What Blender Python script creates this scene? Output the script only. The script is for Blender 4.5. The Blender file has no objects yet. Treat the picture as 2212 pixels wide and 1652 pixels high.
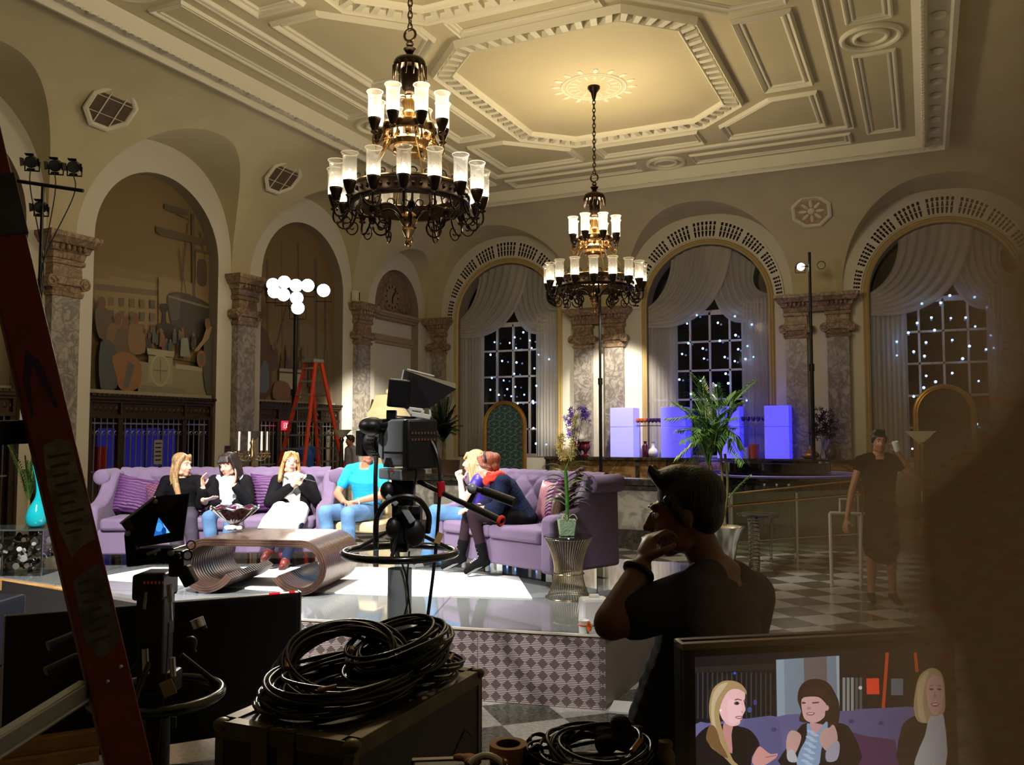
import bpy, bmesh, math, random
from math import sin, cos, pi, sqrt, radians as rad, atan2, asin
from mathutils import Vector as V, Matrix, Euler

SC = bpy.context.scene
COL = SC.collection
rnd = random.Random(7)

# ------------------------------------------------------------------ camera
PSI, PIT, FPX = rad(25.4), rad(3.47), 1880.0
EYE = V((0, 0, 1.85))
FW = V((-sin(PSI) * cos(PIT), cos(PSI) * cos(PIT), sin(PIT)))
RT = V((cos(PSI), sin(PSI), 0))
UP = RT.cross(FW)
cd = bpy.data.cameras.new('camera')
cam = bpy.data.objects.new('camera', cd)
COL.objects.link(cam)
cd.sensor_width = 36.0
cd.lens = FPX / 2212 * 36
cd.clip_start = 0.05
cd.clip_end = 200
cam.matrix_world = Matrix.Translation(EYE) @ Matrix((RT, UP, -FW)).transposed().to_4x4()
SC.camera = cam

# ------------------------------------------------------------------ world, exposure
W = bpy.data.worlds.new('world')
SC.world = W
W.use_nodes = True
W.node_tree.nodes['Background'].inputs[0].default_value = (1.0, 0.86, 0.66, 1)
W.node_tree.nodes['Background'].inputs[1].default_value = 0.002
vs = SC.view_settings
vs.view_transform = 'Standard'
vs.look = 'None'
vs.exposure = 0.0
vs.gamma = 1.0
vs.use_curve_mapping = False
cy = SC.cycles
cy.max_bounces = 7
cy.diffuse_bounces = 3
cy.glossy_bounces = 3
cy.transmission_bounces = 5
cy.transparent_max_bounces = 14
cy.sample_clamp_indirect = 4.0
cy.sample_clamp_direct = 0.0
cy.caustics_reflective = False
cy.caustics_refractive = False
cy.blur_glossy = 1.0


# ------------------------------------------------------------------ the large lights
def spot(name, loc, target, power, angle, col=(1, .93, .82), radius=.12, blend=.35):
    d = bpy.data.lights.new(name, 'SPOT')
    d.energy, d.spot_size, d.spot_blend, d.color, d.shadow_soft_size = power, rad(angle), blend, col, radius
    o = bpy.data.objects.new(name, d)
    COL.objects.link(o)
    o.location = loc
    o.rotation_euler = (V(target) - V(loc)).to_track_quat('-Z', 'Y').to_euler()
    return o


def point(name, loc, power, col, radius):
    d = bpy.data.lights.new(name, 'POINT')
    d.energy, d.color, d.shadow_soft_size = power, col, radius
    o = bpy.data.objects.new(name, d)
    COL.objects.link(o)
    o.location = loc
    return o


CH_X, CH_Y = -5.65, (8.95, 15.6)            # where the two chandeliers hang
WARM = (1.0, .8, .49)
point('chandelier_light', (CH_X, CH_Y[0], 6.35), 420, WARM, .45)
point('chandelier_light', (CH_X, CH_Y[1], 6.25), 450, WARM, .45)
spot('key_light', (-3.4, 1.6, 5.6), (-6.5, 7.4, .9), 5600, 44, (1, .96, .92), .35)
spot('key_light', (-7.6, 1.2, 5.8), (-4.2, 7.4, 1.2), 2100, 42, (1, .95, .9), .2)
spot('top_light', (-5.2, 6.6, 8.0), (-5.0, 6.9, .5), 3000, 40, (1, .97, .93), .3, .5)
spot('back_light', (-12.6, 16.6, 5.5), (-5.2, 7.4, 1.0), 3000, 28, (1, .9, .75), .2)
spot('pool_light', (-2.2, 9.6, 6.4), (-3.7, 7.0, .5), 1300, 20, (1, .97, .9), .1, .5)
spot('front_light', (-.9, 2.6, 5.6), (-3.0, 5.75, .25), 620, 38, (1, .95, .92), .2, .6)
spot('wall_wash', (-11.2, 18.2, 4.2), (-14.9, 21.5, 1.9), 2200, 42, (1, .92, .78), .15, .8)
spot('wall_wash', (-7.3, 22.6, 6.1), (-8.7, 24.9, 1.9), 1500, 58, (1, .9, .74), .12, .5)
spot('wall_wash', (-9.9, 23.2, 1.4), (-10.1, 24.9, 2.6), 180, 80, (1, .9, .74), .12, .8)
spot('blue_wash', (-5.6, 23.0, 1.4), (-4.6, 24.9, 2.2), 70, 120, (.2, .16, 1), .2, .8)
spot('palm_light', (-2.84, 23.2, 6.26), (-2.5, 11.6, 1.6), 500, 16, (1, .95, .85), .1, .6)
spot('palm_light', (-5.6, 6.8, 7.6), (-2.5, 11.6, 1.7), 2600, 20, (1, .97, .9), .15, .6)


# ------------------------------------------------------------------ pixel rays (2212 x 1652 frame)
def ray(x, y):
    return FW * FPX + RT * (x - 1106) + UP * (826 - y)


def atz(x, y, z):
    d = ray(x, y)
    return EYE + d * ((z - EYE.z) / d.z)


def atX(x, y, X):
    d = ray(x, y)
    return EYE + d * (X / d.x)


def atY(x, y, Y):
    d = ray(x, y)
    return EYE + d * (Y / d.y)


FH = V((-sin(PSI), cos(PSI), 0))


def atD(x, y, D):                            # D metres ahead of the photographer
    d = ray(x, y)
    return EYE + d * (D / d.dot(FH))


def atplane(x, y, p, n):
    d = ray(x, y)
    return EYE + d * ((p - EYE).dot(n) / d.dot(n))


# ------------------------------------------------------------------ mesh helpers
class MB:
    def __init__(s, M=None):
        s.v, s.f, s.mi, s.m = [], [], [], 0
        s.M = M or Matrix.Identity(4)

    def add(s, vs, fs):
        b = len(s.v)
        M = s.M
        s.v += [M @ V(p) for p in vs]
        s.f += [tuple(b + i for i in f) for f in fs]
        s.mi += [s.m] * len(fs)
        return s

    def box(s, x0, y0, z0, x1, y1, z1):
        p = [(x0, y0, z0), (x1, y0, z0), (x1, y1, z0), (x0, y1, z0), (x0, y0, z1), (x1, y0, z1), (x1, y1, z1), (x0, y1, z1)]
        return s.add(p, [(0, 3, 2, 1), (4, 5, 6, 7), (0, 1, 5, 4), (1, 2, 6, 5), (2, 3, 7, 6), (3, 0, 4, 7)])

    def cbox(s, c, size, R=None):
        o = s.M
        s.M = o @ Matrix.Translation(V(c)) @ (R.to_4x4() if R is not None else Matrix.Identity(4))
        a, b, d = (q / 2 for q in size)
        s.box(-a, -b, -d, a, b, d)
        s.M = o
        return s

    def bar(s, a, b, w, h, up=(0, 0, 1)):
        a, b = V(a), V(b)
        x = (b - a).normalized()
        y = V(up).cross(x)
        y = y.normalized() if y.length > 1e-6 else V((0, 1, 0))
        z = x.cross(y)
        return s.cbox((a + b) / 2, ((b - a).length, w, h), Matrix((x, y, z)).transposed())

    def tube(s, path, r, n=8, closed=False, caps=True):
        P = [V(p) for p in path]
        m = len(P)
        rr = r if isinstance(r, (list, tuple)) else [r] * m
        vs, fs, nrm = [], [], None
        for i, p in enumerate(P):
            if closed:
                t = P[(i + 1) % m] - P[i - 1]
            else:
                t = P[min(i + 1, m - 1)] - P[max(i - 1, 0)]
            t = t.normalized() if t.length > 1e-9 else V((0, 0, 1))
            if nrm is None:
                nrm = t.orthogonal().normalized()
            else:
                nrm = nrm - t * nrm.dot(t)
                nrm = nrm.normalized() if nrm.length > 1e-6 else t.orthogonal().normalized()
            b = t.cross(nrm)
            vs += [p + (nrm * cos(2 * pi * k / n) + b * sin(2 * pi * k / n)) * rr[i] for k in range(n)]
        for i in range(m if closed else m - 1):
            j = (i + 1) % m
            fs += [(i * n + k, i * n + (k + 1) % n, j * n + (k + 1) % n, j * n + k) for k in range(n)]
        if caps and not closed:
            fs += [tuple(range(n - 1, -1, -1)), tuple((m - 1) * n + k for k in range(n))]
        return s.add(vs, fs)

    def lathe(s, prof, n=24, c=(0, 0, 0), a0=0, a1=2 * pi):
        full = abs(a1 - a0 - 2 * pi) < 1e-6
        k = n if full else n + 1
        vs, fs = [], []
        for r, z in prof:
            vs += [(c[0] + r * cos(a0 + (a1 - a0) * i / n), c[1] + r * sin(a0 + (a1 - a0) * i / n), c[2] + z) for i in range(k)]
        for j in range(len(prof) - 1):
            for i in range(n):
                i2 = (i + 1) % k
                fs.append((j * k + i, j * k + i2, (j + 1) * k + i2, (j + 1) * k + i))
        if full and prof[0][0] > 1e-6:
            pass
        return s.add(vs, fs)

    def ell(s, c, r, n=12, m=8, R=None):
        o = s.M
        s.M = o @ Matrix.Translation(V(c)) @ (R.to_4x4() if R is not None else Matrix.Identity(4))
        rx, ry, rz = r if isinstance(r, (list, tuple)) else (r, r, r)
        vs = [(0, 0, -rz)]
        for j in range(1, m):
            a = -pi / 2 + pi * j / m
            vs += [(rx * cos(a) * cos(2 * pi * i / n), ry * cos(a) * sin(2 * pi * i / n), rz * sin(a)) for i in range(n)]
        vs.append((0, 0, rz))
        fs = [(0, 1 + (i + 1) % n, 1 + i) for i in range(n)]
        for j in range(m - 2):
            fs += [(1 + j * n + i, 1 + j * n + (i + 1) % n, 1 + (j + 1) * n + (i + 1) % n, 1 + (j + 1) * n + i) for i in range(n)]
        t = len(vs) - 1
        fs += [(t, 1 + (m - 2) * n + i, 1 + (m - 2) * n + (i + 1) % n) for i in range(n)]
        s.add(vs, fs)
        s.M = o
        return s

    def cap(s, a, ra, b, rb, n=10):
        a, b = V(a), V(b)
        d = b - a
        if d.length < 1e-6:
            return s.ell(a, max(ra, rb), n, 6)
        x = d.normalized()
        P, R = [], []
        for k in range(4):
            t = pi / 2 * (1 - k / 3.0)
            P.append(a - x * ra * sin(t)); R.append(max(ra * cos(t), ra * .02))
        for k in range(1, 4):
            P.append(a + d * k / 4); R.append(ra + (rb - ra) * k / 4)
        for k in range(4):
            t = pi / 2 * k / 3.0
            P.append(b + x * rb * sin(t)); R.append(max(rb * cos(t), rb * .02))
        return s.tube(P, R, n)

    def prism(s, poly, h0, h1, ax='z'):
        k = len(poly)
        f = {'z': lambda p, h: (p[0], p[1], h), 'y': lambda p, h: (p[0], h, p[1]), 'x': lambda p, h: (h, p[0], p[1])}[ax]
        vs = [f(p, h0) for p in poly] + [f(p, h1) for p in poly]
        fs = [tuple(range(k - 1, -1, -1)), tuple(range(k, 2 * k))] + [(i, (i + 1) % k, k + (i + 1) % k, k + i) for i in range(k)]
        return s.add(vs, fs)

    def grid(s, fn, nu, nv, closed_u=False):
        vs = [fn(i / nu, j / nv) for j in range(nv + 1) for i in range(nu + (0 if closed_u else 1))]
        w = nu if closed_u else nu + 1
        fs = []
        for j in range(nv):
            for i in range(nu):
                i2 = (i + 1) % w
                fs.append((j * w + i, j * w + i2, (j + 1) * w + i2, (j + 1) * w + i))
        return s.add(vs, fs)

    def ring(s, c, R, r, n=48, m=8, axis=(0, 0, 1)):
        q = V((0, 0, 1)).rotation_difference(V(axis)).to_matrix()
        return s.tube([V(c) + q @ V((R * cos(2 * pi * i / n), R * sin(2 * pi * i / n), 0)) for i in range(n)], r, m, True)

    def build(s, name, mat, parent=None, smooth=40, bevel=0, subsurf=0, solid=0):
        me = bpy.data.meshes.new(name)
        me.from_pydata(s.v, [], s.f)
        mats = mat if isinstance(mat, (list, tuple)) else [mat]
        for m in mats:
            me.materials.append(m)
        if len(mats) > 1:
            me.polygons.foreach_set('material_index', s.mi)
        b = bmesh.new()
        b.from_mesh(me)
        bmesh.ops.recalc_face_normals(b, faces=b.faces)
        b.to_mesh(me)
        b.free()
        if smooth:
            me.polygons.foreach_set('use_smooth', [True] * len(me.polygons))
            me.set_sharp_from_angle(angle=rad(smooth))
        o = bpy.data.objects.new(name, me)
        COL.objects.link(o)
        if parent is not None:
            o.parent = parent
        if solid:
            q = o.modifiers.new('solid', 'SOLIDIFY'); q.thickness = solid; q.offset = 0
        if bevel:
            q = o.modifiers.new('bevel', 'BEVEL'); q.width = bevel; q.segments = 2; q.limit_method = 'ANGLE'
        if subsurf:
            q = o.modifiers.new('sub', 'SUBSURF'); q.levels = q.render_levels = subsurf
        return o


def tag(o, label=None, cat=None, group=None, kind=None):
    for k, v in (('label', label), ('category', cat), ('group', group), ('kind', kind)):
        if v:
            o[k] = v
    return o


def thing(name, label, cat, loc=(0, 0, 0), rz=0, group=None, kind=None):
    o = bpy.data.objects.new(name, None)
    COL.objects.link(o)
    o.empty_display_size = .1
    o.location = loc
    o.rotation_euler = (0, 0, rz)
    return tag(o, label, cat, group, kind)


def dup(root, loc, rz=0, label=None, group=None):
    r = root.copy(); COL.objects.link(r)
    r.location = loc; r.rotation_euler = (0, 0, rz)
    tag(r, label, None, group)
    for ch in list(root.children):
        c = ch.copy(); COL.objects.link(c); c.parent = r
        for g in list(ch.children):
            d = g.copy(); COL.objects.link(d); d.parent = c
    return r


def rz(a):
    return Matrix.Rotation(a, 3, 'Z')


def bez(p, n=12):
    p = [V(q) for q in p]
    out = []
    for i in range(n + 1):
        t = i / n
        q = p[:]
        while len(q) > 1:
            q = [q[k].lerp(q[k + 1], t) for k in range(len(q) - 1)]
        out.append(q[0])
    return out


def smoothpath(pts, n=6):
    P = [V(p) for p in pts]
    out = []
    for i in range(len(P) - 1):
        p0, p1, p2, p3 = P[max(i - 1, 0)], P[i], P[i + 1], P[min(i + 2, len(P) - 1)]
        for k in range(n):
            t = k / n
            out.append(.5 * ((2 * p1) + (p2 - p0) * t + (2 * p0 - 5 * p1 + 4 * p2 - p3) * t * t + (3 * p1 - p0 - 3 * p2 + p3) * t ** 3))
    out.append(P[-1])
    return out


# ------------------------------------------------------------------ materials
def srgb(r, g, b):
    f = lambda c: c / 12.92 if c <= .04045 else ((c + .055) / 1.055) ** 2.4
    return (f(r / 255), f(g / 255), f(b / 255), 1)


def mat(name, col, rough=.6, metal=0, var=0, vscale=6, bump=0, bscale=30, spec=.5, trans=0, emit=None, estr=0, coat=0, alpha=1, sheen=0):
    m = bpy.data.materials.new(name)
    m.use_nodes = True
    nt = m.node_tree
    b = nt.nodes['Principled BSDF']
    c = srgb(*col)
    b.inputs['Base Color'].default_value = c
    b.inputs['Roughness'].default_value = rough
    b.inputs['Metallic'].default_value = metal
    b.inputs['Specular IOR Level'].default_value = spec
    b.inputs['Transmission Weight'].default_value = trans
    b.inputs['Coat Weight'].default_value = coat
    b.inputs['Alpha'].default_value = alpha
    b.inputs['Sheen Weight'].default_value = sheen
    if emit:
        b.inputs['Emission Color'].default_value = srgb(*emit)
        b.inputs['Emission Strength'].default_value = estr
    if var or bump:
        tc = nt.nodes.new('ShaderNodeTexCoord')
    if var:
        n = nt.nodes.new('ShaderNodeTexNoise')
        n.inputs['Scale'].default_value = vscale
        n.inputs['Detail'].default_value = 4
        nt.links.new(tc.outputs['Object'], n.inputs['Vector'])
        r = nt.nodes.new('ShaderNodeValToRGB')
        lo, hi = 1 - var, 1 + var
        r.color_ramp.elements[0].position, r.color_ramp.elements[1].position = .3, .7
        r.color_ramp.elements[0].color = (c[0] * lo, c[1] * lo, c[2] * lo, 1)
        r.color_ramp.elements[1].color = (min(c[0] * hi, 1), min(c[1] * hi, 1), min(c[2] * hi, 1), 1)
        nt.links.new(n.outputs['Fac'], r.inputs['Fac'])
        nt.links.new(r.outputs['Color'], b.inputs['Base Color'])
    if bump:
        n = nt.nodes.new('ShaderNodeTexNoise')
        n.inputs['Scale'].default_value = bscale
        n.inputs['Detail'].default_value = 3
        nt.links.new(tc.outputs['Object'], n.inputs['Vector'])
        k = nt.nodes.new('ShaderNodeBump')
        k.inputs['Strength'].default_value = bump
        k.inputs['Distance'].default_value = .02
        nt.links.new(n.outputs['Fac'], k.inputs['Height'])
        nt.links.new(k.outputs['Normal'], b.inputs['Normal'])
    return m


def emat(name, col, strength, sample=True):
    m = bpy.data.materials.new(name)
    m.use_nodes = True
    nt = m.node_tree
    nt.nodes.remove(nt.nodes['Principled BSDF'])
    e = nt.nodes.new('ShaderNodeEmission')
    e.inputs[0].default_value = srgb(*col)
    e.inputs[1].default_value = strength
    nt.links.new(e.outputs[0], nt.nodes['Material Output'].inputs[0])
    if not sample:
        m.cycles.emission_sampling = 'NONE'
    return m


def node_mat(name):
    m = bpy.data.materials.new(name)
    m.use_nodes = True
    nt = m.node_tree
    return m, nt, nt.nodes['Principled BSDF'], nt.nodes['Material Output']


class N:                                     # tiny node-graph helper
    def __init__(s, nt):
        s.nt = nt

    def _set(s, sock, v):
        if hasattr(v, 'is_output'):
            s.nt.links.new(v, sock)
        else:
            sock.default_value = v

    def m(s, op, a, b=0, c=None):
        n = s.nt.nodes.new('ShaderNodeMath'); n.operation = op
        s._set(n.inputs[0], a); s._set(n.inputs[1], b)
        if c is not None:
            s._set(n.inputs[2], c)
        return n.outputs[0]

    def mix(s, f, a, b):
        n = s.nt.nodes.new('ShaderNodeMix'); n.data_type = 'RGBA'
        s._set(n.inputs[0], f); s._set(n.inputs[6], a); s._set(n.inputs[7], b)
        return n.outputs[2]

    def coord(s, kind='Object'):
        n = s.nt.nodes.new('ShaderNodeTexCoord')
        x = s.nt.nodes.new('ShaderNodeSeparateXYZ')
        s.nt.links.new(n.outputs[kind], x.inputs[0])
        return n.outputs[kind], x.outputs[0], x.outputs[1], x.outputs[2]

    def noise(s, vec, scale, detail=4, dist=0):
        n = s.nt.nodes.new('ShaderNodeTexNoise')
        s.nt.links.new(vec, n.inputs['Vector'])
        n.inputs['Scale'].default_value = scale; n.inputs['Detail'].default_value = detail; n.inputs['Distortion'].default_value = dist
        return n.outputs['Fac']

    def step(s, x, e0, e1):
        n = s.nt.nodes.new('ShaderNodeMapRange'); n.interpolation_type = 'SMOOTHSTEP'
        s._set(n.inputs[0], x); s._set(n.inputs[1], e0); s._set(n.inputs[2], e1)
        return n.outputs[0]

    def bump(s, h, strength, dist=.01):
        n = s.nt.nodes.new('ShaderNodeBump')
        s.nt.links.new(h, n.inputs['Height']); n.inputs['Strength'].default_value = strength; n.inputs['Distance'].default_value = dist
        return n.outputs[0]


def marble(name, base, vein, scale=2.2, rough=.35):
    m, nt, b, _ = node_mat(name)
    n = N(nt)
    vec, x, y, z = n.coord()
    a = n.noise(vec, scale, 6, 1.8)
    c = n.noise(vec, scale * 3.1, 5, .6)
    v = n.m('ABSOLUTE', n.m('SUBTRACT', a, .5))
    f = n.m('MULTIPLY', n.step(v, .0, .09), n.step(c, .25, .6))
    nt.links.new(n.mix(f, srgb(*vein), srgb(*base)), b.inputs['Base Color'])
    b.inputs['Roughness'].default_value = rough
    return m


def vcol_mat(name, rough=.8, emit=0):
    m, nt, b, out = node_mat(name)
    a = nt.nodes.new('ShaderNodeAttribute'); a.attribute_name = 'Col'
    nt.links.new(a.outputs['Color'], b.inputs['Base Color'])
    b.inputs['Roughness'].default_value = rough
    if emit:
        b.inputs['Base Color'].default_value = (0, 0, 0, 1)
        nt.links.remove(b.inputs['Base Color'].links[0])
        nt.links.new(a.outputs['Color'], b.inputs['Emission Color'])
        b.inputs['Emission Strength'].default_value = emit
    return m


class Pic:                                   # a flat picture: coloured patches laid over one another
    def __init__(s, fn, off):
        s.fn, s.off, s.v, s.f, s.c, s.k = fn, V(off), [], [], [], 0

    def poly(s, pts, col, smooth=0):
        if smooth:
            P = [V((p[0], p[1], 0)) for p in pts]
            q = smoothpath(P[-1:] + P + P[:2], smooth)
            pts = [(p.x, p.y) for p in q[smooth:smooth * (len(P) + 1)]]
        s.k += 1
        b = len(s.v)
        s.v += [V(s.fn(*p)) + s.off * s.k for p in pts]
        s.f.append(tuple(range(b, b + len(pts))))
        s.c.append(srgb(*col))
        return s

    def oval(s, cx, cy, rx, ry, col, rot=0, n=20):
        return s.poly([(cx + rx * cos(2 * pi * i / n) * cos(rot) - ry * sin(2 * pi * i / n) * sin(rot),
                        cy + rx * cos(2 * pi * i / n) * sin(rot) + ry * sin(2 * pi * i / n) * cos(rot)) for i in range(n)], col)

    def line(s, a, b, w, col):
        d = V((b[0] - a[0], b[1] - a[1])).normalized() * w / 2
        return s.poly([(a[0] - d.y, a[1] + d.x), (a[0] + d.y, a[1] - d.x), (b[0] + d.y, b[1] - d.x), (b[0] - d.y, b[1] + d.x)], col)

    def build(s, name, m, parent=None):
        me = bpy.data.meshes.new(name)
        me.from_pydata(s.v, [], s.f)
        at = me.attributes.new('Col', 'FLOAT_COLOR', 'CORNER')
        flat = []
        for f, c in zip(s.f, s.c):
            flat += list(c) * len(f)
        at.data.foreach_set('color', flat)
        me.materials.append(m)
        o = bpy.data.objects.new(name, me)
        COL.objects.link(o)
        if parent is not None:
            o.parent = parent
        return o
# ================================================================== materials
M = {}
M['white_wall'] = mat('white_wall_paint', (222, 217, 204), .7, bump=.05, bscale=8)
M['cream'] = mat('cream_plaster', (206, 194, 160), .75, var=.06, vscale=1.2)
M['ceil'] = mat('ceiling_plaster', (206, 194, 158), .75, var=.04, vscale=.9)
M['trim'] = mat('trim_plaster', (232, 226, 206), .6)
M['marble'] = marble('grey_marble', (170, 163, 154), (124, 116, 111), 2.4)
M['tan_marble'] = marble('tan_marble', (172, 146, 118), (120, 96, 76), 3.0, .4)
M['brown_marble'] = marble('brown_marble', (150, 118, 78), (96, 70, 42), 2.0, .3)
M['dark_marble'] = marble('dark_marble', (74, 66, 56), (38, 34, 30), 2.4, .2)
M['light_marble'] = marble('light_marble', (178, 174, 160), (134, 128, 116), 1.6, .3)
M['bronze'] = mat('aged_bronze', (66, 52, 40), .45, .6, var=.25, vscale=14, bump=.15, bscale=60)
M['dark_bronze'] = mat('dark_bronze', (50, 38, 28), .35, .85, var=.2, vscale=20)
M['brass'] = mat('polished_brass', (188, 154, 108), .24, 1, var=.1, vscale=20)
M['gold'] = mat('gilded_wood', (190, 146, 74), .35, .75, var=.12, vscale=10)
M['goldpaint'] = mat('gold_paint', (196, 172, 116), .55, .1)
M['steel'] = mat('bright_steel', (205, 206, 208), .22, 1)
M['black'] = mat('black_plastic', (16, 16, 18), .45)
M['blackmetal'] = mat('black_metal', (20, 20, 21), .38, .3)
M['gloss_black'] = mat('gloss_black', (8, 8, 10), .12, coat=.5)
M['rubber'] = mat('black_rubber', (14, 13, 13), .4, spec=.6)
M['void'] = mat('dark_interior', (10, 9, 8), .9)
M['vcol'] = vcol_mat('mural_paint', .75)
M['white'] = mat('white_plastic', (238, 238, 236), .4)


def glassy(name, col=(1, 1, 1), clear=.86, rough=.04, milky=.0):
    m, nt, b, out = node_mat(name)
    nt.nodes.remove(b)
    t = nt.nodes.new('ShaderNodeBsdfTransparent'); t.inputs[0].default_value = (*col, 1)
    g = nt.nodes.new('ShaderNodeBsdfGlossy'); g.inputs['Roughness'].default_value = rough
    f = nt.nodes.new('ShaderNodeFresnel'); f.inputs[0].default_value = 1.45
    mx = nt.nodes.new('ShaderNodeMixShader')
    n = N(nt)
    nt.links.new(n.m('ADD', n.m('MULTIPLY', f.outputs[0], .9), 1 - clear - milky), mx.inputs[0])
    nt.links.new(t.outputs[0], mx.inputs[1]); nt.links.new(g.outputs[0], mx.inputs[2])
    last = mx
    if milky:
        d = nt.nodes.new('ShaderNodeBsdfTranslucent'); d.inputs[0].default_value = (*col, 1)
        e = nt.nodes.new('ShaderNodeBsdfDiffuse'); e.inputs[0].default_value = (*col, 1)
        a = nt.nodes.new('ShaderNodeMixShader'); a.inputs[0].default_value = .5
        nt.links.new(d.outputs[0], a.inputs[1]); nt.links.new(e.outputs[0], a.inputs[2])
        q = nt.nodes.new('ShaderNodeMixShader'); q.inputs[0].default_value = milky
        nt.links.new(mx.outputs[0], q.inputs[1]); nt.links.new(a.outputs[0], q.inputs[2])
        last = q
    nt.links.new(last.outputs[0], out.inputs[0])
    return m


M['clear'] = glassy('clear_acrylic', (.93, .96, .95), .9)
M['shade'] = glassy('frosted_lamp_glass', (1, .99, .97), .93, .08, .22)
M['bulb'] = emat('lit_bulb', (255, 238, 208), 14, False)
M['greenglass'] = glassy('green_tinted_glass', (.62, .72, .6), .88)
M['sheer'] = glassy('white_sheer_fabric', (.9, .87, .82), 1.0, .6, .72)

# checkered stone floor, laid on the diagonal
m, nt, b, _ = node_mat('checkered_stone')
n = N(nt)
vec, x, y, z = n.coord()
T = .43 * sqrt(2)
u = n.m('DIVIDE', n.m('ADD', n.m('ADD', x, 2.19), n.m('SUBTRACT', y, 5.41)), T)
w = n.m('DIVIDE', n.m('SUBTRACT', n.m('ADD', x, 2.19), n.m('SUBTRACT', y, 5.41)), T)
par = n.m('MODULO', n.m('ABSOLUTE', n.m('ADD', n.m('ADD', n.m('FLOOR', u), n.m('FLOOR', w)), 400)), 2)
sp = n.noise(vec, 40, 5)
lt = n.mix(n.step(sp, .3, .7), srgb(168, 166, 158), srgb(196, 194, 186))
dk = n.mix(n.step(sp, .35, .65), srgb(70, 72, 64), srgb(104, 104, 92))
nt.links.new(n.mix(par, dk, lt), b.inputs['Base Color'])
b.inputs['Roughness'].default_value = .16
M['floor'] = m

# ================================================================== room shell
XL, XR, YB, YF = -15.0, 3.6, 25.0, -3.0
ZS, ZC, INS = 5.70, 8.60, 3.0
HC = ZC - ZS


def onL(u, v, z):                            # u along the wall, v out from the wall
    return (XL + v, u, z)


def onB(u, v, z):
    return (u, YB - v, z)


def onR(u, v, z):
    return (XR - v, u, z)


def onF(u, v, z):
    return (u, YF + v, z)


# arches: centre, opening radius, lunette half width, lunette rise, sill height, springing of the opening
MUR = [(3.95, 1.7, 2.12, 2.55, 0, 5.86), (8.85, 1.7, 2.12, 2.55, 0, 5.86), (13.72, 1.7, 2.12, 2.55, 0, 5.86), (18.6, 1.7, 2.12, 2.55, 0, 5.86)]
NICHE = (23.15, 1.25, 1.62, 1.95, 0, 5.82)
WIN = [(-12.05, 1.76, 2.42, 2.56, 1.15, 5.62), (-5.66, 1.76, 2.42, 2.56, 1.15, 5.62), (.48, 1.76, 2.42, 2.56, 1.15, 5.62)]


def top_of(u, arches):
    for c, r, a, bb, zb, zo in arches:
        d = abs(u - c) / a
        if d < 1:
            return ZS + bb * (1 - d ** 2.3) ** (1 / 2.3)
    return ZS


def inset(z):
    s_ = min(1, (z - ZS) / HC)
    return INS * (1 - sqrt(max(0, 1 - s_ * s_)))


def cols(u0, u1, arches):
    U = [u0 + (u1 - u0) * i / 60 for i in range(61)]
    for c, r, a, bb, zb, zo in arches:
        U = [q for q in U if abs(q - c) > a]
        U += [c + a * cos(pi * k / 40) for k in range(41)] + [c + r * cos(pi * k / 24) for k in range(25)]
    U = sorted(q for q in U if u0 <= q <= u1)
    out = []
    for q in U:
        if not out or q - out[-1] > 1e-4:
            out.append(q)
    return out


def make_wall(name, at, u0, u1, arches, holes, soffit_mb, cove_mb, wm='white_wall'):
    mb = MB()
    U = cols(u0, u1, arches)
    for a, c in zip(U, U[1:]):
        mid = (a + c) / 2
        h = next((q for q in holes if abs(mid - q[0]) < q[1]), None)
        ta, tc = top_of(a, arches), top_of(c, arches)
        if h is None:
            mb.add([at(a, 0, 0), at(c, 0, 0), at(c, 0, tc), at(a, 0, ta)], [(0, 1, 2, 3)])
        else:
            oz = lambda q: h[5] + sqrt(max(0, h[1] ** 2 - (q - h[0]) ** 2))
            mb.add([at(a, 0, oz(a)), at(c, 0, oz(c)), at(c, 0, tc), at(a, 0, ta)], [(0, 1, 2, 3)])
            if h[4] > 0:
                mb.add([at(a, 0, 0), at(c, 0, 0), at(c, 0, h[4]), at(a, 0, h[4])], [(0, 1, 2, 3)])
        NT = 12
        vs, fs = [], []
        for q, t in ((a, ta), (c, tc)):
            th0 = asin(min(1, (t - ZS) / HC))
            for k in range(NT + 1):
                th = th0 + (pi / 2 - th0) * k / NT
                vs.append(at(q, INS * (1 - cos(th)), ZS + HC * sin(th)))
        fs = [(k, k + 1, NT + 2 + k, NT + 1 + k) for k in range(NT)]
        cove_mb.add(vs, fs)
        if ta > ZS + 1e-3 or tc > ZS + 1e-3:
            soffit_mb.add([at(a, 0, ta), at(c, 0, tc), at(c, inset(tc), tc), at(a, inset(ta), ta)], [(0, 1, 2, 3)])
    return tag(mb.build(name, M[wm], None, 0), kind='structure')


M['low_bounce'] = mat('low_bounce_dark', (58, 42, 32), .6)  # dark finish made up to cut light bouncing off the unseen front wall
cove = MB()
make_wall('wall_left', onL, -3, 25, MUR + [NICHE], MUR + [NICHE], cove, cove)
make_wall('wall_back', onB, -15, 3.6, WIN, WIN, cove, cove)
make_wall('wall_right', onR, -3, 25, [], [], cove, cove)
make_wall('wall_front', onF, -15, 3.6, [], [], cove, cove, 'low_bounce')
cove.m = 1
cove.add([(XL + INS, YF + INS, ZC), (XR - INS, YF + INS, ZC), (XR - INS, YB - INS, ZC), (XL + INS, YB - INS, ZC)], [(0, 1, 2, 3)])
tag(cove.build('ceiling', [M['cream'], M['ceil']], None, 30), kind='structure')
fl = MB()
fl.add([(XL - 2, YF, 0), (XR, YF, 0), (XR, YB + 2, 0), (XL - 2, YB + 2, 0)], [(0, 1, 2, 3)])
tag(fl.build('floor', M['floor'], None, 0), kind='structure')


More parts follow.
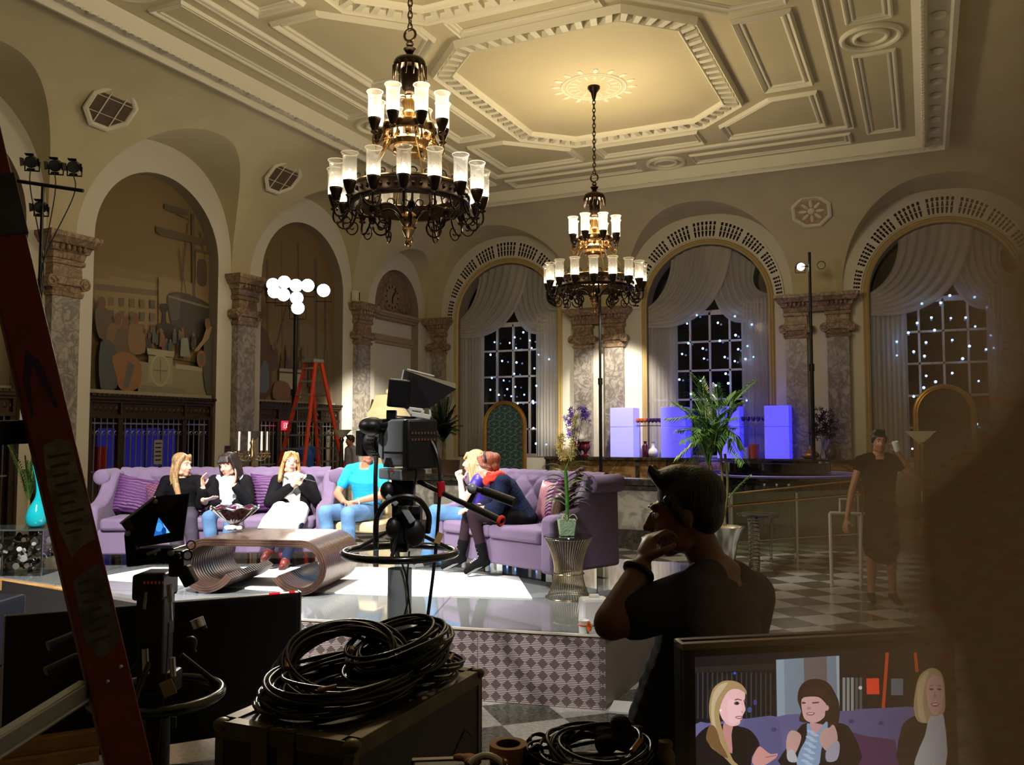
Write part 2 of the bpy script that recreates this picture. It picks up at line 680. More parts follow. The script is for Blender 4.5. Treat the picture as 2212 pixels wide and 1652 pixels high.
# ------------------------------------------------------------------ ceiling mouldings
def offset_poly(P, d):                       # inward for a counter-clockwise convex polygon
    k = len(P)
    L = []
    for i in range(k):
        a, c = V((*P[i], 0)), V((*P[(i + 1) % k], 0))
        t = (c - a).normalized()
        nn = V((-t.y, t.x, 0))
        L.append((a + nn * d, t))
    out = []
    for i in range(k):
        (p, t), (q, s_) = L[i - 1], L[i]
        cr = t.x * s_.y - t.y * s_.x
        k_ = ((q - p).x * s_.y - (q - p).y * s_.x) / cr
        r = p + t * k_
        out.append((r.x, r.y))
    return out


def ridge(mb, P, prof):                      # sweep a profile of (inward offset, drop below the ceiling) round a polygon
    k = len(P)
    rings = [[(*p, ZC - dz) for p in offset_poly(P, d)] for d, dz in prof]
    vs = [p for r_ in rings for p in r_]
    fs = []
    for j in range(len(rings) - 1):
        fs += [(j * k + i, j * k + (i + 1) % k, (j + 1) * k + (i + 1) % k, (j + 1) * k + i) for i in range(k)]
    mb.add(vs, fs)


def bump_prof(d0, w, h):
    return [(d0, 0), (d0 + .02, h * .7), (d0 + w * .35, h), (d0 + w * .65, h * .8), (d0 + w - .02, h * .25), (d0 + w, 0)]


def panel(mb, P, w=.2, h=.075):
    ridge(mb, P, bump_prof(0, w * .5, h))
    ridge(mb, P, bump_prof(w * .62, w * .38, h * .55))


def rect(x0, y0, x1, y1):
    return [(x0, y0), (x1, y0), (x1, y1), (x0, y1)]


CX = -5.65
tm = MB()
for byc in (2.3, 8.95, 15.6):
    o8 = [(CX + 1.5, byc - 2.9), (CX + 2.5, byc - 1.95), (CX + 2.5, byc + 1.95), (CX + 1.5, byc + 2.9), (CX - 1.5, byc + 2.9), (CX - 2.5, byc + 1.95), (CX - 2.5, byc - 1.95), (CX - 1.5, byc - 2.9)]
    ridge(tm, o8, bump_prof(0, .09, .13))
    ridge(tm, o8, bump_prof(.33, .09, .1))
    a8, c8 = offset_poly(o8, .1), offset_poly(o8, .33)
    for i in range(8):                       # dentil blocks between the two rings
        p0, p1, q0, q1 = V(a8[i]), V(a8[(i + 1) % 8]), V(c8[i]), V(c8[(i + 1) % 8])
        k = max(3, round((p1 - p0).length / .27))
        for j in range(k):
            f0, f1 = (j + .08) / k, (j + .52) / k
            pts = [p0.lerp(p1, f0), p0.lerp(p1, f1), q0.lerp(q1, f1), q0.lerp(q1, f0)]
            tm.prism([(p.x, p.y) for p in pts], ZC - .1, ZC + .01)
    for sx in (-1, 1):
        panel(tm, rect(*sorted((CX + sx * 2.93, CX + sx * 3.9))[:1], byc - 1.62, max(CX + sx * 2.93, CX + sx * 3.9), byc + 1.62))
for byc in (5.62, 12.27):                    # between two bays: hexagons at the sides, a strip in the middle
    for sx in (-1, 1):
        P = [(CX + sx * 3.9, byc - 1.45), (CX + sx * 2.95, byc - 1.45), (CX + sx * 1.72, byc - .25), (CX + sx * 1.72, byc + .25), (CX + sx * 2.95, byc + 1.45), (CX + sx * 3.9, byc + 1.45)]
        panel(tm, P if sx < 0 else P[::-1])
    panel(tm, rect(CX - 1.3, byc - .3, CX + 1.3, byc + .3), .16)
for sx in (-1, 1):                           # far corners
    P = [(CX + sx * 1.72, 18.78), (CX + sx * 2.95, 17.62), (CX + sx * 3.9, 17.62), (CX + sx * 3.9, 19.68), (CX + sx * 1.72, 19.68)]
    panel(tm, P if sx > 0 else P[::-1])
panel(tm, rect(CX - 1.25, 18.85, CX + 1.25, 19.7), .16)
ridge(tm, rect(CX - 4.32, -.3, CX + 4.32, 20.05), bump_prof(0, .1, .06))
ridge(tm, rect(CX - 4.42, -.4, CX + 4.42, 20.15), bump_prof(0, .06, .04))
tag(tm.build('trim_1', M['trim'], None, 35), kind='structure')

tm = MB()                                    # long border panels with round bosses
for sx in (-1, 1):
    xs = sorted((CX + sx * 4.62, CX + sx * 5.35))
    for y0, y1 in ((16.25, 20.7), (9.65, 14.95), (3.0, 8.3)):
        panel(tm, rect(xs[0], y0, xs[1], y1), .16, .05)
    for yc in (15.6, 8.95):
        x0 = CX + sx * 4.98
        for R, w_ in ((.46, .05), (.26, .04)):
            tm.ring((x0, yc, ZC - .01), R, w_, 40, 8)
for x0, x1 in ((CX - 4.3, CX - .65), (CX + .65, CX + 4.3)):
    panel(tm, rect(x0, 20.45, x1, 21.15), .16, .05)
for R, w_ in ((.44, .05), (.26, .04)):
    tm.ring((CX, 20.8, ZC - .01), R, w_, 40, 8)
tag(tm.build('trim_2', M['trim'], None, 35), kind='structure')

tm = MB()                                    # cornice round the ceiling with its flower frieze
ridge(tm, rect(-12.0, 0, .62, 22.0), [(0, -.02), (-.02, .2), (.06, .22), (.1, .1), (.42, .07), (.44, .2), (.52, .24), (.6, .12), (.66, 0)])
for i in range(30):
    for xx in (-11.74, .36):
        tm.lathe([(0, -.07), (.09, -.05), (.11, 0), (.02, .02)], 10, (xx, .6 + i * .72, ZC - .1))
for i in range(17):
    tm.lathe([(0, -.07), (.09, -.05), (.11, 0), (.02, .02)], 10, (-11.4 + i * .72, 21.74, ZC - .1))
for i in range(150):                         # egg-and-dart beads on the inner edge
    for xx in (-11.5, .12):
        tm.ell((xx, .5 + i * .142, ZC - .23), (.045, .05, .03), 6, 4)
tag(tm.build('trim_3', M['trim'], None, 40), kind='structure')

tm = MB()                                    # plaster rosette above the far chandelier
for yc in CH_Y:
    for R, w_ in ((.62, .025), (.53, .018), (.3, .012)):
        tm.ring((CX, yc, ZC), R, w_, 64, 6)
    for k in range(16):
        a = 2 * pi * k / 16
        tm.ell((CX + .74 * cos(a), yc + .74 * sin(a), ZC), (.1, .055, .03), 8, 5, rz(a))
        tm.ell((CX + .42 * cos(a), yc + .42 * sin(a), ZC), (.1, .03, .014), 8, 5, rz(a))
tag(tm.build('trim_4', M['trim'], None, 40), kind='structure')


# ------------------------------------------------------------------ reveals of the arched openings
def reveal(mb, at, arch, v0, v1, r0=None, r1=None, zbot=None):
    c, r, a, bb, zb, zo = arch
    r0 = r if r0 is None else r0
    r1 = r0 if r1 is None else r1
    zb = zb if zbot is None else zbot
    L0 = [at(c - r0, v0, zb)] + [at(c - r0 * cos(pi * k / 32), v0, zo + r0 * sin(pi * k / 32)) for k in range(33)] + [at(c + r0, v0, zb)]
    L1 = [at(c - r1, v1, zb)] + [at(c - r1 * cos(pi * k / 32), v1, zo + r1 * sin(pi * k / 32)) for k in range(33)] + [at(c + r1, v1, zb)]
    k = len(L0)
    mb.add(L0 + L1, [(i, i + 1, k + i + 1, k + i) for i in range(k - 1)])


def disc(mb, at, arch, v, zb, r=None):
    c, r_, a, bb, _, zo = arch
    r = r or r_
    pts = [at(c - r, v, zb)] + [at(c - r * cos(pi * k / 32), v, zo + r * sin(pi * k / 32)) for k in range(33)] + [at(c + r, v, zb)]
    mb.add(pts, [tuple(range(len(pts)))])


rv = MB()
for q in MUR:
    reveal(rv, onL, q, 0, -.5)
reveal(rv, onL, NICHE, 0, -.3)
for q in WIN:
    reveal(rv, onB, q, 0, -.6)
    rv.add([onB(q[0] - q[1], 0, 1.15), onB(q[0] + q[1], 0, 1.15), onB(q[0] + q[1], -.6, 1.15), onB(q[0] - q[1], -.6, 1.15)], [(0, 1, 2, 3)])
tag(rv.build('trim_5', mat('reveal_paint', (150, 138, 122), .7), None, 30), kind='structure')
sh = MB()                                    # dark space behind murals and windows
sh.box(XL - 2.0, -3, 0, XL - 1.9, 26, 9)
sh.box(-16, YB + 1.2, 0, 4, YB + 1.3, 9)
tag(sh.build('wall_outer', M['void'], None, 0), kind='structure')


# ------------------------------------------------------------------ pilasters
def pilaster(i, at, u, hw, ent=None, marble_='marble'):
    t = thing('pillar_%d' % i, None, None, kind='structure')
    mb = MB()
    us = u if isinstance(u, (list, tuple)) else [u]
    for q in us:
        mb.add([at(x_, v_, z_) for z_ in (1.0, 4.52) for x_, v_ in ((q - hw, .0), (q - hw, .2), (q + hw, .2), (q + hw, .0))], [(0, 1, 5, 4), (1, 2, 6, 5), (2, 3, 7, 6)])
    mb.build('shaft', M[marble_], t, 0)
    mb = MB()
    for q in us:
        for z0, z1, e, v_ in ((0, .25, .16, .34), (.25, .9, .1, .28), (.9, 1.02, .14, .32)):
            mb.add([at(x_, w_, z_) for z_ in (z0, z1) for x_, w_ in ((q - hw - e, 0), (q - hw - e, v_), (q + hw + e, v_), (q + hw + e, 0))], [(0, 1, 5, 4), (1, 2, 6, 5), (2, 3, 7, 6), (4, 5, 6, 7)])
    mb.build('base', M[marble_], t, 0)
    mb = MB()
    lv = [(4.5, .03, .23), (4.58, .05, .25), (4.6, .0, .2), (4.7, .02, .22), (4.72, .07, .27), (4.86, .09, .28), (4.88, .02, .22), (5.1, .01, .21), (5.12, .05, .25), (5.2, .06, .26), (5.22, .02, .22)]
    lt = [(5.22, .04, .24), (5.34, .06, .27), (5.36, .1, .31), (5.46, .13, .34), (5.48, .19, .4), (5.58, .25, .46), (5.6, .27, .48), (5.69, .27, .48)]
    for q in us:
        for (z0, e0, v0), (z1, e1, v1) in zip(lv, lv[1:]):
            mb.add([at(x_, w_, z_) for z_, e, v_ in ((z0, e0, v0), (z1, e1, v1)) for x_, w_ in ((q - hw - e, 0), (q - hw - e, v_), (q + hw + e, v_), (q + hw + e, 0))], [(0, 1, 5, 4), (1, 2, 6, 5), (2, 3, 7, 6)])
    a_, c_ = us[0], us[-1]
    for (z0, e0, v0), (z1, e1, v1) in zip(lt, lt[1:]):
        mb.add([at(x_, w_, z_) for z_, e, v_ in ((z0, e0, v0), (z1, e1, v1)) for x_, w_ in ((a_ - hw - e, 0), (a_ - hw - e, v_), (c_ + hw + e, v_), (c_ + hw + e, 0))], [(0, 1, 5, 4), (1, 2, 6, 5), (2, 3, 7, 6), (4, 5, 6, 7)])
    mb.build('capital', M['tan_marble'], t, 30)
    for q in us:
        for sx in (-1, 1):
            mb = MB()
            pts = []
            for k in range(26):              # the scroll of the ionic volute
                a = k / 25 * 4.6 * pi / 2 * 1.2
                r_ = .12 * (1 - k / 32)
                pts.append(at(q + sx * (hw + .03 - r_ * cos(a) * 1.0 + .03), .27, 4.76 + r_ * sin(a)))
            mb.tube(pts, .028, 6)
            ce = V(at(q + sx * (hw + .06), .24, 4.76))
            mb.tube([V(at(q + sx * (hw + .06), .0, 4.76)), V(at(q + sx * (hw + .06), .27, 4.76))], .115, 14)
            mb.build('volute', M['tan_marble'], t, 40)
        mb = MB()
        for k in range(5):
            mb.ell(at(q - hw * .8 + hw * .4 * k, .36 if len(us) < 3 else .3, 5.42), (.05, .05, .06), 8, 6)
        mb.build('egg_moulding', M['tan_marble'], t, 60)
    return t


for i, u_ in enumerate((6.4, 11.28, 16.2, 21.1)):
    pilaster(i + 1, onL, u_, .3)
pilaster(5, onB, -14.5, .22)
pilaster(6, onB, (-9.4, -8.4), .28)
pilaster(7, onB, (-3.15, -2.07), .28)
# ================================================================== left wall: murals, bronze screens, clock, vents
MX = XL - .32


def mural(i, arch, label, pxfn):
    c, r, a, bb, zb, zo = arch
    fn = lambda u, z: (MX, u, z)
    P = Pic(fn, (.0015, 0, 0))
    base = [(c - r, 2.66)] + [(c - r * cos(pi * k / 32), zo + r * sin(pi * k / 32)) for k in range(33)] + [(c + r, 2.66)]
    P.poly(base, (122, 98, 62))
    pxfn(P, arch)
    P.c = [(min(1, q[0] * 1.05), min(1, q[1] * 1.15), min(1, q[2] * 1.25), 1) for q in P.c]
    o = P.build('mural', M['vcol'])
    tag(o, label, 'mural', 'arched harbour murals')
    return o


def on_mural(x, y):
    p = atX(x, y, MX)
    return (p.y, p.z)


def paint_harbour(P, arch):
    c, r, _, _, _, zo = arch
    q = lambda pts: [on_mural(*p) for p in pts]
    mx = lambda pts: [(c + r * 1.0 * u, z) for u, z in pts]
    sky = [(134, 110, 70), (140, 118, 78), (148, 128, 90)]
    P.poly(mx([(-.99, 5.4), (-.99, 4.9), (.99, 4.9), (.99, 5.4)]), (128, 104, 66))
    # long pale buildings along the quay
    P.poly(q([(204, 600), (234, 604), (236, 596), (340, 612), (345, 635), (345, 742), (204, 720)]), (140, 116, 78))
    P.poly(q([(204, 612), (345, 628), (345, 640), (204, 626)]), (112, 90, 62))
    for k in range(6):
        x0 = 212 + k * 22
        for yy in (640, 668, 694):
            P.poly(q([(x0, yy + k * 1.5), (x0 + 11, yy + 1 + k * 1.5), (x0 + 11, yy + 19 + k * 1.5), (x0, yy + 18 + k * 1.5)]), (112, 92, 64) if (k + yy) % 3 else (96, 86, 70))
    P.poly(q([(340, 600), (466, 620), (466, 790), (340, 770)]), (136, 112, 76))
    # a tower at the right edge and its dark window
    P.poly(q([(420, 540), (458, 548), (460, 640), (420, 634)]), (128, 104, 70))
    P.poly(q([(424, 566), (434, 560), (443, 568), (443, 615), (424, 612)]), (84, 66, 52), 3)
    # masts, yards and rigging
    for a, b_, w in (((414, 462), (416, 640), .09), ((384, 540), (400, 640), .03), ((404, 480), (388, 640), .03), ((430, 500), (440, 560), .03)):
        P.line(on_mural(*a), on_mural(*b_), w, (92, 74, 54))
    for a, b_, w in (((352, 446), (404, 460), .12), ((334, 496), (442, 524), .14), ((356, 452), (410, 476), .03), ((340, 506), (430, 528), .03), ((410, 538), (448, 548), .06)):
        P.line(on_mural(*a), on_mural(*b_), w, (90, 74, 54))
    # hull of a docked ship
    P.poly(q([(358, 640), (390, 632), (432, 648), (452, 668), (456, 745), (420, 752), (380, 748), (366, 700)]), (70, 62, 50), 3)
    P.poly(q([(358, 640), (386, 634), (384, 690), (368, 692)]), (86, 76, 60))
    P.line(on_mural(360, 640), on_mural(452, 666), .05, (120, 104, 76))
    # a stack and a boiler
    P.poly(q([(343, 656), (358, 656), (360, 668), (354, 676), (356, 700), (345, 700), (347, 676), (342, 668)]), (54, 42, 34))
    P.poly(q([(337, 700), (372, 704), (374, 738), (340, 736)]), (58, 46, 36), 3)
    # crowds of small figures on the quay
    R = random.Random(4)
    for k in range(40):
        x_, y_ = R.uniform(275, 405), R.uniform(716, 742)
        cl = R.choice([(92, 70, 52), (70, 60, 52), (120, 84, 56), (104, 92, 76), (80, 84, 88)])
        P.poly(q([(x_, y_), (x_ + 7, y_), (x_ + 8, y_ + 24), (x_ - 1, y_ + 24)]), cl)
        P.oval(*on_mural(x_ + 3.5, y_ - 4), .03, .045, (120, 88, 62))
    # stone pedestal with a round shield and a plinth
    P.poly(q([(285, 780), (322, 786), (466, 800), (466, 858), (285, 846)]), (134, 122, 92))
    P.poly(q([(304, 752), (364, 760), (362, 772), (306, 766)]), (156, 144, 112))
    P.poly(q([(308, 768), (360, 774), (360, 830), (306, 826)]), (146, 134, 102))
    P.oval(*on_mural(333, 800), .27, .36, (160, 148, 114))
    P.oval(*on_mural(333, 800), .23, .31, (144, 132, 100))
    P.line(on_mural(333, 776), on_mural(333, 822), .03, (112, 102, 78))
    P.line(on_mural(318, 800), on_mural(348, 802), .03, (112, 102, 78))
    P.poly(q([(366, 786), (424, 794), (424, 803), (366, 797)]), (158, 146, 114))
    P.poly(q([(292, 832), (388, 840), (388, 852), (292, 846)]), (124, 112, 86))
    # working men at the left and right
    figs = [((206, 655), (216, 730), (96, 78, 62), 14), ((240, 690), (242, 770), (120, 90, 60), 20), ((256, 700), (254, 782), (100, 78, 56), 18), ((278, 690), (282, 760), (128, 96, 64), 14)]
    for (hx, hy), (bx, by), cl, w in figs:
        P.poly(q([(hx - w, hy + 14), (hx + w, hy + 16), (bx + w + 3, by), (bx - w - 2, by)]), cl, 3)
        P.oval(*on_mural(hx, hy), .09, .13, (112, 80, 56))
    P.poly(q([(202, 740), (232, 746), (240, 800), (236, 838), (202, 838)]), (78, 78, 74), 3)
    P.poly(q([(228, 770), (262, 762), (290, 788), (284, 838), (246, 842), (236, 810)]), (136, 92, 56), 3)
    P.poly(q([(262, 780), (276, 790), (262, 838), (250, 838)]), (92, 84, 78))
    P.poly(q([(430, 712), (446, 706), (460, 740), (462, 800), (452, 852), (432, 850), (424, 790)]), (80, 74, 64), 3)
    P.poly(q([(432, 708), (444, 706), (436, 732), (412, 760), (404, 758), (422, 736)]), (142, 116, 78))
    P.oval(*on_mural(434, 700), .09, .13, (118, 84, 58))
    P.oval(*on_mural(420, 776), .14, .2, (132, 84, 60))
    P.oval(*on_mural(420, 776), .08, .12, (96, 84, 66))
    P.poly(q([(376, 732), (390, 730), (396, 772), (374, 770)]), (124, 122, 102))
    P.poly(mx([(-.98, 2.66), (.98, 2.66), (.98, 2.78), (-.98, 2.78)]), (150, 136, 108))


def paint_wharf(P, arch):
    c, r, _, _, _, zo = arch
    mx = lambda pts: [(c + r * u, z) for u, z in pts]
    P.poly(mx([(-.98, 2.7), (.98, 2.7), (.98, 4.6), (.3, 4.9), (-.98, 4.4)]), (126, 106, 80))
    for u, z0, z1, w in ((-.62, 3.4, 6.4, .08), (-.3, 4.0, 7.0, .03), (.55, 3.3, 6.8, .12), (.8, 3.2, 6.2, .08), (.1, 4.2, 7.1, .05)):
        P.line((c + r * u, z0), (c + r * (u - .06), z1), w, (96, 80, 64))
    P.line((c - r * .5, 3.9), (c - r * .2, 5.4), .05, (90, 76, 60))
    for k in range(7):
        P.poly(mx([(-.1 + k * .14, 3.1), (.0 + k * .14, 3.1), (.0 + k * .14, 4.2 - k % 3 * .2), (-.1 + k * .14, 4.3 - k % 3 * .2)]), (112 + k % 2 * 16, 96 + k % 2 * 14, 76))
    R = random.Random(9)
    for k in range(24):
        u, z = R.uniform(-.95, .5), R.uniform(3.6, 4.15)
        P.poly([(c + r * u - .09, z - .5), (c + r * u + .1, z - .5), (c + r * u + .07, z), (c + r * u - .07, z)], R.choice([(98, 72, 56), (82, 74, 70), (120, 92, 66), (94, 98, 104)]))
        P.oval(c + r * u, z + .09, .06, .09, (120, 90, 68))
    P.poly(mx([(-.95, 2.9), (-.62, 2.9), (-.6, 3.9), (-.72, 4.5), (-.92, 4.5)]), (92, 66, 56), 3)
    P.poly(mx([(-.9, 3.0), (-.66, 3.0), (-.68, 3.66), (-.8, 3.7)]), (96, 102, 112), 3)
    P.poly(mx([(-.42, 2.86), (.1, 2.86), (.1, 3.62), (-.42, 3.6)]), (168, 158, 136))
    P.line((c - r * .42, 3.5), (c + r * .1, 3.52), .04, (70, 62, 52))
    P.poly(mx([(-.55, 2.8), (-.15, 2.8), (-.2, 3.2), (-.5, 3.25)]), (128, 92, 72), 3)
    P.oval(c + r * .5, 3.2, .3, .35, (110, 96, 82))
    P.poly(mx([(-.98, 2.66), (.98, 2.66), (.98, 2.76), (-.98, 2.76)]), (150, 136, 108))


mural(0, MUR[1], 'arched mural nearest the camera, mostly hidden behind the red ladder rail', paint_wharf)
mural(1, MUR[2], 'tall arched harbour mural with ship masts, men and a round stone shield', paint_harbour)
mural(2, MUR[3], 'arched mural of a wharf crowd behind the orange ladder', paint_wharf)

M['blueglow'] = emat('blue_lit_glass', (62, 58, 180), .22, False)
M['silverbar'] = mat('silver_bars', (170, 164, 150), .3, .9)
M['paper'] = mat('paper_notice', (150, 146, 150), .7)


def screen_wall(arch, label, blue, extra=None):
    c, r, *_ = arch
    t = thing('bronze_screen', label, 'screen', (XL - .12, c, 0), 0, 'bronze teller screens under the murals')
    a = r - .01
    mb = MB()
    for z0, z1, x_ in ((2.2, 2.28, .06), (2.28, 2.52, .0), (2.52, 2.58, .06), (2.58, 2.64, .12), (2.64, 2.7, .16)):
        mb.box(-.1, -a, z0, x_, a, z1)
    for k in range(28):
        mb.box(.1, -a + k * .121, 2.655, .18, -a + k * .121 + .07, 2.695)
    for k in range(26):
        mb.ell((.0, -a + .1 + k * .128, 2.4), (.02, .05, .06), 8, 5)
    mb.build('entablature', M['bronze'], t)
    ps = (-a + .06, -.88, .85, a - .06)
    for y_ in ps:
        mb = MB()
        mb.box(-.06, y_ - .06, 0, .05, y_ + .06, 2.2)
        mb.box(-.02, y_ - .03, 2.24, .07, y_ + .03, 2.54)
        mb.build('post', M['bronze'], t, 0, .01)
    for y0, y1 in zip(ps, ps[1:]):
        mb = MB()
        k = max(2, int((y1 - y0) / .14))
        for i in range(1, k):
            y_ = y0 + (y1 - y0) * i / k
            mb.tube([(0, y_, .05), (0, y_, 2.2)], .014, 6)
        for z_ in (.1, 1.1, 2.08):
            mb.box(-.012, y0, z_, .012, y1, z_ + .03)
        for i in range(k):
            y_ = y0 + (y1 - y0) * (i + .5) / k
            mb.ring((0, y_, 1.9), .04, .008, 12, 4, (1, 0, 0))
        mb.build('bar_panel', M['silverbar'], t, 50)
    mb = MB()
    mb.box(-.9, -a, 0, -.86, a, 2.3)
    mb.build('back_panel', mat('dim_back_panel', (66, 62, 56), .6, var=.3, vscale=2), t, 0)
    for y0, y1, z0, z1 in blue:
        mb = MB()
        mb.box(-.84, y0, z0, -.82, y1, z1)
        mb.build('lit_pane', M['blueglow'], t, 0)
    if extra:
        extra(t)
    return t


def sign_on_grille(t):
    mb = MB()
    mb.box(.03, .0, 1.22, .045, .22, 1.75)
    o = mb.build('notice_sheet', M['paper'], t, 0)
    mb = MB()
    for k in range(5):
        mb.box(.046, .03, 1.3 + k * .09, .048, .19, 1.33 + k * .09)
    mb.build('printed_lines', M['black'], o, 0)
    mb = MB()
    mb.box(-.3, -1.22, 1.05, -.2, -.98, 1.62)
    mb.cap((-.25, -1.1, .7), .05, (-.25, -1.1, .9), .05)
    mb.build('red_alarm_box', mat('red_enamel', (150, 22, 28), .4), t, 30)


screen_wall(MUR[1], 'bronze barred screen behind the red ladder rail at the left edge', [(-.7, .5, 1.3, 2.0)])
screen_wall(MUR[2], 'bronze barred screen with blue panes under the harbour mural', [(-.72, -.2, .85, 2.0), (.0, .5, 1.0, 2.0), (.56, .95, .8, 2.02), (1.05, 1.4, .9, 2.0)], sign_on_grille)
screen_wall(MUR[3], 'bronze barred screen behind the orange step ladder', [])

# exit sign over the door in the far screen
t = thing('exit_sign', 'small red lit exit sign between the bronze bars and the orange ladder', 'sign', tuple(atX(619, 919, XL + .12)), 0)
mb = MB()
mb.box(-.03, -.17, -.12, .02, .17, .12)
mb.build('sign_body', emat('red_sign_glow', (240, 60, 90), .9), t, 0)
mb = MB()
E_ = [(-.13, 'E'), (-.06, 'X'), (.01, 'I'), (.05, 'T')]
for y_, ch in E_:
    if ch == 'E':
        mb.box(.021, y_, -.07, .026, y_ + .012, .07)
        for z_ in (-.07, -.006, .058):
            mb.box(.021, y_, z_, .026, y_ + .05, z_ + .012)
    elif ch == 'X':
        mb.bar((.023, y_, -.07), (.023, y_ + .05, .07), .012, .005, (1, 0, 0)); mb.bar((.023, y_ + .05, -.07), (.023, y_, .07), .012, .005, (1, 0, 0))
    elif ch == 'I':
        mb.box(.021, y_ + .015, -.07, .026, y_ + .027, .07)
    else:
        mb.box(.021, y_ + .02, -.07, .026, y_ + .032, .07); mb.box(.021, y_, .058, .026, y_ + .055, .07)
mb.build('exit_lettering', emat('sign_letters', (255, 214, 220), 1.4), t, 0)

# clock niche
t = thing('wall_clock', 'carved stone clock relief in the small arched niche', 'clock', (XL - .26, 23.15, 5.82))
st = mat('carved_stone', (140, 118, 100), .8, var=.22, vscale=7, bump=.5, bscale=14)
mb = MB()
pts = [(-1.25, -.22)] + [(-1.25 * cos(pi * k / 30), 1.25 * sin(pi * k / 30)) for k in range(31)] + [(1.25, -.22)]
mb.prism(pts, -.04, .02, 'x')
mb.build('tympanum', st, t, 0)
mb = MB()
mb.ring((.03, 0, .4), .45, .05, 40, 8, (1, 0, 0))
mb.ring((.03, 0, .4), .3, .025, 36, 6, (1, 0, 0))
for s_ in (-1, 1):
    for k in range(6):
        mb.ell((.03, s_ * (.5 + k * .09), .1 + .05 * cos(k * 2)), (.06, .09, .12 - k * .01), 8, 6)
mb.ell((.03, 0, .95), (.06, .16, .14), 10, 6)
mb.build('carving', st, t)
mb = MB()
mb.tube([(.0, 0, .4), (.05, 0, .4)], .42, 40)
mb.build('clock_face', mat('clock_face_stone', (152, 132, 114), .8), t, 20)
mb = MB()
for k in range(12):
    a = 2 * pi * k / 12
    mb.cbox((.056, .34 * sin(a), .4 + .34 * cos(a)), (.01, .04, .08), Matrix.Rotation(-a, 3, 'X'))
mb.build('hour_marks', M['dark_bronze'], t, 0)
for nm, a, l_ in (('hour_hand', pi * .98, .2), ('minute_hand', .7, .32)):
    mb = MB()
    mb.bar((.07, 0, .4), (.07, l_ * sin(a), .4 + l_ * cos(a)), .04, .012, (1, 0, 0))
    mb.build(nm, M['black'], t, 0)
mb = MB()
for z0, z1, x_ in ((-.36, -.28, .2), (-.28, -.22, .3), (-.22, -.14, .36), (-1.12, -1.02, .06), (-1.02, -.84, .1)):
    mb.box(-.04, -1.26, z0, x_, 1.26, z1)
mb.build('cornice_band', mat('stone_moulding', (168, 148, 122), .7, var=.1), t, 0)
mb = MB()
mb.box(-.04, -1.25, -5.8, -.02, 1.25, -1.1)
mb.box(-.04, -1.25, -.84, .0, 1.25, -.36)
mb.build('niche_wall', M['white_wall'], t, 0)

# small white speaker on the wall
mb = MB()
mb.box(0, -.11, -.16, .14, .11, .16)
t = thing('wall_speaker', 'small white box speaker on the wall between mural and clock', 'speaker', tuple(atX(764, 640, XL + .06)))
mb.build('speaker_box', M['trim'], t, 0, .02)
mb = MB(); mb.box(.141, .06, -.12, .15, .1, .12)
mb.build('speaker_slot', M['black'], t, 0)


# octagonal vents in the coved wall
def vent(px, label, at_plane, normal_th, side, grille):
    th = normal_th
    if side == 'L':
        p = V(at_plane); nrm = V((cos(th), 0, -sin(th))); ax = V((0, 1, 0))
    else:
        p = V(at_plane); nrm = V((0, -cos(th), -sin(th))); ax = V((1, 0, 0))
    up = nrm.cross(ax)
    if up.z < 0:
        up = -up
    t = thing('air_vent', label, 'vent', (0, 0, 0), 0, 'octagonal vents in the cove')
    t.matrix_world = Matrix.Translation(p + nrm * .03) @ Matrix((ax, up, ax.cross(up))).transposed().to_4x4()
    s_ = 1 if ax.cross(up).dot(nrm) > 0 else -1
    oc = [(cos(pi / 8 + k * pi / 4), sin(pi / 8 + k * pi / 4)) for k in range(8)]
    mb = MB()
    k8 = 8
    rings = [(.54, 0), (.54, .04), (.48, .06), (.44, .04), (.42, .0)]
    vs = [(x_ * r_, y_ * r_ * .95, s_ * z_) for r_, z_ in rings for x_, y_ in oc]
    fs = [(j * 8 + i, j * 8 + (i + 1) % 8, j * 8 + 8 + (i + 1) % 8, j * 8 + 8 + i) for j in range(4) for i in range(8)]
    mb.add(vs, fs)
    mb.build('frame', M['trim'], t, 30)
    mb = MB()
    mb.add([(x_ * .44, y_ * .418, s_ * .02) for x_, y_ in oc], [tuple(range(8))])
    if grille:
        mb.build('mesh_screen', mat('vent_mesh', (92, 76, 62), .8, var=.2, vscale=30), t, 0)
        mb = MB()
        for q in (-.17, .17):
            mb.bar((q, -.38, s_ * .03), (q, .38, s_ * .03), .02, .016, (0, 0, 1))
            mb.bar((-.38, q, s_ * .026), (.38, q, s_ * .026), .01, .01, (0, 0, 1))
        mb.build('grille_bars', M['trim'], t, 0)
    else:
        mb.build('panel', mat('ornate_panel', (186, 160, 120), .8, var=.15, vscale=8, bump=.8, bscale=12), t, 0)
        mb = MB()
        for k in range(8):
            a = k * pi / 4
            mb.ell((.22 * cos(a), .22 * sin(a), s_ * .02), (.12, .05, .03), 8, 5, rz(a))
        mb.ell((0, 0, s_ * .02), (.1, .1, .05))
        mb.build('carved_leaves', M['trim'], t)


def cove_point(side, u, th):
    at = onL if side == 'L' else onB
    return at(u, INS * (1 - cos(th)), ZS + HC * sin(th))


TH = rad(54)
vent(0, 'octagonal vent high above the tall harbour mural', cove_point('L', 11.28, TH), rad(46), 'L', True)
vent(0, 'octagonal vent beside the near chandelier, above the second pillar', cove_point('L', 16.16, TH), rad(46), 'L', True)
vent(0, 'octagonal carved panel above the right window pillars, without bars', cove_point('B', -2.6, rad(47)), rad(42), 'B', False)

# ================================================================== back wall: windows, curtains, string lights
M['winframe'] = mat('window_frame_paint', (206, 200, 190), .5)
m, nt, b, out = node_mat('night_window_glass')
b.inputs['Base Color'].default_value = (.004, .004, .006, 1); b.inputs['Roughness'].default_value = .06
M['nightglass'] = m
M['grille'] = mat('pierced_grille_plaster', (226, 220, 208), .6)

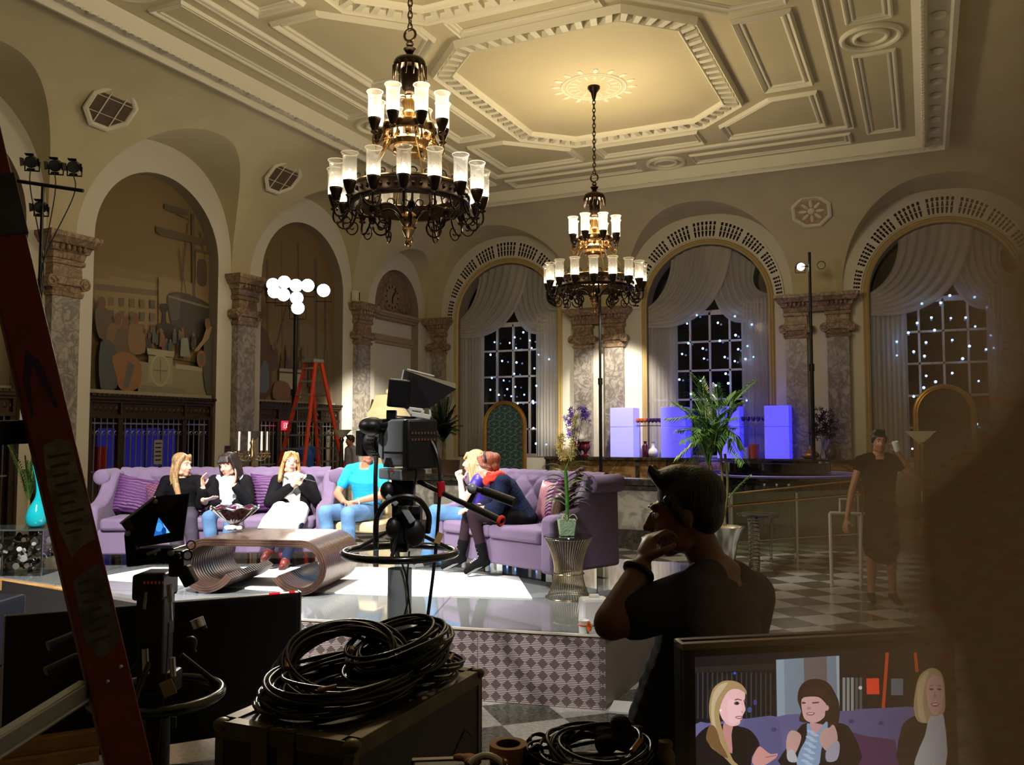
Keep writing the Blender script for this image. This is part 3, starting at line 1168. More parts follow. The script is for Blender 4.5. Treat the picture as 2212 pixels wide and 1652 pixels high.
LIGHTS = [
    (900, 480, 3.059, [(515, 792), (648, 760), (748, 781), (615, 797), (657, 831), (760, 831), (488, 875), (806, 875), (565, 916), (660, 926), (778, 965), (645, 1001), (497, 1029), (575, 1045), (652, 1087), (792, 1080), (599, 1102), (487, 1107), (543, 1140), (625, 1149), (711, 1139), (768, 1182), (771, 1195), (668, 1196), (772, 1360), (789, 1462), (857, 1468), (705, 727), (875, 905)]),
    (1340, 440, 2.848, [(470, 685), (411, 737), (600, 732), (705, 692), (709, 808), (612, 843), (419, 858), (508, 890), (380, 924), (515, 952), (642, 943), (704, 968), (782, 875), (770, 955), (819, 942), (725, 895), (809, 743), (363, 1081), (493, 1090), (648, 1045), (588, 1117), (664, 1104), (434, 1170), (777, 1210), (726, 1547)]),
    (1800, 380, 2.665, [(510, 735), (618, 730), (671, 688), (886, 756), (813, 697), (565, 815), (677, 818), (762, 815), (483, 846), (817, 866), (432, 902), (583, 887), (907, 917), (366, 954), (534, 958), (685, 944), (784, 979), (924, 990), (880, 998), (463, 1011), (366, 1033), (525, 1036), (745, 1051), (685, 1134), (535, 1150), (589, 1184), (837, 1180), (521, 1218), (463, 1269), (826, 1428), (455, 1570)]),
]
WN = ['left', 'middle', 'right']
M['starlight'] = emat('blue_white_led', (140, 185, 255), 10, False)
for i, arch in enumerate(WIN):
    c, r, a, bb, zb, zo = arch
    t = thing('window_%d' % (i + 1), None, None, (c, YB, 0), 0, None, 'structure')
    loc = lambda u, v, z: (u, -v, z)
    ar0 = (0, r, a, bb, zb, zo)
    # gilded moulding round the opening
    mb = MB()
    prof = [(r + .0, -.02), (r + .0, .05), (r + .05, .09), (r + .09, .05), (r + .12, .07), (r + .16, .02), (r + .16, -.02)]
    for (r0, v0), (r1, v1) in zip(prof, prof[1:]):
        reveal(mb, loc, ar0, v0, v1, r0, r1, 1.15)
    mb.build('arch_moulding', M['goldpaint'], t, 30)
    # pierced stone grille round the head of the arch
    mb = MB()
    ro = lambda an: 1 / sqrt((cos(an) / 2.2) ** 2 + (sin(an) / 2.5) ** 2)
    pts = []
    for k in range(41):
        an = pi * k / 40
        for r_, v_ in ((1.96, 0), (1.96, .05), (ro(an), .05), (ro(an), 0)):
            pts.append(loc(-r_ * cos(an), v_, zo + r_ * sin(an)))
    mb.add(pts, [(k * 4 + j, k * 4 + j + 1, k * 4 + 5 + j, k * 4 + 4 + j) for k in range(40) for j in range(3)])
    mb.build('grille_band', M['grille'], t, 30)
    mb = MB()
    for s_ in range(9):                      # groups of pierced slots
        a0 = pi * (s_ + .06) / 9
        for k in range(6):
            an = a0 + pi / 9 * .88 * (k + .5) / 6
            q_ = (ro(an) - 2.02) / .46
            for r0, r1, w0, w1 in ((0, .16, .02, .034), (.18, .31, .034, .018), (.33, .42, .034, .034)):
                r0, r1 = 1.99 + r0 * q_, 1.99 + r1 * q_
                d, e = V((-cos(an), 0, sin(an))), V((sin(an), 0, cos(an)))
                o_ = V((0, -.054, zo))
                mb.add([o_ + d * r0 - e * w0, o_ + d * r1 - e * w1, o_ + d * r1 + e * w1, o_ + d * r0 + e * w0], [(0, 1, 2, 3)])
    mb.build('grille_slots', M['void'], t, 0)
    # dark glass and white glazing bars
    mb = MB()
    disc(mb, loc, ar0, -.52, zb, r)
    mb.build('glass_pane', M['nightglass'], t, 0)
    mb = MB()
    for k in range(-3, 4):
        x_ = k * .58 + .29 * 0
        w = .07 if abs(k) in (2,) else .028
        h = zo + sqrt(max(.01, r * r - x_ * x_)) if abs(x_) < r else zb
        h = min(h, 5.45)
        mb.box(x_ - w, .44, zb, x_ + w, .52, h)
    for k in range(6):
        z_ = 1.2 + k * .85
        w = .07 if k in (0, 5) else .028
        mb.box(-r, .44, z_ - w, r, .52, z_ + w)
    mb.box(-r, .42, zb, r, .56, zb + .12)
    mb.build('glazing_bars', M['winframe'], t, 0)

    # draped sheers: two swags and two hanging panels
    cu = thing('sheer_curtain', 'white sheer swags and panels in the %s arched window' % ['first', 'palm-fronted middle', 'dim far-right'][i], 'curtain', (c, YB + .05, 0), 0, 'sheer curtains of the arched windows')

    def hang(name, x0, x1, ztop):
        mb = MB()

        def f(s_, t_):
            x_ = x0 + (x1 - x0) * s_
            return (x_, .02 + .045 * sin(s_ * 46) * (.5 + .5 * t_) + .02 * sin(s_ * 17 + 1), 1.2 + (ztop - 1.2) * t_)
        mb.grid(f, 90, 10)
        mb.build(name, M['sheer'], cu, 60)
    hang('hanging_panel', -1.74, -.86, 5.7)
    hang('hanging_panel', .98, 1.74, 5.7)

    def swag(name, A, B, Cc, vo):
        mb = MB()

        def f(s_, t_):
            p = bez_pt(A(s_), Cc(s_), B(s_), t_)
            rip = sin(s_ * 44) * .05 * (.45 + .55 * sin(pi * t_)) + .1 * sin(pi * t_)
            return (p[0], -vo - rip + .1, p[1])
        mb.grid(f, 110, 26)
        mb.build(name, M['sheer'], cu, 60)

    def bez_pt(A, Cc, B, t_):
        return ((1 - t_) ** 2 * A[0] + 2 * t_ * (1 - t_) * Cc[0] + t_ * t_ * B[0], (1 - t_) ** 2 * A[1] + 2 * t_ * (1 - t_) * Cc[1] + t_ * t_ * B[1])

    def arc(q):                              # a point on the arch head, q = angle from the left springing
        return (-1.72 * cos(q), zo + 1.72 * sin(q))
    L_ = lambda s_: arc(rad(116) - rad(62) * s_)
    swag('swag', L_, lambda s_: (-1.73, 5.05 + .62 * s_), lambda s_: (.4 - 1.45 * s_, 4.72 + 1.3 * s_), .12)
    R_ = lambda s_: arc(rad(88) + rad(56) * s_)
    swag('swag', R_, lambda s_: (1.73, 5.36 + .5 * s_), lambda s_: (.2 + 1.0 * s_, 4.2 + 1.75 * s_), .0)
    # star lights hung before the glass
    lt = thing('string_light', 'string of blue-white star lights in the %s window' % ['first', 'middle', 'dim far-right'][i], 'string lights', (c, YB + .3, 0), 0, 'star lights in the windows')
    x0, y0, sc, pts = LIGHTS[i]
    mb = MB()
    pp = sorted([atY(x0 + px / sc, y0 + py / sc, YB + .3) for px, py in pts], key=lambda p: (round(p.x * 2.2), p.z))
    mb.tube([V((p.x - c, .02, p.z)) for p in pp], .003, 4)
    mb.build('wire', M['void'], lt, 0)
    for p in pp:
        mb = MB()
        mb.ell((p.x - c, 0, p.z), .026 + .01 * rnd.random(), 8, 6)
        mb.build('bulb', M['starlight'], lt, 60)
# ================================================================== chandeliers
def chandelier(loc, label):
    t = thing('chandelier', label, 'chandelier', loc, rad(6), 'tall bronze chandeliers')
    # z is measured from the lower ring (z = 0 at 4.90 m)
    mb = MB()
    top, bot = 3.83, 2.13
    k = 22
    step = (top - bot) / k
    for i in range(k):
        z = bot + (i + .5) * step
        R_ = Matrix.Rotation(pi / 2 * (i % 2), 3, 'Z')
        pts = [R_ @ V((.028 * cos(a), 0, step * .72 * sin(a))) + V((0, 0, z)) for a in [2 * pi * q / 12 for q in range(12)]]
        mb.tube(pts, .009, 6, True)
    mb.ring((0, 0, 2.07), .075, .016, 20, 8, (0, 1, 0))
    mb.build('chain', M['dark_bronze'], t, 60)
    mb = MB()
    mb.lathe([(0, 3.87), (.12, 3.87), (.12, 3.83), (.06, 3.75), (.03, 3.62), (.0, 3.61)], 20)
    mb.build('canopy', M['dark_bronze'], t)
    mb = MB(Matrix.Translation((0, 0, .15)))
    mb.lathe([(0, 1.86), (.03, 1.85), (.05, 1.8), (.03, 1.77), (.08, 1.74), (.04, 1.68), (.07, 1.64), (.18, 1.6), (.2, 1.56), (.19, 1.5), (.1, 1.48), (.11, 1.4), (.09, 1.24), (.05, 1.2), (.06, 1.16), (0, 1.15)], 24)
    for i in range(14):
        a = 2 * pi * i / 14
        mb.cap((.19 * cos(a), .19 * sin(a), 1.52), .024, (.205 * cos(a), .205 * sin(a), 1.36), .008, 6)
    mb.build('vase', M['dark_bronze'], t, 50)
    mb = MB(Matrix.Translation((0, 0, .15)))
    mb.lathe([(0, 1.15), (.06, 1.14), (.1, 1.06), (.07, .98), (.1, .92), (.05, .84), (.03, .74), (.02, .62), (0, .6)], 20)
    mb.build('upper_baluster', M['brass'], t, 50)
    for i in range(6):
        a = 2 * pi * i / 6 + .2
        d = V((cos(a), sin(a), 0))
        mb = MB()
        mb.tube(bez([d * .06 + V((0, 0, 1.27)), d * .2 + V((0, 0, 1.31)), d * .26 + V((0, 0, 1.1)), d * .27 + V((0, 0, .88))], 14), .012, 6)
        mb.tube(bez([d * .28 + V((0, 0, .82)), d * .26 + V((0, 0, .6)), d * .5 + V((0, 0, .5)), d * .62 + V((0, 0, .05))], 16), .012, 6)
        mb.build('stem', M['brass'], t, 60)
    # rings
    mb = MB(Matrix.Translation((0, 0, .15)))
    mb.lathe([(.29, .66), (.32, .66), (.34, .7), (.33, .77), (.31, .78), (.285, .76), (.29, .66)], 48)
    mb.lathe([(.2, .5), (.24, .5), (.26, .56), (.22, .6), (.2, .5)], 40)
    mb.lathe([(.16, .4), (.2, .42), (.2, .46), (.14, .47), (.16, .4)], 40)
    for i in range(16):
        a = 2 * pi * i / 16
        mb.ell((.3 * cos(a), .3 * sin(a), .6), (.03, .03, .045), 6, 4)
    mb.build('upper_ring', M['brass'], t, 50)
    mb = MB()
    mb.lathe([(.66, -.1), (.72, -.1), (.75, -.07), (.73, -.05), (.73, .06), (.75, .08), (.73, .11), (.67, .1), (.66, -.1)], 72)
    for i in range(48):
        a = 2 * pi * i / 48
        mb.ell((.735 * cos(a), .735 * sin(a), .01), (.022, .022, .03), 6, 4)
    for i in range(24):                      # open scroll cresting on the ring
        a = 2 * pi * i / 24
        c_ = V((.71 * cos(a), .71 * sin(a), .15))
        mb.tube([c_ + V((-sin(a), cos(a), 0)) * .05 * cos(q) + V((0, 0, .045 * sin(q))) for q in [2 * pi * w / 10 for w in range(10)]], .009, 5, True)
    mb.build('lower_ring', M['dark_bronze'], t, 50)
    mb = MB()
    mb.ring((0, 0, .115), .735, .011, 72, 6)
    mb.build('ring_bead', M['brass'], t, 60)
    # lamps: 16 on the lower ring, 8 on the upper
    shade = cup = bulb = None
    for n_, R0, R1, z0, sc in ((16, .72, .9, -.08, 1.0), (8, .31, .44, .83, .95)):
        for i in range(n_):
            a = 2 * pi * i / n_
            d, e = V((cos(a), sin(a), 0)), V((0, 0, 1))
            b_ = V((0, 0, z0))
            mb = MB()
            path = bez([d * R0 + b_, d * (R0 + .04) + b_ - e * .26 * sc, d * (R1 + .07) + b_ - e * .3 * sc, d * R1 + b_ - e * .05], 16)
            mb.tube(path, .013, 6)
            if n_ == 16:                     # loose scroll hanging below the arm
                c_ = d * (R0 + .05) + b_ - e * .2
                mb.tube([c_ + d * (.11 - .0045 * k) * cos(k * .42) * .9 - e * (.11 - .0045 * k) * sin(k * .42) for k in range(22)], .009, 5)
            arm = mb.build('lamp_arm', M['dark_bronze'] if n_ == 16 else M['brass'], t, 60)
            base = d * R1 + b_
            if shade is None:
                m1 = MB()
                m1.lathe([(.0, -.07), (.03, -.07), (.05, -.05), (.03, -.03), (.045, .0), (.075, .09), (.078, .12), (.0, .12)], 16)
                cup = m1.build('candle_cup', M['dark_bronze'], arm)
                m1 = MB()
                m1.lathe([(.076, .1), (.082, .16), (.082, .38), (.088, .42), (.1, .44), (.094, .445)], 20)
                shade = m1.build('glass_shade', M['shade'], arm, 60)
                m1 = MB()
                m1.ring((0, 0, .443), .098, .006, 20, 5)
                rim = m1.build('shade_rim', glassy('glass_rim', (1, .98, .94), .6, .1, .5), arm, 60)
                m1 = MB()
                m1.lathe([(0, .1), (.055, .11), (.068, .15), (.05, .19), (.02, .23), (0, .26)], 12)
                bulb = m1.build('bulb', M['bulb'], arm, 60)
                for q in (cup, shade, rim, bulb):
                    q.location = base
            else:
                for q in (cup, shade, rim, bulb):
                    w = q.copy(); COL.objects.link(w); w.parent = arm; w.location = base
    # scrolls below the ring and the finial
    for i in range(6):
        a = 2 * pi * i / 6
        d = V((cos(a), sin(a), 0))
        mb = MB()
        mb.tube(bez([d * .68 + V((0, 0, -.05)), d * .5 + V((0, 0, -.42)), d * .3 + V((0, 0, .2)), d * .12 + V((0, 0, -.18)), d * .05 + V((0, 0, -.34))], 22), .016, 6)
        c_ = d * .36 + V((0, 0, -.3))
        mb.tube([c_ + d * (.13 - .005 * k) * cos(k * .45) - V((0, 0, 1)) * (.13 - .005 * k) * sin(k * .45) for k in range(24)], .012, 5)
        mb.ell(d * .5 + V((0, 0, -.2)), (.05, .05, .07), 8, 6)
        mb.build('bottom_scroll', M['dark_bronze'], t, 60)
    mb = MB()
    mb.lathe([(0, -.14), (.06, -.16), (.1, -.2), (.11, -.27), (.06, -.34), (.08, -.38), (.045, -.45), (.02, -.48), (.04, -.51), (.045, -.55), (.025, -.59), (0, -.6)], 20)
    mb.build('finial', M['brass'], t, 50)
    return t


ch = chandelier((CH_X, CH_Y[0], 4.73), 'larger near chandelier hanging in the upper centre, two tiers of glass lamps')
dup(ch, (CH_X, CH_Y[1], 4.73), rad(-4), 'far chandelier hanging by a long chain below the plaster rosette', 'tall bronze chandeliers')

# ================================================================== studio lamps on stands
M['lampglow'] = emat('lit_lamp_lens', (255, 240, 215), 25, False)
M['lampoff'] = mat('unlit_lens', (60, 60, 66), .15, coat=.5)


def par_can(mb, p, d, r, ln):
    p, d = V(p), V(d).normalized()
    mb.tube([p - d * ln, p - d * ln * .86, p - d * ln * .5, p], [r * .35, r * .6, r * .98, r], 16)


def lamp_part(t, p, d, r, ln, lit, doors=True):
    d = V(d).normalized()
    p = V(p)
    mb = MB()
    par_can(mb, p, d, r, ln)
    s_ = d.cross(V((0, 0, 1))).normalized()
    u_ = s_.cross(d)
    pts = [p - d * ln * .4 + s_ * r * 1.15]
    mb.tube([p - d * ln * .4 + s_ * r * 1.12, p - d * ln * .4 + s_ * r * 1.12 - V((0, 0, 1)) * r * 1.6, p - d * ln * .4 - s_ * r * 1.12 - V((0, 0, 1)) * r * 1.6, p - d * ln * .4 - s_ * r * 1.12], .012, 5)
    if doors:
        for q in (s_, -s_, u_, -u_):
            w = q.cross(d)
            a = p + q * r
            mb.add([a - w * r * .6, a + w * r * .6, a + w * r * .75 + q * r * .5 + d * r * .55, a - w * r * .75 + q * r * .5 + d * r * .55], [(0, 1, 2, 3)])
    h = mb.build('lamp_head', M['blackmetal'], t, 40)
    mb = MB()
    mb.tube([p + d * .004, p + d * .012], r * .9, 16)
    mb.build('lens', M['lampglow'] if lit else M['lampoff'], h, 20)


def pole_parts(t, h, r, base=.6):
    mb = MB()
    mb.tube([(0, 0, .05), (0, 0, h * .55)], r, 10)
    mb.tube([(0, 0, h * .55), (0, 0, h)], r * .72, 10)
    mb.tube([(0, 0, h * .53), (0, 0, h * .56)], r * 1.35, 10)
    mb.build('pole', M['blackmetal'], t)
    for k in range(3):
        a = 2 * pi * k / 3 + .5
        mb = MB()
        mb.tube([(0, 0, .5), (base * cos(a), base * sin(a), .02)], r * .6, 8)
        mb.build('leg', M['blackmetal'], t)


# bright cluster by the left wall
p = atD(640, 625, 20.9)
t = thing('light_stand', 'tall dark stand with a blazing cluster of lamps before the second mural', 'studio light', (p.x, p.y, 0))
pole_parts(t, p.z - .1, .075, .55)
toC = V((-p.x - 3, -p.y + 3, -p.z + 2.2)).normalized()
offs = [(-.55, .12), (-.28, .18), (.0, .1), (.28, .1), (.66, -.02), (-.3, -.12), (.02, -.2), (.05, -.44), (-.52, -.05)]
mb = MB()
s_ = RT
mb.tube([V((0, 0, p.z)) - s_ * .75, V((0, 0, p.z)) + s_ * .8], .04, 8)
mb.build('cross_bar', M['blackmetal'], t)
for a, b_ in offs:
    lamp_part(t, s_ * a + V((0, 0, p.z + b_)) + toC * .25, toC, .17, .3, True, False)

# left stand with four unlit lamps on a tee bar
p = atD(92, 425, 11.3)
t = thing('light_stand', 'slim black stand with four small unlit lamps on a tee bar', 'studio light', (p.x, p.y, 0))
zt = atD(110, 402, 11.3).z
pole_parts(t, zt, .03, .6)
A_, B_ = atD(38, 391, 11.3) - V((p.x, p.y, 0)), atD(180, 412, 11.3) - V((p.x, p.y, 0))
mb = MB()
mb.tube([A_, B_], .025, 8)
mb.build('tee_bar', M['blackmetal'], t)
dn = V((.55, -.7, -.35))
for px, py in ((66, 350), (118, 358), (158, 361), (86, 448)):
    q = atD(px, py, 11.3) - V((p.x, p.y, 0))
    lamp_part(t, q, dn, .078, .2, False)
mb = MB()
for px, py in ((66, 365), (118, 372), (158, 376)):
    q = atD(px, py, 11.3) - V((p.x, p.y, 0))
    mb.tube(smoothpath([q, q + V((.02, 0, -.3)), V((.03, .02, zt - 1.0)), V((.03, 0, zt - 1.6))], 8), .008, 5)
mb.build('cable', M['rubber'], t)

# two slim poles near the back wall
p = atY(1296, 700, 23.4)
t = thing('light_stand', 'black pole standing between the windows under the far chandelier, lamp at its top', 'studio light', (p.x, p.y, 0))
pole_parts(t, 6.2, .05, .5)
q = atY(1376, 612, 23.4) - V((p.x, p.y, 0))
mb = MB(); mb.tube([(0, 0, 6.15), q - V((.1, 0, 0))], .02, 6); mb.build('side_arm', M['blackmetal'], t)
lamp_part(t, q, V((.2, -.8, -.3)), .12, .25, True, False)
p = atY(1752, 720, 23.4)
t = thing('light_stand', 'black pole beside the right pillars carrying one round lit lamp', 'studio light', (p.x, p.y, 0))
pole_parts(t, atY(1746, 545, 23.4).z, .05, .5)
q = atY(1730, 576, 23.4) - V((p.x, p.y, 0))
mb = MB(); mb.tube([(0, 0, q.z), q], .02, 6)
mb.ring(q + V((.5, 0, 0)), .1, .01, 16, 5, (0, 1, 0))
mb.build('side_arm', M['blackmetal'], t)
lamp_part(t, q, V((.3, -.9, -.35)), .11, .25, True, False)

# ================================================================== stage
S = .5
stage_front = [atz(130, 1264, S), V((-4.21, 5.23, S)), V((-2.0, 5.69, S))]
fl_, fm_, fr_ = (V((p.x, p.y, 0)) for p in stage_front)
fl_ = fm_ + (fl_ - fm_) * 1.6
back_r = V((-2.0, 9.2, 0))
back_l = V((fl_.x - .6, 9.2, 0))
m, nt, b, _ = node_mat('glossy_stage_floor')
n = N(nt)
vec, x, y, z = n.coord()
fx = n.m('ABSOLUTE', n.m('SUBTRACT', n.m('FRACT', n.m('DIVIDE', n.m('ADD', n.m('MULTIPLY', x, .94), n.m('MULTIPLY', y, .34)), 1.22)), .5))
fy = n.m('ABSOLUTE', n.m('SUBTRACT', n.m('FRACT', n.m('DIVIDE', n.m('SUBTRACT', n.m('MULTIPLY', y, .94), n.m('MULTIPLY', x, .34)), 1.22)), .5))
seam = n.m('GREATER_THAN', n.m('MAXIMUM', fx, fy), .494)
nt.links.new(n.mix(seam, srgb(132, 137, 137), srgb(84, 86, 84)), b.inputs['Base Color'])
b.inputs['Roughness'].default_value = .07
b.inputs['Coat Weight'].default_value = .6
b.inputs['Coat Roughness'].default_value = .03
M['stage_top'] = m
# embossed metal facing: dark lozenges between striped hourglasses
m, nt, b, _ = node_mat('embossed_lozenge_facing')
n = N(nt)
vec, x, y, z = n.coord('UV')
cw = .083
u = n.m('SUBTRACT', n.m('FRACT', n.m('DIVIDE', x, cw)), .5)
w = n.m('SUBTRACT', n.m('FRACT', n.m('DIVIDE', y, cw)), .5)
dm = n.m('ADD', n.m('ABSOLUTE', u), n.m('ABSOLUTE', w))
inside = n.m('LESS_THAN', dm, .46)
st_ = n.m('GREATER_THAN', n.m('SINE', n.m('MULTIPLY', w, 2 * pi * 7)), .1)
line = n.m('MULTIPLY', st_, n.m('SUBTRACT', 1, inside))
joint = n.m('LESS_THAN', n.m('ABSOLUTE', n.m('SUBTRACT', n.m('FRACT', n.m('DIVIDE', n.m('ADD', x, .0), .86)), .5)), .003)
lin2 = n.m('MULTIPLY', line, n.m('SUBTRACT', 1, joint))
nt.links.new(n.mix(lin2, srgb(116, 100, 100), srgb(240, 226, 226)), b.inputs['Base Color'])
b.inputs['Roughness'].default_value = .4
nt.links.new(n.bump(lin2, .5, .004), b.inputs['Normal'])
M['facing'] = m
M['stage_side'] = mat('stage_side_paint', (116, 108, 106), .55, var=.05)
M['facing_shadow'] = mat('facing_shadow', (22, 18, 16), .9)  # near-black for the shaded part of the stage front
M['timber'] = mat('raw_timber', (176, 132, 74), .7, var=.2, vscale=7)
t = thing('stage', 'low glossy white stage with patterned silver front under the sofas', 'stage', (0, 0, 0))
mb = MB()
mb.prism([(p.x, p.y) for p in (fl_, fm_, fr_, back_r, back_l)], S - .03, S)
mb.build('stage_floor', M['stage_top'], t, 0)


def facing(name, a, c, m_, off=.0):
    d = (c - a).normalized()
    nn = V((d.y, -d.x, 0)) * off
    me = bpy.data.meshes.new(name)
    L_ = (c - a).length
    me.from_pydata([a + nn, c + nn, c + nn + V((0, 0, S - .012)), a + nn + V((0, 0, S - .012))], [], [(0, 1, 2, 3)])
    uv = me.uv_layers.new()
    for k, q in enumerate([(0, 0), (L_, 0), (L_, S), (0, S)]):
        uv.data[k].uv = q
    me.materials.append(m_)
    o = bpy.data.objects.new(name, me); COL.objects.link(o); o.parent = t
    return o


facing('shaded_facing', fl_, fm_ - (fr_ - fm_) * .35, M['facing_shadow'], .008)  # shadow on the left stage front, put in as a dark facing
facing('front_facing', fm_ - (fr_ - fm_) * .35, fr_, M['facing'], .012)
mb = MB(); mb.prism([(p.x, p.y) for p in (fl_, fm_, fr_, back_r, back_l)], 0, S - .03); mb.build('stage_body', M['stage_side'], t, 0)
mb = MB(); mb.bar(fl_ + V((0, -.03, S - .06)), fm_ + (fl_ - fm_) * .47 + V((0, -.03, S - .06)), .06, .1); mb.build('timber_edge', M['timber'], t, 0, .006)
mb = MB(); mb.bar(fm_ + V((0, -.014, S - .006)), fr_ + V((.012, -.014, S - .006)), .012, .014); mb.bar(fr_ + V((.006, -.012, S - .006)), back_r + V((.006, 0, S - .006)), .014, .014); mb.build('edge_trim', M['trim'], t, 0)

# white rug in the middle of the stage
rg = [atz(200, 1250, S), atz(640, 1278, S), atz(1150, 1294, S), atz(1120, 1246, S), atz(800, 1226, S), atz(330, 1226, S)]
mb = MB(); mb.prism([(p.x, p.y) for p in (rg[0], rg[1], rg[2], rg[3], rg[4], rg[5])], S, S + .008)
tag(mb.build('rug', mat('white_rug', (232, 232, 228), .9, bump=.3, bscale=120), None, 0), 'flat white rug under the curled coffee table', 'rug')
# ================================================================== sofas
def velvet(name, col):
    m = mat(name, col, .85, var=.05, vscale=9, bump=.12, bscale=90, sheen=.1, spec=.2)
    return m


M['velvet'] = velvet('lilac_velvet', (110, 93, 120))


def pillow_fn(w, h, th, corner=.12):
    def f(a, b_):                            # a closed pillow swept front then back
        sgn = 1 if a <= .5 else -1
        u = (a * 2 if a <= .5 else 2 - a * 2) * 2 - 1
        v_ = b_ * 2 - 1
        e = max(0, (1 - abs(u) ** 3) * (1 - abs(v_) ** 3)) ** .6
        pin = 1 - .1 * (1 - v_ * v_) * 1.0
        pin2 = 1 - .1 * (1 - u * u)
        return (u * w / 2 * pin, -sgn * th / 2 * e, v_ * h / 2 * pin2)
    return f


def sofa(label, loc, ang, W_, nseat):
    t = thing('tufted_sofa', label, 'sofa', loc, ang, 'lilac tufted sofas')
    h = W_ / 2
    mb = MB()
    mb.box(-h + .03, .05, .13, h - .03, .86, .38)
    mb.build('base', M['velvet'], t, 30, .02)
    sw = (W_ - .34) / nseat
    for k in range(nseat):
        mb = MB()
        x0 = -h + .17 + k * sw
        mb.box(x0 + .004, .0, .375, x0 + sw - .004, .62, .5)
        mb.build('seat_cushion', M['velvet'], t, 40, .035)
    # tufted back: pillows between buttons set in a diamond lattice
    mb = MB()
    pw, ph = .15, .17

    def f(s_, q):
        x_ = -h + .1 + (W_ - .2) * s_
        if q < .78:
            k = q / .78
            z_ = .44 + .5 * k
            a, c = (x_ / pw + (z_ - .99) / ph) / 2, (x_ / pw - (z_ - .99) / ph) / 2
            d = (abs(sin(pi * a)) * abs(sin(pi * c))) ** .45 * .055
            y_ = .7 + .07 * k - d * min(1, (1.02 - k) * 9)
            zz = z_
            return (x_, y_, zz)
        k = (q - .78) / .22
        sc = .012 * abs(sin(pi * (x_ / pw))) ** .6
        an = pi * .9 * k
        return (x_, .84 - .07 * cos(an), .94 + (.045 + sc) * sin(an) * 1.0)
    mb.grid(f, int(W_ / .016), 52)
    mb.build('tufted_back', M['velvet'], t, 80)
    mb = MB()
    for m_ in range(-8, 9):
        for n_ in range(1, 4):
            x_, z_ = m_ * pw, .99 - n_ * ph
            if (m_ + n_) % 2 == 0 and abs(x_) < h - .2:
                mb.ell((x_, .735 + .07 * ((z_ - .44) / .5) - .035, z_), (.011, .008, .011), 8, 5)
    mb.build('button', M['velvet'], t)
    mb = MB()
    mb.box(-h + .1, .78, .13, h - .1, .9, .93)
    mb.build('back_panel', M['velvet'], t, 30, .02)
    prof = [(.0, .12), (.0, .58), (.02, .62), (.08, .635), (.2, .64), (.3, .67), (.4, .73), (.48, .82), (.54, .9), (.6, .945), (.68, .96), (.9, .96), (.92, .12)]
    for sx in (-1, 1):
        mb = MB()
        x0, x1 = sorted((sx * (h - .15), sx * h))
        mb.prism(prof, x0, x1, 'x')
        mb.build('arm', M['velvet'], t, 45, .03)
        mb = MB()
        c_ = sx * (h - .0)
        mb.tube([(c_, .5, .9), (c_, .9, .9)], [.085, .085], 20)
        mb.ell((c_, .5, .9), (.082, .02, .082), 16, 8)
        o = mb.build('arm_roll', M['velvet'], t, 50)
    for x_ in (-h + .12, h - .12, 0):
        for y_ in (.12, .8):
            mb = MB(); mb.box(x_ - .04, y_ - .04, 0, x_ + .04, y_ + .04, .13); mb.build('clear_foot', M['clear'], t, 0)
    return t


SF1 = (V((-6.70, 6.80, S)), rad(30))
SF2 = (V((-3.80, 7.45, S)), rad(-22))
sofa('long lilac tufted sofa where three women sit, left of the camera column', SF1[0], SF1[1], 2.5, 3)
sofa('lilac tufted sofa on the right, seen past the orchid, with two women on it', SF2[0], SF2[1], 1.74, 2)


def on1(x, y, z=0):                          # sofa coordinates to the world
    return SF1[0] + rz(SF1[1]) @ V((x, y, z))


def on2(x, y, z=0):
    return SF2[0] + rz(SF2[1]) @ V((x, y, z))


def cushion(name, label, loc, ang, tilt, w, h, th, m_, group=None, roll=0):
    mb = MB()
    mb.grid(pillow_fn(w, h, th), 48, 24)
    o = mb.build(name, m_, None, 80)
    o.location = loc
    o.rotation_euler = Euler((tilt, roll, ang), 'XYZ')
    return tag(o, label, 'cushion', group)


def ruched(name, col):
    m, nt, b, _ = node_mat(name)
    n = N(nt)
    vec, x, y, z = n.coord()
    ns = n.noise(vec, 9, 3)
    s_ = n.m('SINE', n.m('ADD', n.m('MULTIPLY', z, 190), n.m('MULTIPLY', ns, 9)))
    nt.links.new(n.mix(n.step(s_, -.6, .8), srgb(*[c * .72 for c in col]), srgb(*col)), b.inputs['Base Color'])
    nt.links.new(n.bump(s_, .45, .01), b.inputs['Normal'])
    b.inputs['Roughness'].default_value = .6
    return m


def woven(name, a, c):
    m, nt, b, _ = node_mat(name)
    n = N(nt)
    vec, x, y, z = n.coord()
    br = nt.nodes.new('ShaderNodeTexBrick')
    mp = nt.nodes.new('ShaderNodeMapping'); mp.inputs['Rotation'].default_value = (pi / 2, .6, .0); mp.inputs['Scale'].default_value = (13, 13, 13)
    nt.links.new(vec, mp.inputs[0]); nt.links.new(mp.outputs[0], br.inputs[0])
    br.inputs['Color1'].default_value = srgb(*a); br.inputs['Color2'].default_value = srgb(*a); br.inputs['Mortar'].default_value = srgb(*c)
    br.inputs['Scale'].default_value = 1.0; br.inputs['Mortar Size'].default_value = .12
    nt.links.new(br.outputs[0], b.inputs['Base Color'])
    b.inputs['Roughness'].default_value = .4
    return m


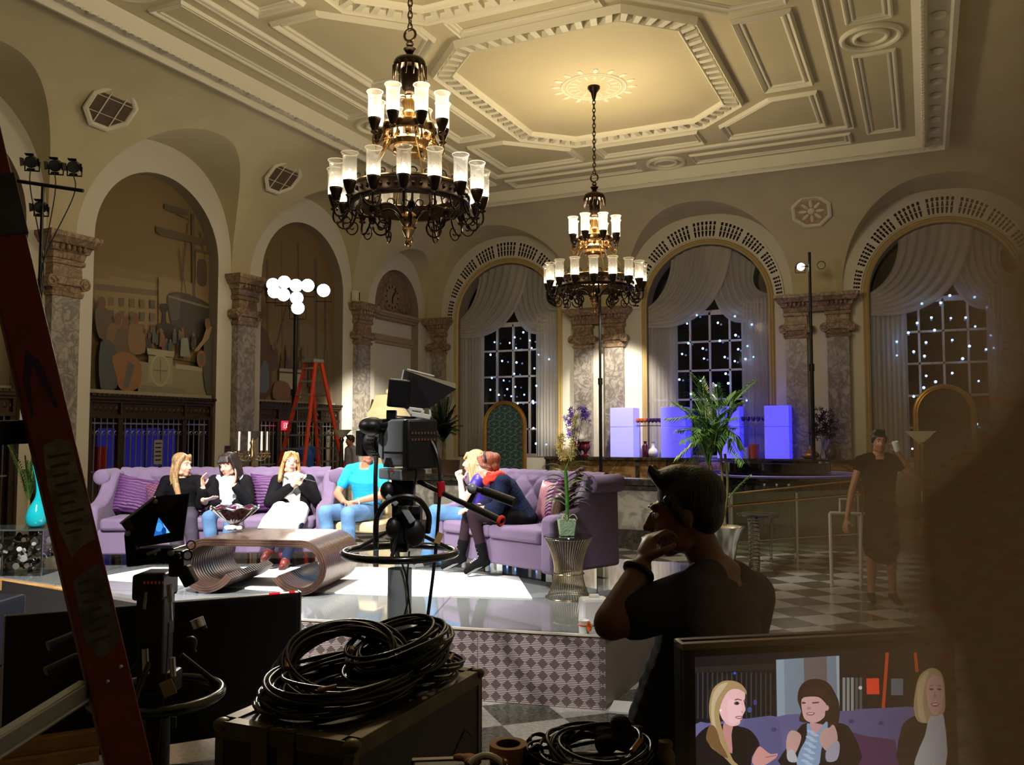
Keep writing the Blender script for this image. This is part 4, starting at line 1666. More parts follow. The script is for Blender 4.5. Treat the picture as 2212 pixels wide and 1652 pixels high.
plum = ruched('plum_ruched_satin', (92, 44, 104))
cushion('cushion', 'dark plum ruched cushion at the left end of the long sofa', on1(-.9, .52, .70), SF1[1] + .1, rad(-14), .44, .42, .16, plum, 'plum ruched cushions', rad(12))
cushion('cushion', 'silver and plum woven cushion beside the plum one on the long sofa', on1(-.58, .44, .69), SF1[1] - .15, rad(-16), .4, .38, .15, woven('silver_plum_weave', (206, 200, 210), (96, 52, 78)), None, rad(-14))
cushion('cushion', 'dark plum ruched cushion between the dark-haired and white-scarfed women', on1(.5, .55, .72), SF1[1], rad(-12), .4, .44, .15, plum, 'plum ruched cushions')
cushion('cushion', 'pale pink satin cushion between the two women at left', on1(-.12, .55, .66), SF1[1], rad(-16), .36, .34, .14, mat('pink_satin', (206, 150, 176), .35, bump=.2, bscale=16), None, rad(8))
cushion('cushion', 'dusty pink satin cushion behind the woman in black boots', on2(.3, .56, .70), SF2[1] - .2, rad(-12), .42, .42, .16, mat('dusty_pink_satin', (168, 116, 128), .4, bump=.25, bscale=12))
cushion('cushion', 'magenta pleated cushion behind the orchid', on2(.46, .46, .70), SF2[1] - .55, rad(-10), .46, .46, .16, ruched('magenta_pleats', (116, 44, 100)), None, rad(-14))
cushion('cushion', 'brown sequinned cushion half hidden behind the orchid stem', on2(.6, .36, .66), SF2[1] - .75, rad(-10), .38, .36, .14, mat('brown_sequins', (84, 56, 44), .35, .4, var=.5, vscale=90, bump=.5, bscale=120))

# ================================================================== coffee table of curled laminated strips
m, nt, b, _ = node_mat('laminated_brown_strips')
n = N(nt)
vec, x, y, z = n.coord()
s_ = n.noise(vec, 3, 3)
st_ = n.m('SINE', n.m('ADD', n.m('MULTIPLY', y, 150), n.m('MULTIPLY', s_, 6)))
nt.links.new(n.mix(n.step(st_, -.9, .7), srgb(62, 44, 36), srgb(104, 80, 68)), b.inputs['Base Color'])
b.inputs['Roughness'].default_value = .28
b.inputs['Metallic'].default_value = .35
nt.links.new(n.bump(st_, .35, .004), b.inputs['Normal'])
M['laminate'] = m
T1 = V((-5.17, 5.90, S + .008)) - FH * .1 - RT * .06
t = thing('coffee_table', 'brown laminated coffee table curling into scrolls at both ends', 'coffee table', T1, rad(17))
R0, Lh, H_ = .2325, .66, .465


def scroll(off):
    cx, RL, path = Lh - R0, .3, []
    for k in range(11):                      # the lip curling up inside the scroll
        be = .95 - .95 * k / 10
        path.append((cx - (RL - off) * sin(be), RL - (RL - off) * cos(be)))
    for k in range(1, 25):                   # the half circle at the end of the table
        a_ = -pi / 2 + pi * k / 24
        path.append((cx + (R0 - off) * cos(a_), R0 + (R0 - off) * sin(a_)))
    path += [(cx - .2, H_ - off), (0, H_ - off)]
    return path + [(-x_, z_) for x_, z_ in path[-2::-1]]


for k in range(6):
    P = scroll(.004 + k * .0105)
    Q = scroll(.004 + k * .0105 + .0085)
    mb2 = MB()
    kq = len(P)
    vs = [(p[0], y_, p[1]) for y_ in (.003 * (k % 2), .86 - .003 * (k % 2)) for p in P] + [(p[0], y_, p[1]) for y_ in (.003 * (k % 2), .86 - .003 * (k % 2)) for p in Q]
    fs = []
    for i in range(kq - 1):
        fs += [(i, i + 1, kq + i + 1, kq + i), (2 * kq + i, 2 * kq + i + 1, 3 * kq + i + 1, 3 * kq + i), (i, i + 1, 2 * kq + i + 1, 2 * kq + i), (kq + i, kq + i + 1, 3 * kq + i + 1, 3 * kq + i)]
    for i in (0, kq - 1):
        fs.append((i, kq + i, 3 * kq + i, 2 * kq + i))
    mb2.add(vs, fs)
    mb2.build('strip', M['laminate'], t, 40)

# scalloped plum glass bowl on the table
p = T1 + rz(rad(17)) @ V((-.44, .56, H_ + .002))
t = thing('bowl', 'wide plum glass bowl with a scalloped silver rim on the coffee table', 'bowl', p)
mb = MB()


def bowl(a, q):
    an = 2 * pi * a
    r_ = .03 + (.21 - .03) * q
    return (r_ * cos(an), r_ * sin(an), .06 + .15 * q ** 1.15 + .01 * q * sin(9 * an))


mb.grid(bowl, 72, 10, True)
mb.build('bowl_body', mat('plum_glass', (60, 14, 44), .08, coat=.8), t, 80, 0, 0, .008)
mb = MB()
mb.tube([(.213 * cos(2 * pi * k / 72), .213 * sin(2 * pi * k / 72), .213 + .01 * sin(9 * 2 * pi * k / 72)) for k in range(72)], .008, 6, True)
mb.build('rim', M['steel'], t)
mb = MB()
for k in range(7):
    a = 2 * pi * k / 7
    mb.ell((.045 * cos(a), .045 * sin(a), .03), (.05, .022, .026), 8, 6, rz(a))
mb.ell((0, 0, .04), (.05, .05, .035))
mb.build('shell_foot', M['white'], t)

# ================================================================== wire side table with the orchid
p = atz(1228, 1290, S)
t = thing('side_table', 'gold wire drum side table with dark glass top beside the right sofa', 'side table', (p.x, p.y, S))
SIDE = V((p.x, p.y, S))
mb = MB()
hh = .5
for k in range(50):
    a = 2 * pi * k / 50
    pts = []
    for j in range(11):
        q = j / 10
        r_ = .118 + .075 * (2 * abs(q - .46)) ** 1.9
        an = a + .12 * (q - .5)
        pts.append((r_ * cos(an), r_ * sin(an), hh * q))
    mb.tube(pts, .0028, 5)
mb.build('wire_drum', mat('warm_nickel', (176, 160, 128), .25, 1), t, 60)
mb = MB()
for r_, z_ in ((.19, .004), (.13, .2), (.19, .49)):
    mb.ring((0, 0, z_), r_, .005, 48, 6)
mb.build('rings', mat('warm_nickel_ring', (176, 160, 128), .25, 1), t)
mb = MB()
mb.lathe([(0, hh), (.205, hh), (.208, hh + .006), (.205, hh + .012), (0, hh + .012)], 48)
mb.build('glass_top', mat('dark_glass_top', (22, 24, 26), .05, coat=.6), t, 30)

pz = SIDE + V((-.005, -.02, hh + .012))
t = thing('potted_orchid', 'yellow orchid in a square pale green pot on the wire table', 'plant', pz, .5)
mb = MB()
mb.add([(-.058, -.058, 0), (.058, -.058, 0), (.058, .058, 0), (-.058, .058, 0), (-.074, -.074, .135), (.074, -.074, .135), (.074, .074, .135), (-.074, .074, .135)],
       [(0, 3, 2, 1), (0, 1, 5, 4), (1, 2, 6, 5), (2, 3, 7, 6), (3, 0, 4, 7)])
mb.add([(-.066, -.066, .12), (.066, -.066, .12), (.066, .066, .12), (-.066, .066, .12)], [(0, 1, 2, 3)])
mb.build('pot', mat('pale_green_pot', (156, 184, 150), .7, var=.12, vscale=20, bump=.4, bscale=60), t, 20, .006)
M['leafgreen'] = mat('orchid_leaf_green', (70, 124, 42), .45, var=.3, vscale=8)
M['darkgreen'] = mat('dark_leaf_green', (34, 58, 34), .45, var=.3, vscale=8)


def leaf(mb, base, d, up, L_, w, droop=.4, nseg=8):
    d, up = V(d).normalized(), V(up).normalized()
    s_ = d.cross(up).normalized()
    vs = []
    for k in range(nseg + 1):
        q = k / nseg
        c_ = V(base) + d * L_ * q + up * (L_ * (.35 * q - droop * q * q))
        ww = w * (sin(pi * (q * .92 + .06)) ** .8)
        vs += [c_ - s_ * ww + up * ww * .35, c_, c_ + s_ * ww + up * ww * .35]
    fs = []
    for k in range(nseg):
        for j in (0, 1):
            fs.append((k * 3 + j, k * 3 + j + 1, k * 3 + 4 + j, k * 3 + 3 + j))
    mb.add(vs, fs)


Rr = random.Random(11)
mb = MB()
mb.tube(smoothpath([(0, 0, .1), (.005, 0, .3), (-.01, .0, .55)], 6), [.016] * 12 + [.012], 8)
mb.build('stalk', M['leafgreen'], t)
for k in range(17):
    z_ = .22 + k * .021
    a = (k % 2) * pi + Rr.uniform(-.5, .5) - .5 + .35
    mb = MB()
    leaf(mb, (0, 0, z_), (cos(a), sin(a), .55), (0, 0, 1), .2 + .06 * Rr.random(), .026, .7)
    mb.build('leaf', M['leafgreen'] if k % 3 else M['darkgreen'], t, 80)
M['orchidyellow'] = mat('yellow_petals', (214, 188, 104), .5, var=.25, vscale=60)


def orchid_flower(mb, c, s_):
    for k in range(5):
        a = 2 * pi * k / 5 + Rr.random()
        dx = V((cos(a), Rr.uniform(-.4, .4), sin(a)))
        mb.ell(V(c) + dx * s_ * .7, (s_ * .55, s_ * .3, s_ * .16), 8, 5, Euler((0, -a, 0)).to_matrix())
    mb.ell(c, s_ * .3, 6, 4)


for sp in ([(-.01, 0, .55), (-.03, 0, .64), (-.05, .01, .75), (-.045, .01, .84)], [(-.01, 0, .55), (.03, 0, .66), (.06, 0, .82), (.085, 0, 1.0)]):
    mb = MB()
    mb.tube(smoothpath(sp, 6), .004, 6)
    spk = mb.build('flower_spike', M['leafgreen'], t)
    pts = smoothpath(sp, 8)
    mb = MB()
    for q in pts[7:]:
        for k in range(2):
            orchid_flower(mb, q + V((Rr.uniform(-.03, .03), Rr.uniform(-.03, .03), Rr.uniform(-.01, .01))), .019)
    mb.build('blossoms', M['orchidyellow'], spk, 80)
mb = MB()
for k in range(7):
    a = Rr.uniform(0, 6.28)
    mb.tube(bez([(0, 0, .13), (.06 * cos(a), .06 * sin(a), .22), (.09 * cos(a), .09 * sin(a), .14)], 8), .003, 5)
mb.build('root', mat('orchid_root', (176, 170, 140), .7), t)

# dried dark red flowers behind the orchid, leaning on the sofa arm
t = thing('flower_arrangement', 'dark red dried flowers and leaves on the sofa arm behind the orchid', 'flowers', on2(.76, .3, .65), .3)
M['darkred'] = mat('dark_red_petals', (72, 30, 40), .6, var=.4, vscale=40)
mb = MB()
for k in range(60):
    q = k / 60
    mb.ell((.02 + .12 * q + Rr.uniform(-.03, .03), Rr.uniform(-.03, .03), .12 + .28 * q + Rr.uniform(-.02, .02)), (.02, .02, .012), 6, 4)
mb.build('blossom_spike', M['darkred'], t)
for k in range(5):
    mb = MB()
    a = k * 1.3
    leaf(mb, (.0, 0, .04), (cos(a), sin(a), .6), (0, 0, 1), .2, .06, .4)
    mb.build('leaf', mat('dark_red_leaf', (52, 26, 30), .5), t, 80)
mb = MB(); mb.tube(smoothpath([(0, 0, 0), (.04, 0, .2), (.14, 0, .42)], 6), .004, 5); mb.build('stem', M['darkred'], t)

# ================================================================== acrylic cube table, vase
p0, p1 = atz(89, 1244, S), atz(112, 1222, S)
dx = V((-.9, -.44, 0)).normalized()
dy = V((-dx.y * -1, 0, 0))
ang = atan2(.44, .9)
t = thing('side_table', 'clear cube side table filled with mirrored discs at the left edge', 'side table', p0, ang)
A = .62
mb = MB()
mb.box(-A, 0, 0, 0, .42, .43)
mb.build('clear_case', M['clear'], t, 0)
mb = MB()
for x_, y_ in ((-A, 0), (0, 0), (0, .42), (-A, .42)):
    mb.box(x_ - .006, y_ - .006, 0, x_ + .006, y_ + .006, .43)
mb.build('corner_edge', M['steel'], t, 0)
for k in range(90):
    r_ = Rr.uniform(.018, .036)
    c_ = (-Rr.uniform(.04, A - .04), Rr.uniform(.04, .38), Rr.uniform(.04, .39))
    mb = MB()
    d = V((Rr.uniform(-1, 1), Rr.uniform(-1.5, 0), Rr.uniform(-.6, .6))).normalized()
    mb.tube([V(c_) - d * .008, V(c_) + d * .008], r_, 14)
    mb.build('disc', [M['steel'], M['white'], M['gloss_black'], M['steel']][k % 4], t, 30)
mb = MB()
mb.box(-A - .02, -.02, .43, .02, .44, .445)
mb.build('glass_top', mat('dark_glass_slab', (60, 66, 66), .06, coat=.5), t, 0, .003)
t = thing('vase', 'turquoise glass vase with a long wavy neck on the clear cube table', 'vase', p0 + rz(ang) @ V((-.17, .2, .445)))
m = mat('turquoise_glass', (18, 150, 160), .08, coat=.9)
prof = [(0, 0), (.06, 0), (.085, .02), (.1, .07), (.1, .11), (.085, .17), (.06, .22), (.036, .27), (.026, .33), (.022, .42), (.02, .5), (.021, .57), (.026, .61)]
mb = MB()
vs, fs, K = [], [], 28
for r_, z_ in prof:
    ox = .0 if z_ < .22 else .028 * sin((z_ - .22) / .39 * 2 * pi * .85) + .045 * max(0, z_ - .27)
    if z_ > .5:
        ox -= (z_ - .5) * .32
    vs += [(ox + r_ * cos(2 * pi * i / K), r_ * sin(2 * pi * i / K), z_) for i in range(K)]
for j in range(len(prof) - 1):
    fs += [(j * K + i, j * K + (i + 1) % K, (j + 1) * K + (i + 1) % K, (j + 1) * K + i) for i in range(K)]
mb.add(vs, fs)
mb.build('vase_body', m, t, 80, 0, 1)
mb = MB()
mb.ring((-.012, 0, .612), .026, .005, 20, 6)
mb.build('lip', mat('silver_lip', (210, 220, 220), .2, .6), t)

# ================================================================== chair between the sofas
CH = V((-5.46, 7.80, S))
CHA = rad(8)
t = thing('armchair', 'cream cushioned chair with dark legs behind the turquoise-shirted man', 'chair', CH, CHA)
m = mat('cream_leather', (214, 190, 146), .5)
mb = MB(); mb.box(-.29, -.28, .34, .29, .28, .45); mb.build('seat', m, t, 30, .03)
mb = MB(); mb.box(-.29, .24, .47, .29, .32, .86); mb.build('backrest', m, t, 30, .03)
for x_ in (-.27, .27):
    for y_ in (-.25, .27):
        mb = MB(); mb.box(x_ - .022, y_ - .022, 0, x_ + .022, y_ + .022, .34); mb.build('leg', M['blackmetal'], t, 0, .004)
# ================================================================== stone ledge, parapet and what stands on them
LY, LZ = 24.15, 1.22
mb = MB()
mb.box(-10.35, LY + .06, 0, -1.55, YB - .01, LZ - .09)
t = thing('baseboard_back', None, None, kind='structure')
mb.build('ledge_body', M['brown_marble'], t, 0)
mb = MB(); mb.box(-10.4, LY, LZ - .09, -1.5, YB - .01, LZ); mb.build('ledge_cap', M['dark_marble'], t, 0, .01)
mb = MB()
for x_ in (-10.3, -7.5, -6.6, -4.6, -1.62):
    mb.box(x_ - .06, LY + .02, 0, x_ + .06, LY + .07, LZ - .09)
mb.build('ledge_post', M['dark_marble'], t, 0)

t = thing('parapet', 'marble-panelled parapet with a dark coping running behind both sofas', 'parapet', (0, 13.9, 0))
mb = MB(); mb.box(-11.4, -.14, 1.03, -3.2, .2, 1.14); mb.box(-11.4, -.1, .95, -3.2, .16, 1.03); mb.build('coping', M['dark_marble'], t, 0, .015)
mb = MB(); mb.box(-11.4, -.1, 0, -3.2, .16, .3); mb.build('plinth', M['dark_marble'], t, 0)
for k in range(5):
    mb = MB(); x0 = -11.3 + k * 1.64
    mb.box(x0, -.06, .3, x0 + 1.5, .12, .95); mb.build('marble_panel', M['light_marble'], t, 0, .01)
for k in range(6):
    mb = MB(); x0 = -11.4 + k * 1.64
    mb.box(x0, -.1, .3, x0 + .11, .16, .95); mb.build('divider', M['dark_marble'], t, 0)


def lit_mat(name, col, strength):
    m, nt, b, _ = node_mat(name)
    b.inputs['Base Color'].default_value = srgb(180, 180, 225)
    b.inputs['Roughness'].default_value = .3
    b.inputs['Emission Color'].default_value = srgb(*col)
    b.inputs['Emission Strength'].default_value = strength
    return m


LC = [((-8.32, -7.62), lit_mat('pale_lit_acrylic', (150, 145, 255), .8), 'lit column of white-blue cubes left of the middle window'),
      ((-6.81, -6.1), lit_mat('violet_lit_acrylic', (66, 58, 255), .85), 'lit violet column of cubes just left of the tall palm'),
      ((-5.22, -4.6), lit_mat('blue_lit_acrylic', (60, 58, 255), .85), 'lit blue column of cubes half hidden behind the palm fronds'),
      ((-3.94, -3.3), lit_mat('deep_lit_acrylic', (66, 60, 255), .85), 'lit blue-violet column of cubes at the right, clear of the palm')]
for (x0, x1), m, lb in LC:
    t = thing('lit_column', lb, 'lit column', ((x0 + x1) / 2, LY + .35, LZ), 0, 'lit cube columns on the ledge')
    w = (x1 - x0) / 2
    mb = MB(); mb.box(-w, -.3, 0, w, .3, .86); mb.build('lower_cube', m, t, 0, .008)
    mb = MB(); mb.box(-w, -.3, .875, w, .3, 1.43); mb.build('upper_cube', m, t, 0, .008)


def on_ledge(px, dy=.3):
    p = atY(px, 980, LY + dy)
    return V((p.x, p.y, LZ))


def lathe_thing(name, label, cat, loc, prof, m, group=None, n=20, part='body'):
    mb = MB(); mb.lathe(prof, n)
    if group or True:
        t = thing(name, label, cat, loc, 0, group)
        mb.build(part, m, t, 60)
    return t


redglass = mat('dark_red_glass', (96, 14, 36), .1, coat=.6)
URN = [(0, 0), (.11, 0), (.12, .03), (.05, .09), (.06, .14), (.15, .24), (.15, .32), (.12, .38), (.17, .44), (.16, .45), (.1, .38), (0, .36)]
lathe_thing('vase', 'dark red flared vase on the ledge, right one of the pair by the purple orchid', 'vase', on_ledge(1265), URN, redglass, 'pair of dark red urns')
lathe_thing('vase', 'dark red flared vase on the ledge, left one of the pair by the purple orchid', 'vase', on_ledge(1250, .45), URN, redglass, 'pair of dark red urns')
t = lathe_thing('bottle', 'dark red bottle on the ledge beside the round white vase', 'bottle', on_ledge(1394), [(0, 0), (.09, 0), (.095, .02), (.095, .32), (.05, .37), (.04, .38), (.04, .42), (.05, .43), (.05, .46), (0, .46)], mat('plum_bottle', (70, 16, 44), .2))
lathe_thing('vase', 'round white vase with a straight neck between the lit columns', 'vase', on_ledge(1411), [(0, 0), (.08, 0), (.135, .07), (.145, .14), (.12, .22), (.05, .28), (.045, .42), (.06, .45), (.05, .45), (0, .4)], mat('white_glaze', (226, 226, 226), .2))
t = lathe_thing('vase', 'squat gold pumpkin vase at the foot of the right black pole', 'vase', on_ledge(1750), [(0, 0), (.14, 0), (.23, .06), (.24, .12), (.18, .19), (.07, .23), (.03, .27), (.025, .36), (.035, .38), (0, .37)], M['gold'])
lathe_thing('vase', 'grey smoked bottle vase at the right end of the ledge', 'vase', on_ledge(1795), [(0, 0), (.08, 0), (.15, .1), (.15, .2), (.1, .32), (.05, .38), (.04, .42), (.055, .44), (0, .43)], mat('smoked_glass', (74, 72, 80), .15, coat=.5))
lathe_thing('tumbler', 'orange glass tumbler on the ledge right of the palm', 'glass', on_ledge(1629), [(0, 0), (.11, 0), (.14, .36), (.145, .38), (.13, .38), (.1, .03), (0, .03)], mat('orange_glass', (170, 84, 24), .15))
lathe_thing('tumbler', 'pale lilac tumbler on the ledge left of the orange one', 'glass', on_ledge(1611), [(0, 0), (.1, 0), (.12, .28), (.125, .3), (.11, .3), (.09, .03), (0, .03)], mat('lilac_glass', (190, 180, 230), .15))


def flower_vase(loc, label, h, vm, fm, seed, spread, two=True):
    t = thing('flower_vase', label, 'flowers', loc)
    mb = MB(); mb.lathe([(0, 0), (.07, 0), (.09, .04), (.05, .2), (.03, .38), (.045, .46), (.035, .46), (.02, .36), (0, .05)], 16); mb.build('vase', vm, t, 60)
    R = random.Random(seed)
    for a, hh in (((-.16, 1.0), (.2, 1.1), (-.12, .62)) if two else ((0, .95), (.14, .75), (-.15, .7))):
        mb = MB()
        tip = V((a * h, 0, hh * h))
        mb.tube(bez([(0, 0, .1), (0, 0, .5 * h), tip], 8), .008, 5)
        st = mb.build('stem', M['darkgreen'], t)
        mb = MB()
        for k in range(34):
            q = tip * 1.0 + V((R.gauss(0, spread), R.gauss(0, spread * .6), R.gauss(-.02, spread * 1.3)))
            orchid_flower(mb, q, .062)
        mb.build('blossoms', fm, st, 80)
    return t


purple = mat('purple_orchid', (66, 42, 128), .5, var=.3, vscale=30)
flower_vase(on_ledge(1247, .15), 'purple orchid sprays in a clear vase before the lit pillars', 1.2, M['clear'], purple, 3, .085)
flower_vase(on_ledge(1778, .2), 'dark plum flower bunch in a clear tapered vase by the right black pole', 1.15, M['clear'], mat('plum_flower', (46, 20, 44), .6, var=.3, vscale=30), 5, .1, False)

# thin glass shelves between the columns carrying goblets
gob = {}


def shelf(px0, px1, y, label, cols_, group):
    a, c = atY(px0, y, LY + .35), atY(px1, y, LY + .35)
    z = (a.z + c.z) / 2
    t = thing('glass_shelf', label, 'shelf', ((a.x + c.x) / 2, LY + .35, z))
    w = (c.x - a.x) / 2
    mb = MB(); mb.box(-w, -.12, -.02, w, .12, 0); mb.build('glass_plate', M['clear'], t, 0)
    mb = MB(); mb.box(-w, -.125, -.02, w, -.12, 0); mb.build('bright_edge', M['steel'], t, 0)
    k = len(cols_)
    for i, (nm, cl) in enumerate(cols_):
        x_ = (a.x + c.x) / 2 - w * .8 + 1.6 * w * i / (k - 1)
        if nm not in gob:
            gob[nm] = mat(nm + '_goblet_glass', cl, .12, coat=.5)
        tg = thing('goblet', group[1] % (nm, ['first', 'second', 'third', 'fourth', 'fifth', 'sixth', 'seventh'][i]), 'goblet', (x_, LY + .35, z), 0, group[0])
        mb = MB(); mb.lathe([(0, 0), (.04, .0), (.04, .006), (.008, .012), (.008, .08), (0, .08)], 14); mb.build('foot', M['clear'], tg, 60)
        mb = MB(); mb.lathe([(0, .08), (.04, .09), (.06, .13), (.06, .18), (.05, .21), (.046, .21), (.054, .17), (.05, .13), (0, .1)], 14); mb.build('goblet_bowl', gob[nm], tg, 60)


OR, PU = ('orange', (196, 96, 44)), ('plum', (60, 34, 84))
shelf(1372, 1432, 919, 'glass shelf between the first two lit columns', [OR, OR, OR, PU, PU, PU, PU], ('goblets on the left glass shelf', '%s goblet on the left glass shelf, %s from the left'))
shelf(1600, 1655, 916, 'glass shelf left of the last lit column', [PU, PU, PU, PU, PU], ('goblets on the right glass shelf', '%s goblet on the right glass shelf, %s from the left'))

# ------------------------------------------------------------------ gold arched screens
m, nt, b, _ = node_mat('teal_damask')
n = N(nt)
vec, x, y, z = n.coord()
px_, pz_ = .36, .46
row = n.m('FLOOR', n.m('DIVIDE', z, pz_ / 2))
sh_ = n.m('MULTIPLY', n.m('MODULO', n.m('ADD', row, 40), 2), .5)
u = n.m('SUBTRACT', n.m('FRACT', n.m('ADD', n.m('DIVIDE', x, px_), sh_)), .5)
w = n.m('SUBTRACT', n.m('FRACT', n.m('DIVIDE', z, pz_ / 2)), .5)
rad_ = n.m('SQRT', n.m('ADD', n.m('MULTIPLY', u, u), n.m('MULTIPLY', n.m('MULTIPLY', w, w), .7)))
ang_ = n.m('ARCTAN2', w, u)
pet = n.m('ADD', n.m('MULTIPLY', n.m('SINE', n.m('MULTIPLY', ang_, 6)), .09), n.m('MULTIPLY', n.m('SINE', n.m('MULTIPLY', rad_, 46)), .12))
f1 = n.m('LESS_THAN', n.m('ABSOLUTE', n.m('SUBTRACT', n.m('ADD', rad_, pet), .3)), .1)
f2 = n.m('LESS_THAN', n.m('ADD', rad_, n.m('MULTIPLY', pet, .5)), .08)
col_ = n.mix(f1, srgb(96, 146, 160), srgb(24, 24, 28))
nt.links.new(n.mix(f2, col_, srgb(150, 150, 142)), b.inputs['Base Color'])
b.inputs['Roughness'].default_value = .6
M['damask'] = m


def arch_screen(px0, px1, pytop, Y, label, cloth):
    a, c = atY(px0, 985, Y), atY(px1, 985, Y)
    R_ = (c.x - a.x) / 2
    top = atY((px0 + px1) / 2, pytop, Y).z
    t = thing('arched_screen', label, 'screen', ((a.x + c.x) / 2, Y, 0), 0)
    out = [(-R_ + .05, .02)] + [(-(R_ - .05) * cos(pi * k / 24), top - R_ + (R_ - .05) * sin(pi * k / 24)) for k in range(25)] + [(R_ - .05, .02)]
    mb = MB()
    mb.tube([(x_, 0, z_) for x_, z_ in out], .06, 8)
    mb.tube([(x_ * .93, -.03, (z_ - .0) if z_ < .1 else z_ - .03) for x_, z_ in out], .025, 6)
    mb.build('gilt_frame', M['gold'], t)
    if cloth:
        mb = MB(); mb.prism(out, .0, .02, 'y'); mb.build('damask_panel', M['damask'], t, 0)
    else:
        mb = MB(); mb.prism(out, .0, .02, 'y'); mb.build('dark_panel', mat('dark_screen_cloth', (34, 30, 26), .8), t, 0)
    mb = MB(); mb.box(-R_, -.16, 0, R_, .16, .05); mb.build('foot', M['gold'], t, 0)


arch_screen(1045, 1137, 866, 23.4, 'gold arched screen with teal and black damask in front of the left window', True)
arch_screen(1975, 2112, 830, 23.4, 'gold arched frame with dark panel before the dim right window', False)


# ------------------------------------------------------------------ torchieres, candelabra
def torchiere(px, py, D, label, r, pole_m, bowl_m, rz0=0):
    p = atD(px, py, D)
    t = thing('torchiere_lamp', label, 'floor lamp', (p.x, p.y, 0))
    h = p.z
    mb = MB(); mb.lathe([(0, h - r * .75), (r * .2, h - r * .72), (r * .5, h - r * .45), (r * .8, h - r * .12), (r, h), (r * .97, h), (r * .7, h - r * .15), (0, h - r * .5)], 28); mb.build('lamp_bowl', bowl_m, t, 60)
    mb = MB(); mb.lathe([(.03, h - r * .7), (.05, h - r * .95), (.03, h - r * 1.2), (.05, h * .6), (.03, h * .58), (.035, h * .3), (.06, h * .28), (.035, h * .24), (.05, .15), (.16, .08), (.2, .0), (0, 0)], 16); mb.build('stem', pole_m, t, 60)
    return t


bw = mat('alabaster_bowl', (188, 176, 148), .4)
torchiere(545, 931, 15.5, 'dark torchiere bowl standing behind the candelabra', .22, M['dark_bronze'], mat('dim_bowl', (116, 106, 92), .4))
torchiere(738, 928, 16.0, 'dark torchiere bowl right of the orange ladder', .2, M['dark_bronze'], mat('dim_bowl_tan', (140, 128, 104), .4))
torchiere(1988, 931, 16.5, 'white-bowled torchiere in front of the right gold arch', .29, M['brass'], mat('pale_bowl', (216, 204, 176), .4, emit=(255, 226, 170), estr=.08))

p = atD(545, 985, 12.4)
t = thing('candelabra', 'silver and gold candelabra with seven white candles behind the long sofa', 'candelabra', (p.x, p.y, 0), PSI)
zc = atD(545, 982, 12.4).z
mb = MB(); mb.lathe([(0, 0), (.16, 0), (.14, .04), (.05, .1), (.03, .3), (.045, .34), (.025, .4), (.03, zc - .5), (.05, zc - .42), (.028, zc - .36), (.03, zc - .1), (.055, zc - .04), (.03, zc), (.05, zc + .06), (.02, zc + .12), (.04, zc + .17), (.0, zc + .24)], 18); mb.build('stem', M['brass'], t, 60)
M['candle'] = mat('white_wax', (236, 230, 220), .5)
for k in range(7):
    a = 2 * pi * k / 7 + .25
    d = V((cos(a), sin(a), 0))
    R_ = .2
    mb = MB()
    mb.tube(bez([V((0, 0, zc)), d * .06 + V((0, 0, zc - .12)), d * R_ + V((0, 0, zc - .1)), d * R_ + V((0, 0, zc))], 12), .008, 6)
    ar = mb.build('arm', M['steel'], t)
    mb = MB()
    mb.lathe([(0, 0), (.05, .012), (.052, .02), (.02, .02), (.02, .06), (0, .06)], 14, d * R_ + V((0, 0, zc)))
    for q in range(6):
        b_ = 2 * pi * q / 6
        mb.ell(d * R_ + V((.045 * cos(b_), .045 * sin(b_), zc - .03)), (.008, .008, .02), 6, 4)
    mb.build('drip_pan', M['brass'], ar)
    mb = MB(); mb.tube([d * R_ + V((0, 0, zc + .04)), d * R_ + V((0, 0, zc + .33))], [.013, .01], 10); mb.build('candle', M['candle'], ar)

# small purple notice on the white jamb
mb = MB(); p = atX(493, 978, XL + .02)
mb.box(0, -.11, -.17, .02, .11, .17)
t = thing('wall_notice', 'small purple notice on the white wall strip left of the candelabra', 'sign', p)
mb.build('notice_board', mat('purple_notice', (70, 52, 92), .5), t, 0)
mb = MB()
for k in range(3):
    mb.box(.021, -.08, -.1 + k * .08, .023, .08, -.08 + k * .08)
mb.build('printed_lines', mat('notice_print', (110, 96, 128), .6), t, 0)

# cream lantern-like stone ornament against the niche wall
p = atX(838, 930, XL + .6)
t = thing('stone_ornament', 'cream stone pedestal with a curved pagoda cap in the niche', 'ornament', (p.x, p.y, 0))
m = mat('cream_stone', (200, 184, 144), .7, var=.08)
mb = MB(); mb.box(-.3, -.4, 0, .3, .4, 2.42); mb.build('pedestal', m, t, 0, .02)
mb = MB(); mb.box(-.4, -.52, 2.3, .4, .52, 2.42); mb.box(-.34, -.45, 2.2, .34, .45, 2.3); mb.build('shelf', m, t, 0, .02)
mb = MB()
pr = [(.46, 0), (.44, .06), (.36, .2), (.3, .42), (.27, .62), (.0, .66)]
vs, fs = [], []
for r_, z_ in pr:
    vs += [(-r_, -r_ * 1.1, 2.42 + z_), (r_, -r_ * 1.1, 2.42 + z_), (r_, r_ * 1.1, 2.42 + z_), (-r_, r_ * 1.1, 2.42 + z_)]
for j in range(len(pr) - 1):
    fs += [(j * 4 + i, j * 4 + (i + 1) % 4, j * 4 + 4 + (i + 1) % 4, j * 4 + 4 + i) for i in range(4)]
mb.add(vs, fs); mb.ell((0, 0, 3.14), .09)
mb.build('pagoda_cap', m, t, 30)


